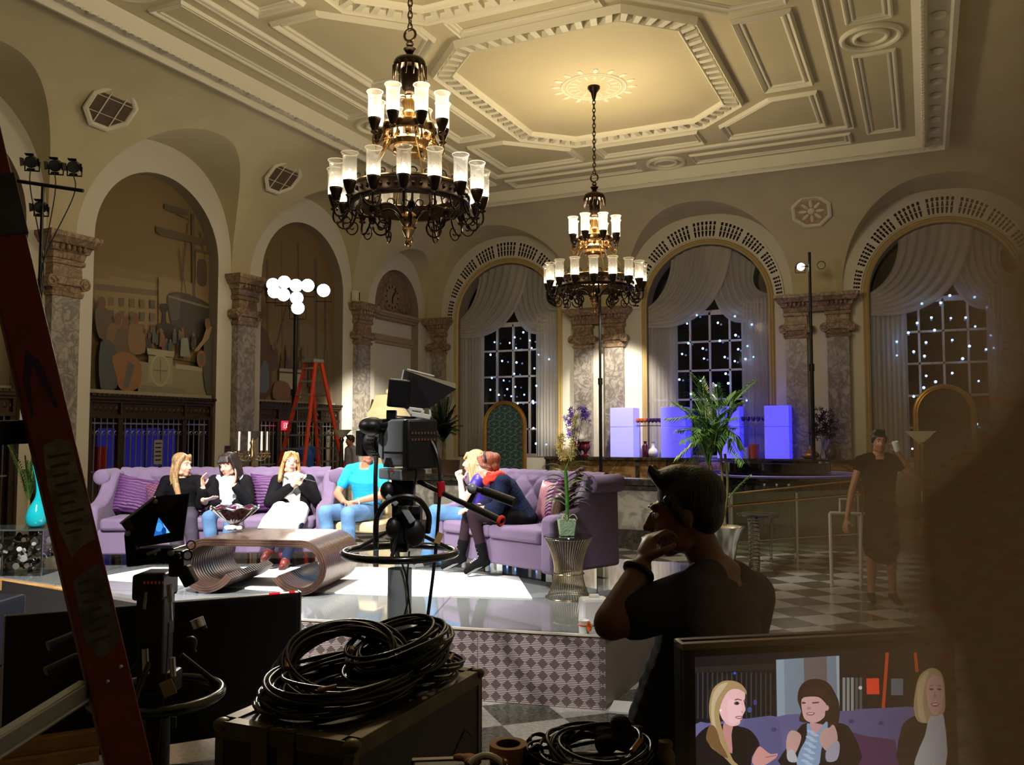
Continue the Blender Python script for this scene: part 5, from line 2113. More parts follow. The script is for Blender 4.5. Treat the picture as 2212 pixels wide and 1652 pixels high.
# ------------------------------------------------------------------ palms
def frond_mb(path, nl, L_, w, droop, mbx=None, seed=0):
    R = random.Random(seed)
    mb = mbx or MB()
    P = smoothpath(path, 8)
    mb.tube(P, [.012 * (1 - .8 * i / len(P)) for i in range(len(P))], 5)
    m_ = len(P)
    for k in range(nl):
        q = .14 + .85 * k / nl
        i = min(int(q * (m_ - 1)), m_ - 2)
        c_ = P[i].lerp(P[i + 1], q * (m_ - 1) - i)
        tg = (P[i + 1] - P[i]).normalized()
        sd = tg.cross(V((0, 0, 1)))
        sd = sd.normalized() if sd.length > .05 else V((1, 0, 0))
        ln = L_ * (sin(pi * (.12 + .82 * q)) ** .7) * R.uniform(.85, 1.1)
        for s_ in (-1, 1):
            d = (sd * s_ * .9 + tg * .75 + V((0, 0, R.uniform(-.1, .15)))).normalized()
            u_ = V((0, 0, 1))
            e = d.cross(u_).normalized()
            a, mid, tip = c_, c_ + d * ln * .5 + u_ * .01, c_ + d * ln - u_ * ln * droop
            mb.add([a, mid - e * w, tip, mid + e * w], [(0, 1, 2, 3)])
    return mb


def palm(name, label, loc, fronds, m_, stems, pot, pm, group=None):
    t = thing(name, label, 'plant', loc)
    for k, (path, nl, L_) in enumerate(fronds):
        frond_mb(path, nl, L_, .0095, .25, None, k).build('frond', m_, t, 80)
    for st in stems:
        mb = MB(); mb.tube(smoothpath(st, 8), .018, 7); mb.build('stem', mat('cane_stem', (116, 104, 56), .5, var=.3, vscale=20), t)
    mb = MB(); mb.lathe(pot, 28); mb.build('pot', pm, t, 60)
    mb = MB(); zt_ = max(z for r_, z in pot) - .05; rt = max(r_ for r_, z in pot) * .8
    mb.lathe([(0, zt_), (rt, zt_ - .02)], 20); mb.build('soil', mat('potting_soil', (40, 32, 24), .9), t)
    return t


PL = atD(1560, 1150, 11.5)
PO = V((PL.x, PL.y, 0))
zl = lambda px, py: atD(px, py, 11.5) - PO
hub1, hub2 = zl(1530, 985), zl(1556, 960)
fr = []
R = random.Random(21)
targets = [(1478, 812, 1), (1520, 815, -1), (1618, 826, 1), (1462, 868, -1), (1440, 905, 1), (1450, 955, -1), (1612, 868, 1), (1606, 925, -1), (1590, 965, 1), (1560, 850, 1), (1490, 880, -1), (1575, 905, 1), (1462, 990, 1), (1500, 1000, -1), (1595, 1000, 1), (1510, 930, -1), (1545, 830, -1), (1580, 880, -1), (1530, 880, 1), (1500, 845, 1), (1555, 930, -1), (1480, 930, 1), (1600, 845, 1), (1585, 940, -1), (1530, 960, 1), (1500, 960, -1)]
for k, (tx, ty, s_) in enumerate(targets):
    h_ = hub1 if k % 2 else hub2
    e_ = zl(tx, ty) + FH * R.uniform(-.45, .45)
    mid = h_.lerp(e_, .5) + V((0, 0, .18)) + FH * R.uniform(-.12, .12)
    fr.append(([h_ - V((0, 0, .15)), h_.lerp(mid, .5) + V((0, 0, .05)), mid, e_], 40, .27))
low = zl(1570, 1080)
fr.append(([low, low.lerp(zl(1622, 1028), .5) + V((0, 0, .02)), zl(1622, 1026)], 18, .09))
M['palmgreen'] = mat('palm_leaf', (96, 136, 62), .3, var=.35, vscale=6, spec=.8)
base = zl(1562, 1135)
palm('potted_palm', 'tall feathery palm in a silver bowl behind the dark-haired man', PO, fr, M['palmgreen'],
     [[base + V((-.04, 0, 0)), zl(1546, 1060), hub1], [base + V((.03, 0, 0)), zl(1562, 1060), hub2], [base, zl(1572, 1050), zl(1566, 980)]],
     [(0, .0), (.12, 0), (.14, .05), (.2, .45), (.26, .6), (.3, .66), (.26, .66), (.2, .6), (0, .55)], M['steel'])

PG = atD(962, 985, 19.5)
PO2 = V((PG.x, PG.y, 0))
z2 = lambda px, py: atD(px, py, 19.5) - PO2
fr = []
hub = z2(957, 955)
for k in range(48):
    tx, ty = 957 + R.gauss(0, 18) + (10 if k % 3 else -6), R.uniform(838, 930)
    if k > 34:
        tx, ty = R.choice([R.uniform(924, 940), R.uniform(975, 992)]), R.uniform(895, 940)
    e_ = z2(tx, ty) + FH * R.uniform(-.3, .3)
    fr.append(([hub, hub.lerp(e_, .5) + V((0, 0, .12)), e_], 26, .2))
palm('potted_palm', 'bushy dark green palm in a brown tub behind the television camera', PO2, fr, mat('fern_green', (36, 66, 34), .6, var=.3, vscale=5), [[z2(956, 990), z2(957, 955)]],
     [(0, 0), (.28, 0), (.3, 1.0), (.33, 1.3), (.3, 1.3), (0, 1.2)], mat('brown_tub', (84, 62, 46), .6))
PG = atD(48, 1100, 10.6)
PO3 = V((PG.x, PG.y, 0))
z3 = lambda px, py: atD(px, py, 10.6) - PO3
fr = []
for k in range(12):
    e_ = z3(R.uniform(38, 85), R.uniform(950, 1040)) + FH * R.uniform(-.3, .3)
    h_ = z3(62, 1080)
    fr.append(([h_, h_.lerp(e_, .5) + V((0, 0, .06)), e_], 22, .13))
palm('potted_palm', 'small green palm behind the turquoise vase at the left edge', PO3, fr, M['palmgreen'], [[z3(60, 1120), z3(62, 1080)]],
     [(0, 0), (.16, 0), (.2, .5), (.22, .62), (.18, .62), (0, .55)], M['dark_bronze'])

# ------------------------------------------------------------------ round bar, glass rail, clear table, white frame
p = atz(1700, 1024, 1.08)
BC = V((-2.6, 17.2, 0))
t = thing('round_bar', 'round dark bar with a glossy top behind the glass railing', 'bar', BC)
mb = MB(); mb.lathe([(0, 1.02), (1.5, 1.02), (1.56, 1.05), (1.56, 1.1), (1.5, 1.12), (0, 1.12)], 64); mb.build('bar_top', M['gloss_black'], t, 30)
mb = MB(); mb.lathe([(1.3, 0), (1.3, 1.02)], 64); mb.build('drum', M['dark_marble'], t)
mb = MB()
for k in range(40):
    a = 2 * pi * k / 40
    mb.box(1.31 * cos(a) - .02, 1.31 * sin(a) - .02, .1, 1.31 * cos(a) + .02, 1.31 * sin(a) + .02, 1.0)
mb.build('fluting', M['greenglass'], t, 0)
mb = MB(); mb.lathe([(.95, 1.12), (1.0, 1.12), (1.0, 1.34), (.97, 1.34), (.95, 1.12)], 48); mb.build('upper_shelf', M['gloss_black'], t, 30)
mb = MB(); mb.ring((0, 0, 1.13), 1.5, .012, 64, 6); mb.build('blue_edge', lit_mat('blue_edge_light', (86, 70, 255), .08), t)

ra, rb = atD(1578, 1093, 12.6), atD(1850, 1063, 13.4)
t = thing('glass_railing', 'low glass railing with two brass rails in front of the round bar', 'railing', (ra.x, ra.y, 0), atan2(rb.y - ra.y, rb.x - ra.x))
Lr = (V((rb.x, rb.y, 0)) - V((ra.x, ra.y, 0))).length
mb = MB(); mb.box(0, -.01, .12, Lr, .01, 1.02); mb.build('glass_panel', M['greenglass'], t, 0)
for z0, z1, y_ in ((ra.z, rb.z, -.05), (ra.z + .15, rb.z + .2, .12)):
    mb = MB(); mb.tube([(-.1, y_, z0), (Lr + .6, y_, z1)], .016, 8); mb.build('rail', M['brass'], t)
for x_ in (0, Lr * .5, Lr):
    mb = MB(); mb.box(x_ - .02, -.025, 0, x_ + .02, .025, 1.0); mb.build('post', M['steel'], t, 0)
mb = MB(); mb.tube([(-.1, -.04, .32), (Lr + .3, -.04, .36)], .008, 6); mb.build('lower_rail', M['steel'], t)

p = atz(1642, 1238, 0)
t = thing('clear_table', 'tall clear pedestal table with an oval top right of the dark-haired man', 'table', (p.x, p.y, 0))
mb = MB(); mb.lathe([(0, .77), (.28, .77), (.295, .785), (.28, .8), (0, .8)], 40); mb.build('oval_top', mat('dark_mirror_top', (40, 42, 52), .05, coat=.6), t, 30)
for a in (.3, 2.4, 4.5):
    d = V((cos(a), sin(a), 0)); e = V((-sin(a), cos(a), 0))
    P = [d * .25 + V((0, 0, .76)), d * .17 + V((0, 0, .72)), d * .15 + V((0, 0, .4)), d * .15 + V((0, 0, .12)), d * .19 + V((0, 0, .03)), d * .24 + V((0, 0, .01))]
    Q = smoothpath(P, 6)
    mb = MB()
    for a_, b_ in zip(Q, Q[1:]):
        mb.add([a_ - e * .06, a_ + e * .06, b_ + e * .06, b_ - e * .06], [(0, 1, 2, 3)])
    mb.build('curved_leg', M['clear'], t, 60, 0, 0, .02)

t = thing('tube_frame', 'white tubular frame standing on the checkered floor before the raised-arm person', 'frame', atz(1797, 1266, 0))
o_ = atz(1797, 1266, 0)
wf = mat('white_tube', (168, 158, 142), .5)
D_ = (o_ - EYE).dot(FH)
lp = lambda px, py: atD(px, py, D_) - o_
mb = MB(); mb.tube([V((0, 0, 0)), lp(1793, 1108)], .022, 8); mb.tube([lp(1793, 1108), lp(1860, 1110)], .022, 8); mb.tube([V((0, 0, .02)), lp(1860, 1272)], .022, 8); mb.tube([lp(1860, 1272), lp(1860, 1110)], .022, 8); mb.build('tube_rectangle', wf, t)
mb = MB(); mb.tube([lp(1815, 1108), lp(1814, 1078), lp(1845, 1079)], .016, 8); mb.build('upper_hook', wf, t)

# ------------------------------------------------------------------ orange step ladder
p0 = atD(672, 1000, 20.2)
LO = V((p0.x, p0.y, 0))
t = thing('step_ladder', 'tall orange step ladder standing in front of the far mural', 'ladder', LO, PSI - rad(34))
M['orange'] = mat('orange_fibreglass', (214, 66, 28), .5)
M['alu'] = mat('aluminium', (176, 178, 178), .4, .7)
Ht = atD(672, 779, 20.2).z
hb, ht, yb = .52, .16, .85
fa = {}
for nm, y0, y1 in (('front_rail', -yb, -.06), ('rear_rail', yb, .12)):
    for sx in (-1, 1):
        mb = MB(); mb.bar((sx * hb, y0, 0), (sx * ht, y1, Ht - .05), .085, .05, (1, 0, 0)); mb.build(nm, M['orange'], t, 0, .006)
for k in range(1, 12):
    q = k / 11.6
    w_ = hb + (ht - hb) * q
    y_ = -yb + (yb - .06) * q
    mb = MB(); mb.box(-w_, y_ - .05, Ht * q - .02, w_, y_ + .05, Ht * q + .02); mb.build('step', M['alu'], t, 0)
    y2 = yb + (.12 - yb) * q
    mb = MB(); mb.box(-w_, y2 - .012, Ht * q - .02, w_, y2 + .012, Ht * q + .02)
    if k < 9:
        mb.bar((w_, y2, Ht * q), (w_ * .6, y2, Ht * q - .16), .02, .02); mb.bar((-w_, y2, Ht * q), (-w_ * .6, y2, Ht * q - .16), .02, .02)
    mb.build('rear_brace', M['alu'], t, 0)
mb = MB(); mb.box(-.2, -.14, Ht - .05, .2, .18, Ht + .03); mb.build('top_cap', M['alu'], t, 0, .01)
# ================================================================== people
def fuse(mb, name, m, parent, voxel, it=6):
    """Melt overlapping solids into one continuous skin."""
    me = bpy.data.meshes.new('tmp')
    me.from_pydata(mb.v, [], mb.f)
    o = bpy.data.objects.new('tmp', me); COL.objects.link(o)
    q = o.modifiers.new('r', 'REMESH'); q.mode = 'VOXEL'; q.voxel_size = voxel; q.adaptivity = 0
    q = o.modifiers.new('s', 'SMOOTH'); q.factor = .5; q.iterations = it
    dg = bpy.context.evaluated_depsgraph_get()
    ev = o.evaluated_get(dg)
    out = bpy.data.meshes.new_from_object(ev)
    out.name = name
    bpy.data.objects.remove(o)
    out.materials.clear(); out.materials.append(m)
    out.polygons.foreach_set('use_smooth', [True] * len(out.polygons))
    r = bpy.data.objects.new(name, out); COL.objects.link(r); r.parent = parent
    return r


def skin_mat(name, col):
    m, nt, b, _ = node_mat(name)
    b.inputs['Base Color'].default_value = srgb(*col)
    b.inputs['Roughness'].default_value = .5
    b.inputs['Subsurface Weight'].default_value = .12
    b.inputs['Subsurface Radius'].default_value = (.02, .008, .004)
    return m


M['skin'] = skin_mat('fair_skin', (216, 170, 146))
M['skin2'] = skin_mat('tanned_skin', (176, 120, 92))
M['eye'] = mat('eye_white', (230, 226, 220), .2)
M['iris'] = mat('dark_iris', (38, 28, 24), .2)
M['lip'] = mat('lip_rose', (196, 112, 106), .45)


def hair_mat(name, col):
    m, nt, b, _ = node_mat(name)
    n = N(nt)
    vec, x, y, z = n.coord()
    mp = nt.nodes.new('ShaderNodeMapping'); mp.inputs['Scale'].default_value = (70, 70, 5)
    nt.links.new(vec, mp.inputs[0])
    ns = n.noise(mp.outputs[0], 2.0, 3)
    nt.links.new(n.mix(n.step(ns, .35, .65), srgb(*[c * .68 for c in col]), srgb(*col)), b.inputs['Base Color'])
    nt.links.new(n.bump(ns, .6, .01), b.inputs['Normal'])
    b.inputs['Roughness'].default_value = .42
    return m


def basis(z, x):
    z = V(z).normalized(); x = V(x)
    x = (x - z * x.dot(z)).normalized()
    return Matrix((x, z.cross(x), z)).transposed()


def spine(mb, J, wid, infl, lo=0, hi=1):
    pts = [J['pelvis'], J['waist'], J['chest'], J['neck']]
    P = smoothpath(pts, 5)
    sx = V(J['shL']) - V(J['shR'])
    nP = len(P)
    for i, p in enumerate(P[:-2]):
        q = i / (nP - 1)
        if q < lo or q > hi:
            continue
        w = [wid[0], wid[1], wid[2], .075]
        d = [wid[3], wid[4], wid[5], .06]
        k = q * 3; a = min(int(k), 2); f = k - a
        ww, dd = w[a] + (w[a + 1] - w[a]) * f, d[a] + (d[a + 1] - d[a]) * f
        t_ = (P[min(i + 1, nP - 1)] - P[max(i - 1, 0)])
        mb.ell(p, (ww + infl, dd + infl, .075 + infl), 16, 8, basis(t_, sx))


FEM = (.165, .128, .148, .12, .095, .11)
MAS = (.165, .15, .185, .12, .11, .13)


def traps(mb, J, r, infl=0):
    n_ = V(J['neck'])
    for s in 'LR':
        sh = V(J['sh' + s])
        mb.cap(n_ + V((0, 0, .0)), r + infl, n_.lerp(sh, .55) + V((0, 0, .008)), r * .95 + infl, 12)
        mb.cap(n_.lerp(sh, .55) + V((0, 0, .008)), r * .95 + infl, sh, .05 + infl, 12)


def arm(mb, J, s, k0, k1, r0, r1, infl=0):
    """the arm from fraction k0 to k1 of its length (0 shoulder, 1 elbow, 2 wrist)"""
    sh, el, wr = V(J['sh' + s]), V(J['el' + s]), V(J['wr' + s])
    rr = lambda q: (.05 + (.04 - .05) * q if q < 1 else .041 + (.027 - .041) * (q - 1)) * r0 + infl
    pt = lambda q: sh.lerp(el, q) if q < 1 else el.lerp(wr, q - 1)
    if k0 < 1:
        a, c = k0, min(k1, 1)
        mb.cap(pt(a), rr(a), pt(c) if c < 1 else el, rr(min(c, .999)), 12)
    if k1 > 1:
        a = max(k0, 1)
        mb.cap(pt(a), rr(a), pt(k1), rr(k1), 12)


def leg(mb, J, s, k0, k1, r0, infl=0):
    hp, kn, an = V(J['hip' + s]), V(J['kn' + s]), V(J['an' + s])
    rr = lambda q: (.088 + (.06 - .088) * q if q < 1 else .06 + (.038 - .06) * (q - 1)) * r0 + infl
    pt = lambda q: hp.lerp(kn, q) if q < 1 else kn.lerp(an, q - 1)
    if k0 < 1:
        mb.cap(pt(k0), rr(k0), pt(min(k1, .9999)), rr(min(k1, .9999)), 14)
    if k1 > 1:
        a = max(k0, 1)
        mid = pt(a + (k1 - a) * .35)
        mb.cap(pt(a), rr(a), pt(k1), rr(k1), 14)
        if a == 1:                           # calf
            mb.ell(mid, (rr(1.3) * 1.05, rr(1.3) * 1.08, .11), 12, 8, basis(an - kn, (1, 0, 0)))


def hand(mb, wr, d, nrm, curl=.5, side=1, sc=1.0, spread=.2):
    d, nrm = V(d).normalized(), V(nrm)
    nrm = (nrm - d * nrm.dot(d)).normalized()
    s_ = d.cross(nrm) * side
    w = V(wr)
    mb.ell(w + d * .05 * sc, (.038 * sc, .016 * sc, .052 * sc), 12, 8, Matrix((s_, nrm, d)).transposed())
    for i, L in enumerate((.072, .082, .076, .058)):
        o_ = (i - 1.5) * .0205 * sc
        b = w + d * .088 * sc + s_ * o_
        dd = (d + s_ * (i - 1.5) * spread * .3).normalized()
        p = b
        for k in range(3):
            a = curl * (.55 + .55 * k) * (1 + .06 * i)
            v_ = dd * cos(a) + nrm * sin(a)
            q = p + v_ * L * sc * (.44, .32, .26)[k]
            mb.cap(p, (.0098 - .0008 * k) * sc, q, (.009 - .0008 * k) * sc, 8)
            p = q
    b = w + d * .03 * sc + s_ * -.03 * sc
    q = b + (d * .55 - s_ * .75 + nrm * .35).normalized() * .042 * sc
    mb.cap(b, .0125 * sc, q, .011 * sc, 8)
    mb.cap(q, .011 * sc, q + (d * .85 - s_ * .3 + nrm * (.2 + curl * .4)).normalized() * .032 * sc, .009 * sc, 8)


def head_prims(mb, H, male=False):
    o = mb.M
    mb.M = o @ H
    mb.ell((0, .018, .035), (.072, .09, .084), 18, 12)
    mb.ell((0, -.03, -.02), (.058, .066, .085), 18, 12)
    mb.ell((0, -.058, -.088), (.034 if male else .028, .028, .024), 12, 8)
    for s_ in (-1, 1):
        mb.ell((s_ * .036, -.055, -.03), (.026, .03, .028), 10, 6)
        mb.ell((s_ * .045, -.02, -.075), (.02, .035, .024), 10, 6)
        mb.ell((s_ * .072, .012, -.008), (.009, .019, .03), 10, 6)
        mb.ell((s_ * .03, -.078, .036), (.025, .014, .01), 10, 6)
    mb.cap((0, -.088, .018), .009, (0, -.112, -.022), .0125, 10)
    for s_ in (-1, 1):
        mb.ell((s_ * .011, -.1, -.026), .009, 8, 6)
    mb.ell((0, -.086, -.052), (.024, .012, .008), 10, 6)
    mb.ell((0, -.083, -.064), (.02, .012, .008), 10, 6)
    mb.M = o


def face_parts(t, H, hm, body, lips=True):
    for s_ in (-1, 1):
        mb = MB(H); mb.ell((s_ * .03, -.0715, .012), (.0125, .0125, .0105), 12, 8); e = mb.build('eye', M['eye'], body)
        mb = MB(H); mb.ell((s_ * .03, -.0835, .012), (.0062, .003, .0068), 10, 6); mb.build('pupil', M['iris'], e)
        mb = MB(H); mb.tube([(s_ * (.012 + .012 * k), -.094 + .004 * k * k * .6, .036 + .005 * sin(k)) for k in range(4)], .0032, 5); mb.build('eyebrow', hm, body)
    if lips:
        mb = MB(H); mb.ell((0, -.0965, -.0535), (.021, .005, .0055), 12, 6); mb.ell((0, -.0935, -.063), (.017, .006, .006), 12, 6); mb.build('lips', M['lip'], body)


def hair(t, style, H, hm, vox=.008, extra=None):
    mb = MB(H)
    mb.ell((0, .03, .052), (.083, .099, .086), 18, 12)
    if style == 'long':
        for s_ in (-1, 1):
            P = smoothpath([(s_ * .05, -.045, .1), (s_ * .078, -.01, .02), (s_ * .088, .01, -.12), (s_ * .085, -.03, -.25), (s_ * .07, -.06, -.34)], 5)
            for i in range(len(P) - 1):
                q = i / len(P)
                mb.cap(P[i], .026 + .012 * sin(pi * q), P[i + 1], .026 + .012 * sin(pi * q) - .012 * q, 8)
        mb.ell((0, .075, -.1), (.085, .045, .2), 14, 10)
    elif style in ('bob', 'wavy'):
        n_ = -.17 if style == 'bob' else -.2
        R = random.Random(5)
        for s_ in (-1, 1):
            for k in range(7):
                a = -.02 + k * .02
                x0, y0 = s_ * (.072 - .002 * k), a
                P = smoothpath([(x0 * .8, y0, .1), (x0 * 1.1, y0, .0), (x0 * 1.3 + R.uniform(-.01, .01), y0 + .01, -.09), (x0 * (1.2 if style == 'bob' else 1.45), y0 - .01, n_ + R.uniform(-.02, .03))], 4)
                for i in range(len(P) - 1):
                    mb.cap(P[i], .022, P[i + 1], .02, 7)
        mb.ell((0, .085, -.06), (.085, .045, .13), 14, 10)
        if style == 'bob':                   # a fringe over the forehead
            for k in range(8):
                x_ = -.055 + k * .016
                mb.cap((x_ * .8, -.05, .1), .018, (x_ * 1.1, -.083, .05), .013, 7)
        else:
            for s_ in (-1, 1):
                mb.cap((s_ * .02, -.06, .105), .022, (s_ * .068, -.05, .02), .02, 7)
    elif style == 'straight':
        for s_ in (-1, 1):
            for k in range(6):
                y0 = -.03 + k * .022
                mb.cap((s_ * .06, y0, .09), .022, (s_ * .086, y0, -.02), .02, 7); mb.cap((s_ * .086, y0, -.02), .02, (s_ * .092, y0 + .005, -.27), .013, 7)
        mb.ell((0, .08, -.12), (.085, .04, .2), 14, 10)
        for k in range(8):
            x_ = -.06 + k * .017
            mb.cap((x_ * .8, -.055, .1), .016, (x_, -.088, .045), .011, 7)
    elif style == 'updo':
        mb.ell((0, .1, .05), (.06, .055, .06), 14, 10)
        mb.ell((0, .075, -.02), (.07, .05, .06), 12, 8)
        for s_ in (-1, 1):
            mb.cap((s_ * .03, -.055, .1), .02, (s_ * .072, -.045, .02), .016, 8); mb.cap((s_ * .072, -.045, .02), .016, (s_ * .07, .03, -.02), .02, 8)
    elif style == 'short':
        mb.ell((0, .056, .004), (.077, .06, .07), 14, 10)
        mb.ell((0, -.005, .11), (.066, .066, .036), 14, 8)
        for s_ in (-1, 1):
            mb.cap((s_ * .07, -.03, .05), .018, (s_ * .073, .0, -.01), .012, 8)
        R = random.Random(3)
        for k in range(14):                  # quiff
            x_ = R.uniform(-.05, .05)
            mb.cap((x_, -.045, .1), .02, (x_ * 1.1, -.064 - R.uniform(0, .014), .134 + R.uniform(-.014, .016)), .009, 7)
    if extra:
        extra(mb)
    return fuse(mb, 'hair', hm, t, vox, 3)


def head_matrix(c, yaw=0, pitch=0, roll=0):
    return Matrix.Translation(V(c)) @ (Matrix.Rotation(yaw, 4, 'Z') @ Matrix.Rotation(roll, 4, 'Y') @ Matrix.Rotation(pitch, 4, 'X'))


def seated(**kw):
    J = dict(pelvis=(0, 0, .50), waist=(0, .03, .63), chest=(0, .04, .78), neck=(0, .02, .905), head=(0, -.005, 1.03),
             shL=(.165, .03, .86), shR=(-.165, .03, .86), hipL=(.09, -.02, .50), hipR=(-.09, -.02, .50),
             knL=(.11, -.44, .50), knR=(-.11, -.44, .50), anL=(.11, -.47, .09), anR=(-.11, -.47, .09),
             toL=(.11, -.6, .03), toR=(-.11, -.6, .03),
             elL=(.24, -.02, .62), wrL=(.15, -.24, .58), elR=(-.24, -.02, .62), wrR=(-.15, -.24, .58))
    J.update(kw)
    return J


def body(t, J, H, skin, wid, vox=.009, hands=None, male=False, legr=1.0, armr=1.0, scl=1.0, feet=True):
    mb = MB()
    spine(mb, J, wid, -.004)
    mb.cap(J['shL'], .055, J['shR'], .055, 12)
    traps(mb, J, .05 if male else .04)
    nk = V(J['neck'])
    mb.cap(nk - V((0, 0, .05)), .06 if male else .052, V(H @ V((0, .02, -.05))), .054 if male else .045, 14)
    head_prims(mb, H, male)
    for s in 'LR':
        arm(mb, J, s, 0, 2, armr, 1)
        leg(mb, J, s, 0, 2, legr)
        if feet:
            an, to = V(J['an' + s]), V(J['to' + s])
            heel = an + (an - to).normalized() * .04 - V((0, 0, .03))
            mb.cap(heel, .034, to, .026, 10); mb.cap(an, .04, an.lerp(to, .5), .034, 10)
        wr, el = V(J['wr' + s]), V(J['el' + s])
        h = (hands or {}).get(s, {})
        d = h.get('d', (wr - el).normalized())
        nr = h.get('n', V((0, 0, -1)))
        hand(mb, wr, d, nr, h.get('curl', .5), h.get('side', 1 if s == 'L' else -1), h.get('sc', 1.0), h.get('spread', .2))
    return fuse(mb, 'body', skin, t, vox, 4)


def top(t, J, name, m, wid, infl=.014, sleeve=2, vox=.01, lo=.0, hi=.86, sl0=0, extra=None, armr=1.0):
    mb = MB()
    spine(mb, J, wid, infl, lo, hi)
    for s in 'LR':
        if sleeve:
            arm(mb, J, s, sl0, sleeve, armr, 1, infl)
    mb.cap(V(J['shL']), .055 + infl, V(J['shR']), .055 + infl, 12)
    if wid[0] != FEM[0] or wid[2] > .16:
        n_ = V(J['neck'])
        for s in 'LR':
            mb.cap(n_.lerp(V(J['sh' + s]), .42), .05 + infl, V(J['sh' + s]), .052 + infl, 12)
    if extra:
        extra(mb)
    return fuse(mb, name, m, t, vox, 4)


def trousers(t, J, name, m, infl=.012, to=1.95, vox=.01, legr=1.0, flare=0, extra=None):
    mb = MB()
    P = V(J['pelvis'])
    mb.ell(P, (.165 + infl, .125 + infl, .11 + infl), 16, 10)
    for s in 'LR':
        leg(mb, J, s, 0, to, legr, infl)
        if flare:
            k, a = V(J['kn' + s]), V(J['an' + s])
            mb.cap(k.lerp(a, .5), .06, k.lerp(a, 1.02), .06 + flare, 12)
    if extra:
        extra(mb)
    return fuse(mb, name, m, t, vox, 4)


def shoes(t, J, m, name='shoe', heel=0.0, boot=0):
    for s in 'LR':
        mb = MB()
        an, to = V(J['an' + s]), V(J['to' + s])
        f = (to - an); f.z = 0; f = f.normalized() if f.length > .01 else V((0, -1, 0))
        mb.cap(an - f * .025 - V((0, 0, .03)), .042, to, .034, 10)
        mb.cap(an - V((0, 0, .01)), .045, an.lerp(to, .55), .04, 10)
        if boot:
            kn = V(J['kn' + s])
            mb.cap(an, .048, an.lerp(kn, boot), .056, 12)
        o = fuse(mb, name, m, t, .008, 3)
        if heel:
            mb = MB()
            h = an - f * .035
            mb.tube([h + V((0, 0, -.04)), V((h.x, h.y, max(.0, h.z - .04 - heel)))], [.028, .02], 10)
            mb.bar(an - V((0, 0, .06)) + f * .02, to - V((0, 0, .03)), .07, .02)
            mb.build('heel_sole', mat('grey_sole', (96, 98, 98), .6), o, 40)
        if boot:
            mb = MB()
            kn = V(J['kn' + s])
            for k in range(7):
                q = an.lerp(to, .5 - k * .09) if k < 4 else an.lerp(kn, (k - 3) * .08)
                c = q + f * .045 + V((0, 0, .028 if k < 4 else 0))
                sd = f.cross(V((0, 0, 1)))
                mb.tube([c - sd * .025, c + sd * .025], .004, 5)
            mb.build('lace', M['trim'], o)


def person(label, loc, ang):
    return thing('person', label, 'person', loc, ang)


BLK = mat('black_jersey', (13, 12, 15), .85, bump=.15, bscale=40, spec=.12)
JACK = mat('black_wool_jacket', (15, 14, 18), .85, bump=.2, bscale=50, spec=.12)
JEANS = mat('blue_denim', (70, 104, 142), .85, var=.25, vscale=9, bump=.2, bscale=120)
WHITEC = mat('white_cloth', (236, 234, 230), .8, bump=.25, bscale=26)

# --- woman in black with long blonde hair, turned to her left
loc = on1(-.36, .36)
t = person('seated woman in a black top with long straight blonde hair, leftmost on the long sofa', loc, SF1[1] + .12)
J = seated(elL=(.25, -.1, .64), wrL=(.26, -.32, .68), elR=(-.26, .0, .63), wrR=(-.12, -.26, .58), head=(.0, -.02, 1.03), knL=(.15, -.42, .5), anL=(.2, -.46, .09), toL=(.24, -.59, .03), knR=(.0, -.45, .51), anR=(.05, -.5, .09), toR=(.08, -.63, .03))
H = head_matrix(J['head'], rad(58), rad(4), 0)
hm = hair_mat('blonde_hair', (188, 150, 104))
bd = body(t, J, H, M['skin'], FEM, .008, dict(L=dict(d=V((.85, -.4, .15)), n=V((0, .3, 1)), curl=.25), R=dict(curl=.3)))
face_parts(t, H, hm, bd)
hair(t, 'long', H, hm)
top(t, J, 'black_top', BLK, FEM, sleeve=1.05)
trousers(t, J, 'grey_trousers', mat('charcoal_trousers', (58, 52, 64), .85, spec=.12))
shoes(t, J, BLK)

# --- woman with dark bob, blazer and white blouse, both hands raised
loc = on1(.13, .38)
t = person('seated woman with a dark bob, black blazer and white ruffled blouse, both hands raised', loc, SF1[1])
J = seated(elR=(-.27, -.12, .62), wrR=(-.22, -.22, .80), elL=(.24, -.14, .64), wrL=(.09, -.2, .83), head=(-.01, -.04, 1.03), knL=(.12, -.42, .51), knR=(-.1, -.44, .51), anR=(-.05, -.4, .09), anL=(.08, -.42, .09), toR=(-.06, -.55, .03), toL=(.08, -.57, .03))
H = head_matrix(J['head'], rad(-22), rad(14), rad(-6))
hm = hair_mat('dark_brown_hair', (40, 28, 26))
bd = body(t, J, H, M['skin'], FEM, .008, dict(R=dict(d=V((-.05, -.1, 1)), n=V((1, -.2, 0)), curl=.55), L=dict(d=V((.25, -.05, 1)), n=V((-1, -.2, 0)), curl=.35)))
face_parts(t, H, hm, bd)
hair(t, 'bob', H, hm)


def ruff(mb):
    for k in range(9):
        for s_ in (-1, 1):
            mb.ell((s_ * .03 + .012 * (k % 2), -.085 - .004 * k, .9 - .034 * k), (.04, .025, .022), 8, 6)


top(t, J, 'white_blouse', WHITEC, FEM, infl=.010, sleeve=1.9, extra=ruff)


def open_front(mb):
    for s_ in (-1, 1):
        mb.cap((s_ * .15, -.03, .84), .05, (s_ * .13, -.075, .62), .05, 10)
        mb.cap((s_ * .13, -.075, .62), .055, (s_ * .17, -.06, .5), .06, 10)
        mb.ell((s_ * .14, .01, .66), (.055, .11, .2), 12, 8)
    mb.ell((0, .075, .7), (.16, .06, .24), 14, 10)
    mb.cap((-.12, -.1, .64), .03, (.12, -.1, .64), .03, 8)


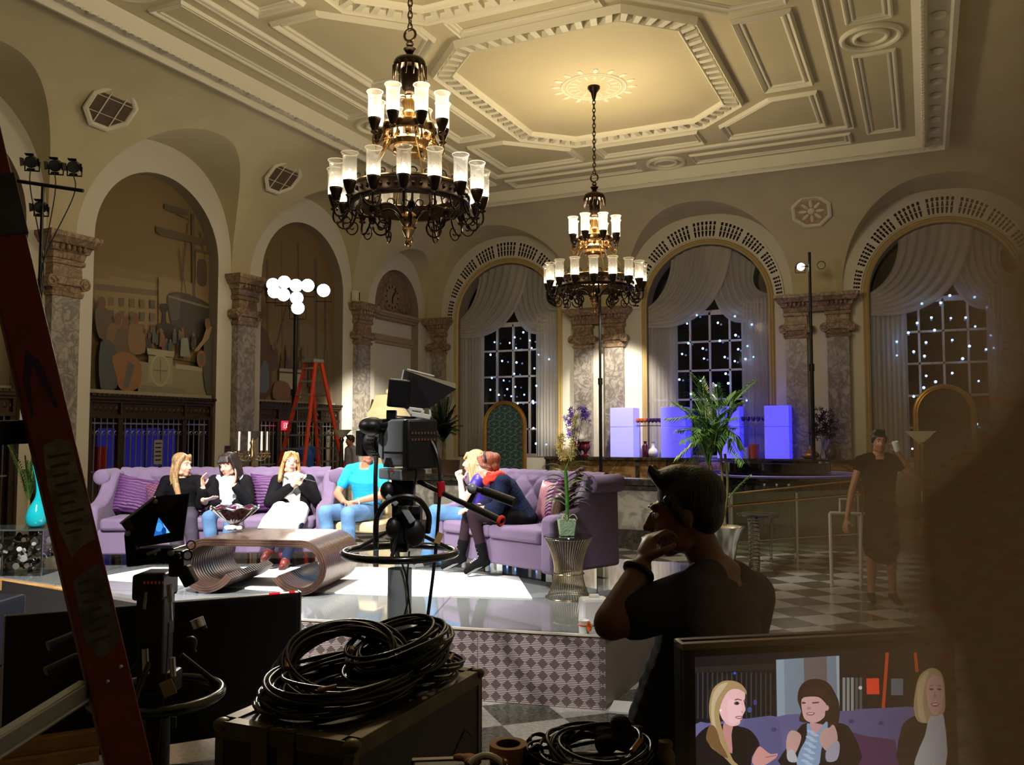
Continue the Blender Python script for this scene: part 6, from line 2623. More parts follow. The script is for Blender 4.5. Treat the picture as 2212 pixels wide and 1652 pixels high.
def jacket(t, J, m, name='black_blazer', infl=.022, sleeve=1.82, vox=.01):
    mb = MB()
    for s in 'LR':
        arm(mb, J, s, 0, sleeve, 1.0, 1, infl)
    open_front(mb)
    return fuse(mb, name, m, t, vox, 4)


jacket(t, J, JACK)
trousers(t, J, 'blue_jeans', JEANS)
shoes(t, J, BLK)

# --- blonde woman in a white tunic and scarf, black jacket, hands at her chin
loc = on1(.8, .36)
t = person('seated woman with wavy blonde hair, white tunic and black jacket, hands at chin', loc, SF1[1] + .05)
J = seated(elL=(.26, -.1, .66), wrL=(.1, -.2, .84), elR=(-.22, -.14, .64), wrR=(.03, -.2, .83), head=(-.02, -.04, 1.05), knL=(.12, -.45, .5), knR=(-.06, -.47, .56), anR=(-.16, -.52, .2), toR=(-.2, -.62, .12), anL=(-.0, -.5, .09), toL=(-.02, -.64, .03))
H = head_matrix(J['head'], rad(14), rad(-8), rad(5))
hm = hair_mat('golden_hair', (200, 154, 98))
bd = body(t, J, H, M['skin'], FEM, .008, dict(R=dict(d=V((.5, -.2, .8)), n=V((.3, 1, 0)), curl=1.0), L=dict(d=V((-.4, -.1, .9)), n=V((-.3, 1, 0)), curl=.9)))
face_parts(t, H, hm, bd)
hair(t, 'wavy', H, hm)


def tunic(mb):
    mb.ell((0, -.12, .55), (.2, .2, .09), 16, 8)
    mb.cap((-.1, -.2, .56), .1, (-.07, -.47, .56), .1, 12); mb.cap((-.07, -.47, .56), .1, (-.16, -.54, .46), .09, 12); mb.cap((.1, -.2, .56), .1, (.1, -.44, .5), .1, 12)
    mb.cap((-.2, -.5, .45), .06, (-.25, -.53, .32), .07, 10); mb.cap((.05, -.5, .45), .09, (.04, -.54, .32), .08, 10)
    mb.cap((-.1, -.52, .42), .08, (-.12, -.55, .34), .07, 10)


top(t, J, 'white_tunic', WHITEC, FEM, infl=.012, sleeve=0, extra=tunic)
mb = MB()
for k in range(10):
    q = k / 9
    mb.ell((.0 + .05 * sin(k), -.09 - .05 * sin(pi * q), .93 - .34 * q), (.085 - .02 * q, .045, .035), 10, 6)
mb.ell((0, -.01, .915), (.1, .085, .04), 14, 8)
fuse(mb, 'white_scarf', WHITEC, t, .01, 3)
jacket(t, J, JACK, 'black_jacket')
trousers(t, J, 'dark_jeans', mat('dark_denim', (36, 42, 66), .85, bump=.2, bscale=120, spec=.12))
shoes(t, J, mat('russet_leather', (120, 52, 44), .4), heel=.02)
mb = MB(); mb.tube([V(J['wrL']) + V((.0, -.03, .06)), V(J['wrL']) + V((.16, -.03, .02))], .005, 6); o = mb.build('pen', M['black'], None)
o.matrix_world = Matrix.Translation(loc) @ Matrix.Rotation(SF1[1] + .05, 4, 'Z')
tag(o, 'black pen held by the woman in the white tunic', 'pen')

# --- man in turquoise T-shirt on the cream chair
t = person('seated man in a turquoise T-shirt and jeans, his head behind the television camera', CH, rad(6))
J = seated(pelvis=(0, .05, .53), waist=(0, .08, .68), chest=(.0, .06, .86), neck=(.01, .03, 1.02), head=(.05, .0, 1.17), shL=(.2, .05, .97), shR=(-.2, .05, .97), hipL=(.1, .02, .53), hipR=(-.1, .02, .53), knL=(.06, -.44, .55), knR=(-.22, -.42, .55), anL=(.08, -.42, .1), anR=(-.16, -.4, .1), toL=(.1, -.58, .04), toR=(-.2, -.56, .04),
           elL=(.27, -.08, .72), wrL=(.05, -.24, .66), elR=(-.29, -.06, .72), wrR=(-.1, -.26, .66))
H = head_matrix(J['head'], rad(30), 0, 0)
hm = hair_mat('brown_hair', (70, 50, 36))
bd = body(t, J, H, M['skin2'], MAS, .009, dict(L=dict(d=V((-.9, -.3, -.1)), n=V((0, 0, -1)), curl=.8), R=dict(d=V((.9, -.3, -.1)), n=V((0, 0, -1)), curl=.8)), True, 1.05, 1.15)
face_parts(t, H, hm, bd)
hair(t, 'short', H, hm)
top(t, J, 'turquoise_shirt', mat('turquoise_cotton', (20, 160, 204), .85, bump=.2, bscale=30), MAS, sleeve=.6, armr=1.15)
trousers(t, J, 'blue_jeans', mat('mid_blue_denim', (84, 122, 164), .85, var=.25, vscale=8, bump=.2, bscale=110), legr=1.12)
shoes(t, J, mat('brown_shoe', (70, 44, 36), .4))
mb = MB(); w_ = V(J['wrL']); mb.ring(w_ + V((.015, .01, 0)), .033, .008, 20, 6, (V(J['wrL']) - V(J['elL']))); mb.build('wristwatch', M['white'], t)

# --- blonde woman in purple on the right sofa, seen in profile
loc = on2(-.52, .36)
t = person('blonde woman in purple top and jeans, in profile behind the red-scarfed woman', loc, rad(-66))
J = seated(pelvis=(0, .02, .54), waist=(0, .01, .67), chest=(0, -.01, .82), neck=(0, -.03, .95), head=(0, -.07, 1.07), shL=(.16, -.01, .9), shR=(-.16, -.01, .9), elL=(.2, -.16, .68), wrL=(.06, -.2, .88), elR=(-.2, -.16, .68), wrR=(-.04, -.2, .86), knL=(.08, -.46, .58), anL=(.05, -.52, .14), toL=(.05, -.66, .06), knR=(-.12, -.44, .5), anR=(-.1, -.42, .09), toR=(-.1, -.57, .03))
H = head_matrix(J['head'], rad(-6), rad(3), 0)
hm = hair_mat('straw_blonde_hair', (206, 172, 118))
bd = body(t, J, H, M['skin'], FEM, .008, dict(L=dict(d=V((-.3, -.2, .8)), n=V((-1, 0, 0)), curl=.9), R=dict(d=V((.3, -.2, .8)), n=V((1, 0, 0)), curl=.9)))
face_parts(t, H, hm, bd)
hair(t, 'straight', H, hm)
top(t, J, 'purple_top', mat('purple_satin', (62, 44, 150), .4), FEM, sleeve=.25)
trousers(t, J, 'blue_jeans', mat('washed_denim', (70, 112, 158), .85, var=.3, vscale=8), flare=.02)
shoes(t, J, mat('navy_sandal', (30, 34, 60), .4), heel=.03)

# --- auburn-haired woman leaning forward: red scarf, dark blue top, black boots
loc = on2(.06, .34)
t = person('woman with auburn updo, orange-red scarf and black lace-up boots on the right sofa', loc, rad(-58))
J = seated(pelvis=(0, .05, .54), waist=(0, -.02, .68), chest=(0, -.12, .82), neck=(0, -.22, .94), head=(.0, -.3, 1.05), shL=(.17, -.16, .9), shR=(-.17, -.16, .9), elL=(.24, -.22, .66), wrL=(.1, -.42, .64), elR=(-.24, -.26, .66), wrR=(-.08, -.44, .64),
           hipL=(.09, .02, .54), hipR=(-.09, .02, .54), knL=(.1, -.44, .6), knR=(-.1, -.46, .62), anL=(.12, -.34, .17), toL=(.12, -.5, .06), anR=(-.12, -.55, .17), toR=(-.14, -.71, .07))
H = head_matrix(J['head'], rad(-10), rad(16), 0)
hm = hair_mat('auburn_hair', (138, 66, 34))
bd = body(t, J, H, M['skin'], FEM, .008, dict(L=dict(d=V((-.4, -.8, -.1)), n=V((0, 0, -1)), curl=.5), R=dict(d=V((.4, -.8, -.1)), n=V((0, 0, -1)), curl=.5)), feet=False)
face_parts(t, H, hm, bd)
hr = hair(t, 'updo', H, hm)
mb = MB(H); mb.tube([(.088 * cos(a), .005 + .012 * sin(a), .045 + .092 * sin(a)) for a in [pi * k / 20 for k in range(21)]], .011, 8); mb.build('headband', M['black'], hr)
top(t, J, 'dark_blue_top', mat('dark_blue_knit', (20, 28, 52), .85, var=.35, vscale=4, bump=.3, bscale=40, spec=.12), FEM, infl=.024, sleeve=1.35)
mb = MB()
nk = V(J['neck'])
for k in range(14):
    a = 2 * pi * k / 14
    for z_ in (0, .035):
        mb.ell(nk + V((.085 * cos(a), .075 * sin(a) + .01 - z_ * .4, z_ + .012 * sin(3 * a))), (.038, .038, .026), 10, 6)
mb.ell(nk + V((0, -.08, -.03)), (.09, .045, .05), 12, 8)
fuse(mb, 'red_scarf', mat('orange_red_scarf', (222, 54, 32), .85, bump=.3, bscale=30), t, .009, 3)
trousers(t, J, 'plum_leggings', mat('plum_leggings', (40, 26, 33), .85, spec=.12), infl=.004, to=1.75, legr=1.04)


def skirt(mb):
    pass


mb = MB()
mb.ell(J['pelvis'], (.185, .15, .12), 16, 10)
for s in 'LR':
    leg(mb, J, s, 0, .55, 1.1, .014)
fuse(mb, 'black_skirt', BLK, t, .01, 4)
shoes(t, J, mat('black_suede', (9, 9, 10), .95, bump=.2, bscale=60, spec=.12), 'lace_up_boot', .07, .32)


# --- crew members in the background
def stander(label, px, py, D, ang, shirt, hm, hgt, arms=None, pants=None, vox=.014, skirt_=False):
    p = atD(px, py, D)
    t = person(label, (p.x, p.y, 0), ang)
    k = hgt / 1.75
    J = dict(pelvis=(0, 0, .95 * k), waist=(0, .01, 1.1 * k), chest=(0, .02, 1.3 * k), neck=(0, .01, 1.48 * k), head=(0, -.02, 1.62 * k), shL=(.19, .02, 1.42 * k), shR=(-.19, .02, 1.42 * k),
             hipL=(.09, 0, .92 * k), hipR=(-.09, 0, .92 * k), knL=(.1, -.02, .5 * k), knR=(-.1, .0, .5 * k), anL=(.11, .0, .09), anR=(-.11, .02, .09), toL=(.13, -.15, .03), toR=(-.13, -.13, .03),
             elL=(.26, .02, 1.14 * k), elR=(-.26, .02, 1.14 * k), wrL=(.24, -.12, .93 * k), wrR=(-.24, -.12, .93 * k))
    J.update(arms or {})
    H = head_matrix(J['head'], 0, rad(6), 0)
    bd = body(t, J, H, M['skin2'], MAS, vox, None, True)
    hair(t, 'short', H, hm, vox * .8)
    face_parts(t, H, hm, bd, False)
    return t, J


gm = mat('grey_blue_shirt', (164, 168, 192), .85, bump=.2, bscale=20)
t, J = stander('man in a loose grey-blue shirt standing right of the orange ladder', 757, 1000, 20.6, rad(-30), gm, hair_mat('greying_hair', (52, 46, 44)), 1.86)
top(t, J, 'grey_blue_shirt', gm, MAS, infl=.03, sleeve=1.2, vox=.014)
trousers(t, J, 'dark_trousers', mat('dark_trousers', (40, 40, 46), .85), vox=.014)
shoes(t, J, BLK)
bm = mat('royal_blue_shirt', (56, 104, 196), .85, bump=.2, bscale=20)
t, J = stander('man in a royal blue shirt seen through the rungs of the orange ladder', 664, 1000, 21.6, rad(200), bm, hair_mat('black_hair', (30, 24, 24)), 1.84)
top(t, J, 'royal_blue_shirt', bm, MAS, infl=.025, sleeve=.6, vox=.014)
trousers(t, J, 'dark_trousers', mat('dark_trousers', (36, 36, 44), .85), vox=.014)
shoes(t, J, BLK)
t, J = stander('person in a dark top raising one hand to the face behind the brown haze', 1905, 1250, 9.8, rad(18), BLK, hair_mat('dark_hair', (24, 20, 18)), 1.92,
               dict(elL=(.42, -.06, 1.3), wrL=(.16, -.16, 1.66), elR=(-.3, .0, 1.22), wrR=(-.38, -.08, .92)), vox=.011)
top(t, J, 'dark_top', BLK, MAS, infl=.018, sleeve=.2, vox=.012)
mb = MB()
mb.ell(J['pelvis'], (.19, .15, .14), 16, 10); mb.cap(J['pelvis'], .17, (0, 0, .62), .2, 16)
fuse(mb, 'dark_skirt', BLK, t, .012, 4)
shoes(t, J, BLK)
mb = MB(); mb.tube([(.13, -.24, 1.68), (.1, -.26, 1.78)], [.03, .036], 14); o = mb.build('cup', M['white'], None)
o.matrix_world = t.matrix_basis.copy()
tag(o, 'small pale cup held to the face by the person behind the brown haze', 'cup')

# --- the dark-haired man in the foreground, elbow out, hand at his mouth
MD = 2.72
BASE = atD(1500, 1400, MD); BASE.z = 0
ft = (-RT * .84 + FH * .54).normalized()
MA = atan2(ft.x, -ft.y)
t = person('dark-haired man in a grey T-shirt in the foreground, hand at his mouth', BASE, MA)
inv = (Matrix.Translation(BASE) @ Matrix.Rotation(MA, 4, 'Z')).inverted()
g = lambda px, py, D: inv @ atD(px, py, D)
J = dict(pelvis=g(1450, 1640, 2.74), waist=g(1472, 1530, 2.74), chest=g(1535, 1380, 2.73), neck=g(1550, 1225, 2.72), head=g(1478, 1112, 2.70),
         shL=g(1492, 1290, 2.55), shR=g(1622, 1285, 2.88), elL=g(1320, 1345, 2.46), wrL=g(1384, 1226, 2.55), elR=g(1590, 1480, 2.95), wrR=g(1490, 1480, 2.9),
         hipL=g(1450, 1665, 2.66), hipR=g(1510, 1665, 2.84))
for s, sx in (('L', 1), ('R', -1)):
    h = V(J['hip' + s])
    J['kn' + s] = (h.x + sx * .02, h.y - .06, .5); J['an' + s] = (h.x + sx * .03, h.y + .02, .09); J['to' + s] = (h.x + sx * .05, h.y - .14, .03)
hd = inv.to_3x3() @ (-RT * .98 + FH * .12 - V((0, 0, .3)))
yaw = atan2(hd.x, -hd.y)
H = head_matrix(J['head'], yaw - rad(8), rad(9), rad(0)) @ Matrix.Scale(1.08, 4)
hm = hair_mat('near_black_hair', (14, 11, 10))
loc3 = inv.to_3x3()
bd = body(t, J, H, skin_mat('brown_lit_skin', (116, 74, 54)), MAS, .007,
          dict(L=dict(d=loc3 @ (RT * .38 + FH * .4 + V((0, 0, .9))), n=loc3 @ (RT * .8 + FH * .3 - V((0, 0, .6))), curl=1.15, side=1, sc=1.08), R=dict(curl=.6)), True, 1.1, 1.25)
face_parts(t, H, hm, bd)
hair(t, 'short', H, hm, .006)
grey = mat('charcoal_grey_cotton', (50, 51, 60), .9, var=.1, vscale=6, bump=.35, bscale=14, spec=.12)
top(t, J, 'grey_shirt', grey, (.19, .175, .2, .135, .125, .14), infl=.016, sleeve=.7, vox=.009, armr=1.3, hi=.84)
trousers(t, J, 'dark_jeans', mat('near_black_denim', (36, 38, 46), .85, bump=.3, bscale=90, spec=.12), vox=.012, legr=1.1)
shoes(t, J, BLK)
mb = MB(); mb.ring(V(J['wrL']) - (V(J['wrL']) - V(J['elL'])).normalized() * .015, .039, .01, 24, 8, (V(J['wrL']) - V(J['elL']))); mb.build('wrist_strap', M['black'], t)
# ================================================================== television cameras on pedestals
M['greymetal'] = mat('grey_camera_shell', (138, 146, 152), .4, .0, var=.06)
M['column'] = mat('satin_grey_column', (158, 168, 174), .3, .1)
M['whiteplastic'] = mat('off_white_plastic', (214, 214, 206), .4)
M['ring'] = mat('black_rim_rubber', (16, 15, 14), .22, coat=.3)
VIEWROT = Matrix((RT, FH, V((0, 0, 1)))).transposed()


def pedestal_base(t, rcol, zring, Rring, zc, colm):
    mb = MB(); mb.lathe([(rcol, .2), (rcol, zring - .1)], 28); mb.build('column', colm, t)
    mb = MB(); mb.lathe([(0, .24), (.2, .24), (.34, .2), (.4, .1), (.4, .05), (0, .05)], 24); mb.build('dolly_skirt', M['blackmetal'], t)
    for k in range(3):
        a = 2 * pi * k / 3 + .4
        mb = MB(); mb.tube([(.34 * cos(a), .34 * sin(a), .06), (.37 * cos(a), .37 * sin(a), .06)], .06, 16); mb.build('wheel', M['rubber'], t)
    mb = MB(); mb.ring((0, 0, zring), Rring, .024, 72, 12); mb.build('steering_ring', M['ring'], t, 60)
    for k in range(3):
        a = 2 * pi * k / 3 + .5
        mb = MB(); mb.tube([(Rring * cos(a), Rring * sin(a), zring), (.1 * cos(a), .1 * sin(a), zc)], .013, 8); mb.build('spoke', M['blackmetal'], t)


D1 = 5.6
p = atD(864, 1195, D1)
P1 = V((p.x, p.y, 0))
t = thing('television_camera', 'large grey studio camera on a pale pedestal column in the centre', 'studio camera', P1, PSI)


def q1(px, py, dd=0):                        # camera-local point seen at a pixel, dd metres beyond the column
    w = atD(px, py, D1 + dd) - P1
    return V((w.dot(RT), w.dot(FH), w.z))


zr = q1(866, 1193).z
pedestal_base(t, .077, zr, .355, q1(866, 1150).z, M['column'])
ax = V((-.56, .83, 0)).normalized()
sd = V((.83, .56, 0)).normalized()
Rb = Matrix((ax, V((-ax.y, ax.x, 0)), V((0, 0, 1)))).transposed()
c0 = q1(876, 958)
mb = MB()
mb.prism([(-.19, -.15), (.12, -.15), (.2, -.06), (.2, .1), (.13, .13), (.02, .16), (-.19, .16)], -.1, .1, 'y')
mb.M = Matrix.Translation(c0) @ Rb.to_4x4()
mb2 = MB(Matrix.Translation(c0) @ Rb.to_4x4())
mb2.prism([(-.17, -.14), (.12, -.15), (.2, -.06), (.2, .1), (.13, .13), (.02, .155), (-.17, .155)], -.1, .1, 'y')
mb2.build('camera_body', M['greymetal'], t, 30, .012)
mb = MB(Matrix.Translation(c0) @ Rb.to_4x4())
mb.box(-.235, -.105, -.155, -.165, .108, .15)
mb.build('rear_adapter', M['black'], t, 30, .012)
mb = MB(Matrix.Translation(c0) @ Rb.to_4x4())
amber = mat('amber_keys', (96, 60, 40), .5)
for j in range(2):
    for k in range(8):
        mb = MB(Matrix.Translation(c0) @ Rb.to_4x4()); mb.box(-.24, -.085 + k * .022, .02 + j * .04, -.234, -.073 + k * .022, .035 + j * .04); mb.build('connector_key', amber, t, 0)
mb = MB(Matrix.Translation(c0) @ Rb.to_4x4())
mb.box(-.16, .1, -.06, .1, .106, -.05); mb.box(.11, .1, -.1, .12, .107, .12)
mb.prism([(-.05, -.15), (.1, -.15), (.06, -.09), (.0, -.09)], .1, .108, 'y')
mb.build('body_groove', M['black'], t, 0)
mb = MB()
lc = c0 + ax * .2
mb.tube([lc, lc + ax * .08, lc + ax * .09, lc + ax * .2, lc + ax * .21, lc + ax * .24], [.06, .07, .09, .095, .1, .1], 28)
for k in range(24):
    a = 2 * pi * k / 24
    d_ = V((0, 0, 1)) * sin(a) + sd * cos(a)
    mb.bar(lc + ax * .1 + d_ * .095, lc + ax * .19 + d_ * .097, .008, .006, d_)
mb.build('lens_barrel', M['black'], t, 30)
mb = MB(Matrix.Translation(lc + ax * .3) @ Rb.to_4x4()); mb.box(-.05, -.1, -.09, .06, .1, .09); mb.build('matte_box', M['blackmetal'], t, 0, .01)
mb = MB(); mb.tube([lc + ax * .372, lc + ax * .376], .09, 24); mb.build('front_glass', M['gloss_black'], t, 20)
mb = MB()
mb.ell(q1(803, 920, .05), (.085, .09, .06), 18, 12); mb.cap(q1(803, 918, .05), .045, q1(842, 916, .02), .035, 12)
mb.build('tally_lamp_hood', M['black'], t)
mb = MB()
mb.cbox(q1(846, 896, .02), (.06, .07, .06)); mb.cbox(q1(858, 908, .0), (.09, .05, .02)); mb.tube([q1(826, 908), q1(900, 903)], .012, 8)
for px in (838, 852):
    mb.tube([q1(px, 890), q1(px, 908)], .006, 6)
mb.build('top_bracket', M['blackmetal'], t, 30, .004)
# hooded viewfinder, its mouth facing right
A_ = [q1(874, 800, .12), q1(858, 876, .12), q1(884, 884, -.1), q1(892, 806, -.1)]
B_ = [q1(984, 829, .14), q1(958, 858, .14), q1(930, 880, -.14), q1(984, 840, -.16)]
mb = MB()
mb.add(A_ + B_, [(0, 3, 7, 4), (1, 0, 4, 5), (2, 1, 5, 6), (3, 2, 6, 7), (0, 1, 2, 3)])
mb.build('viewfinder_hood', M['black'], t, 0, 0, 0, .008)
mb = MB(); mb.bar(q1(866, 820, -.0), q1(860, 880, -.0), .14, .1, (0, 1, 0)); mb.build('viewfinder_body', M['blackmetal'], t, 0, .01)
mb = MB(); mb.add([a + (B_[0] - A_[0]) * .02 for a in A_], [(0, 1, 2, 3)]); mb.build('viewfinder_screen', emat('dim_blue_screen', (60, 110, 170), .5, False), t, 0)
mb = MB(); mb.bar(q1(872, 799, -.05), q1(858, 872, -.02), .008, .012, (0, 1, 0)); mb.bar(q1(880, 797, -.08), q1(938, 812, -.1), .008, .012, (0, 1, 0)); mb.build('silver_edge', M['whiteplastic'], t, 0)
mb = MB()
for a, c_, w in (((884, 882), (914, 886), .02), ((884, 882), (890, 894), .02), ((890, 894), (930, 901), .03), ((930, 901), (928, 878), .012), ((914, 886), (912, 896), .02)):
    mb.bar(q1(*a, -.12), q1(*c_, -.12), .03, w)
mb.build('white_yoke', M['whiteplastic'], t, 0, .004)
# head, cradle and pan bars
mb = MB(Matrix.Translation(q1(868, 1022)) @ Rb.to_4x4()); mb.box(-.16, -.09, -.04, .16, .09, .03); mb.build('mounting_plate', M['greymetal'], t, 0, .01)
mb = MB(); mb.cbox(q1(846, 1017, -.11), (.02, .01, .012)); mb.build('red_latch', mat('red_latch', (180, 20, 30), .4), t, 0)
mb = MB()
mb.cbox(q1(872, 1062), (.14, .14, .18)); mb.cbox(q1(880, 1130), (.18, .16, .24)); mb.cbox(q1(864, 1170), (.11, .11, .12))
mb.ell(q1(838, 1060, -.05), (.05, .05, .06)); mb.ell(q1(850, 1140, -.08), (.05, .05, .07)); mb.ell(q1(895, 1150, -.08), (.07, .05, .09))
mb.build('pan_head', M['black'], t, 40, .02)
mb = MB(); mb.bar(q1(872, 1095, -.12), q1(892, 1128, -.12), .04, .05, (0, 1, 0)); mb.bar(q1(836, 1070, -.1), q1(858, 1090, -.1), .03, .03, (0, 1, 0)); mb.build('silver_lever', M['column'], t, 0, .006)
mb = MB(); mb.tube(smoothpath([q1(812, 1180), q1(814, 1120, -.1), q1(836, 1085, -.16), q1(872, 1072, -.18), q1(905, 1080, -.16), q1(926, 1112, -.1), q1(924, 1150, -.05)], 8), .018, 8); mb.build('cable_hoop', M['rubber'], t)
mb = MB(); mb.tube([q1(905, 1040, -.05), q1(950, 1062, -.2), q1(1082, 1125, -.5)], [.016, .017, .017], 10); pb = mb.build('pan_bar', M['blackmetal'], t)
mb = MB(); mb.tube([q1(1010, 1090, -.34), q1(1078, 1123, -.49)], .023, 12); mb.build('grip', M['rubber'], pb)
mb = MB(); mb.ring(q1(1082, 1125, -.5), .024, .012, 14, 6, q1(1082, 1125, -.5) - q1(1010, 1090, -.34)); mb.build('orange_tape', mat('orange_tape', (226, 70, 44), .7), pb)
mb = MB(); mb.tube([q1(952, 1040, -.21), q1(954, 1072, -.21)], .025, 10); mb.build('red_clamp', mat('red_clamp_paint', (176, 20, 34), .4), pb)
mb = MB(); mb.tube([q1(1010, 1092, -.34), q1(1030, 1056, -.36), q1(1112, 1085, -.52)], [.016, .018, .02], 10); pb = mb.build('pan_bar', M['blackmetal'], t)
mb = MB(); mb.tube([q1(1044, 1060, -.4), q1(1112, 1085, -.52)], .028, 12); mb.build('grip', M['rubber'], pb)
mb = MB(); mb.ell(q1(1020, 1055, -.36), .032); mb.build('white_knob', M['column'], pb)
mb = MB()
for P_, r_ in (([(895, 905, -.1), (930, 950, -.15), (946, 990, -.2), (950, 1050, -.2), (946, 1120, -.1), (940, 1200, -.1), (928, 1300, -.1), (921, 1350, -.1)], .011),
               ([(880, 960, -.2), (892, 985, -.22), (900, 1020, -.2), (890, 1065, -.16)], .007), ([(813, 985, -.05), (811, 1040, -.1), (812, 1100, -.1), (814, 1170, -.05)], .014),
               ([(858, 1190, -.1), (876, 1240, -.1), (882, 1290, -.1), (870, 1340, -.1)], .006), ([(884, 1190, -.1), (880, 1260, -.1), (886, 1330, -.1), (868, 1352, -.1)], .006)):
    m1 = MB(); m1.tube(smoothpath([q1(*k) for k in P_], 8), r_, 7); m1.build('cable', M['rubber'], t)
mb = MB(); mb.cbox(q1(948, 1162, -.14), (.04, .004, .07), Matrix.Rotation(.4, 3, 'Y')); mb.build('paper_tag', mat('manila_tag', (170, 138, 84), .7), t, 0)

D2 = 4.15
p = atD(345, 1300, D2)
P2 = V((p.x, p.y, 0))
t = thing('television_camera', 'black studio camera at the left with a hooded blue viewfinder screen', 'studio camera', P2, PSI)


def q2(px, py, dd=0):
    w = atD(px, py, D2 + dd) - P2
    return V((w.dot(RT), w.dot(FH), w.z))


zr = q2(345, 1500).z
pedestal_base(t, .06, zr, .285, q2(345, 1420).z, M['blackmetal'])
O_ = [q2(262, 1130, -.14), q2(336, 1074, -.14), q2(408, 1066, -.16), q2(394, 1166, -.16), q2(298, 1180, -.16)]
I_ = [q2(322, 1120, .14), q2(338, 1098, .14), q2(378, 1094, .14), q2(378, 1166, .14), q2(322, 1166, .14)]
mb = MB(); mb.add(O_ + I_, [(k, (k + 1) % 5, 5 + (k + 1) % 5, 5 + k) for k in range(5)]); mb.build('viewfinder_hood', M['black'], t, 0, 0, 0, .008)
mb = MB(); mb.add([O_[0], O_[1], q2(343, 1116, -.1), q2(332, 1159, -.1), q2(300, 1178, -.15)], [(0, 1, 2, 3, 4)]); mb.build('hood_flap', M['black'], t, 0, 0, 0, .006)
mb = MB(); mb.add([O_[1], O_[2], O_[3], q2(369, 1151, -.1), q2(343, 1116, -.1)], [(0, 1, 2, 3, 4)]); mb.build('hood_flap', M['black'], t, 0, 0, 0, .006)
mb = MB(); mb.add([q2(300, 1178, -.15), q2(332, 1159, -.1), q2(369, 1151, -.1), O_[3]], [(0, 1, 2, 3)]); mb.build('hood_flap', M['black'], t, 0, 0, 0, .006)
pic = Pic(lambda x_, y_: q2(x_, y_, .05), V((0, -.002, 0)))
pic.poly([(320, 1100), (380, 1096), (380, 1168), (320, 1172)], (50, 130, 210))
pic.poly([(336, 1140), (352, 1128), (362, 1140), (360, 1160), (334, 1162)], (40, 100, 190), 3)
pic.poly([(346, 1112), (356, 1122), (372, 1152), (362, 1154)], (130, 200, 235))
pic.oval(345, 1138, 8, 10, (70, 160, 235))
pic.oval(356, 1146, 5, 8, (20, 60, 140))
pic.build('viewfinder_screen', vcol_mat('viewfinder_picture', .5, 1.1), t)
mb = MB(); mb.bar(q2(261, 1130, -.15), q2(335, 1073, -.15), .008, .02, (0, 1, 0)); mb.build('silver_edge', M['whiteplastic'], t, 0)
mb = MB(); mb.add([q2(263, 1132, -.16), q2(280, 1118, -.16), q2(293, 1142, -.16), q2(276, 1152, -.16), q2(263, 1132, .0), q2(280, 1118, .0), q2(293, 1142, .0), q2(276, 1152, .0)], [(0, 1, 2, 3), (4, 7, 6, 5), (0, 4, 5, 1), (1, 5, 6, 2), (2, 6, 7, 3), (3, 7, 4, 0)]); mb.build('grey_side_box', mat('dark_grey_shell', (58, 60, 62), .5), t, 0)
mb = MB(); mb.ell(q2(276, 1152, -.17), .013); mb.ell(q2(336, 1083, -.17), .01); mb.build('hinge_knob', M['column'], t)
mb = MB()
mb.bar(q2(284, 1150, -.05), q2(290, 1222, -.05), .05, .06, (0, 1, 0))
mb.cbox(q2(345, 1196, .05), (.2, .16, .07)); mb.bar(q2(292, 1216, -.12), q2(390, 1200, -.12), .03, .03)
mb.build('viewfinder_yoke', M['blackmetal'], t, 0, .008)
mb = MB(); mb.bar(q2(318, 1197, -.14), q2(345, 1186, -.14), .012, .014); mb.bar(q2(336, 1192, -.14), q2(336, 1199, -.14), .01, .01); mb.build('silver_bracket', M['column'], t, 0)
mb = MB(); mb.ell(q2(369, 1194, -.14), (.017, .012, .014)); mb.build('pale_knob', M['column'], t)
for px, py, r_ in ((413, 1177, .02), (405, 1199, .021)):
    mb = MB(); mb.ring(q2(px, py, -.1), r_, .004, 20, 6, (0, 1, 0)); mb.build('cable_loop', M['brass'] if r_ < .0205 else M['blackmetal'], t)
mb = MB(); mb.cbox(q2(388, 1215, -.02), (.07, .1, .12)); mb.bar(q2(395, 1225, -.06), q2(415, 1262, -.06), .06, .06, (0, 1, 0)); mb.build('side_module', M['black'], t, 0, .01)
mb = MB()
mb.cbox(q2(336, 1262, .0), (.145, .2, .12)); mb.cbox(q2(336, 1330, 0), (.13, .15, .2)); mb.cbox(q2(335, 1420, 0), (.12, .14, .26)); mb.cbox(q2(350, 1470, .0), (.15, .13, .1))
mb.build('camera_body', M['black'], t, 0, .015)
mb = MB()
for k in range(6):
    mb.box(*(q2(312 + k * 8, 1258, -.105) - V((.004, .002, .006))), *(q2(312 + k * 8, 1258, -.105) + V((.004, .002, .006))))
mb.build('indicator_keys', mat('dim_red_keys', (90, 36, 26), .5, emit=(150, 50, 30), estr=.15), t, 0)
for a, r_ in ((((316, 1278), (312, 1315)), .008), (((366, 1262), (369, 1300)), .014), (((368, 1300), (370, 1340)), .007), (((314, 1400), (316, 1455)), .016), (((372, 1420), (374, 1460)), .014)):
    mb = MB(); mb.tube([q2(*a[0], -.1), q2(*a[1], -.1)], r_, 10); mb.build('chrome_connector', M['steel'], t)
mb = MB()
mb.tube([q2(425, 1338, -.08), q2(434, 1362, -.08)], [.028, .03], 14); mb.ell(q2(412, 1390, -.08), (.03, .03, .035)); mb.tube([q2(396, 1380, -.08), q2(418, 1412, -.08)], .02, 12)
mb.build('focus_control', M['blackmetal'], t)
mb = MB(); mb.tube([q2(424, 1336, -.085), q2(431, 1354, -.085)], .031, 14); mb.build('chrome_collar', M['steel'], t)
mb = MB(); mb.tube([q2(240, 1362, -.1), q2(168, 1369, -.15), q2(103, 1396, -.25)], [.014, .02, .022], 12); mb.build('pan_bar', M['rubber'], t)
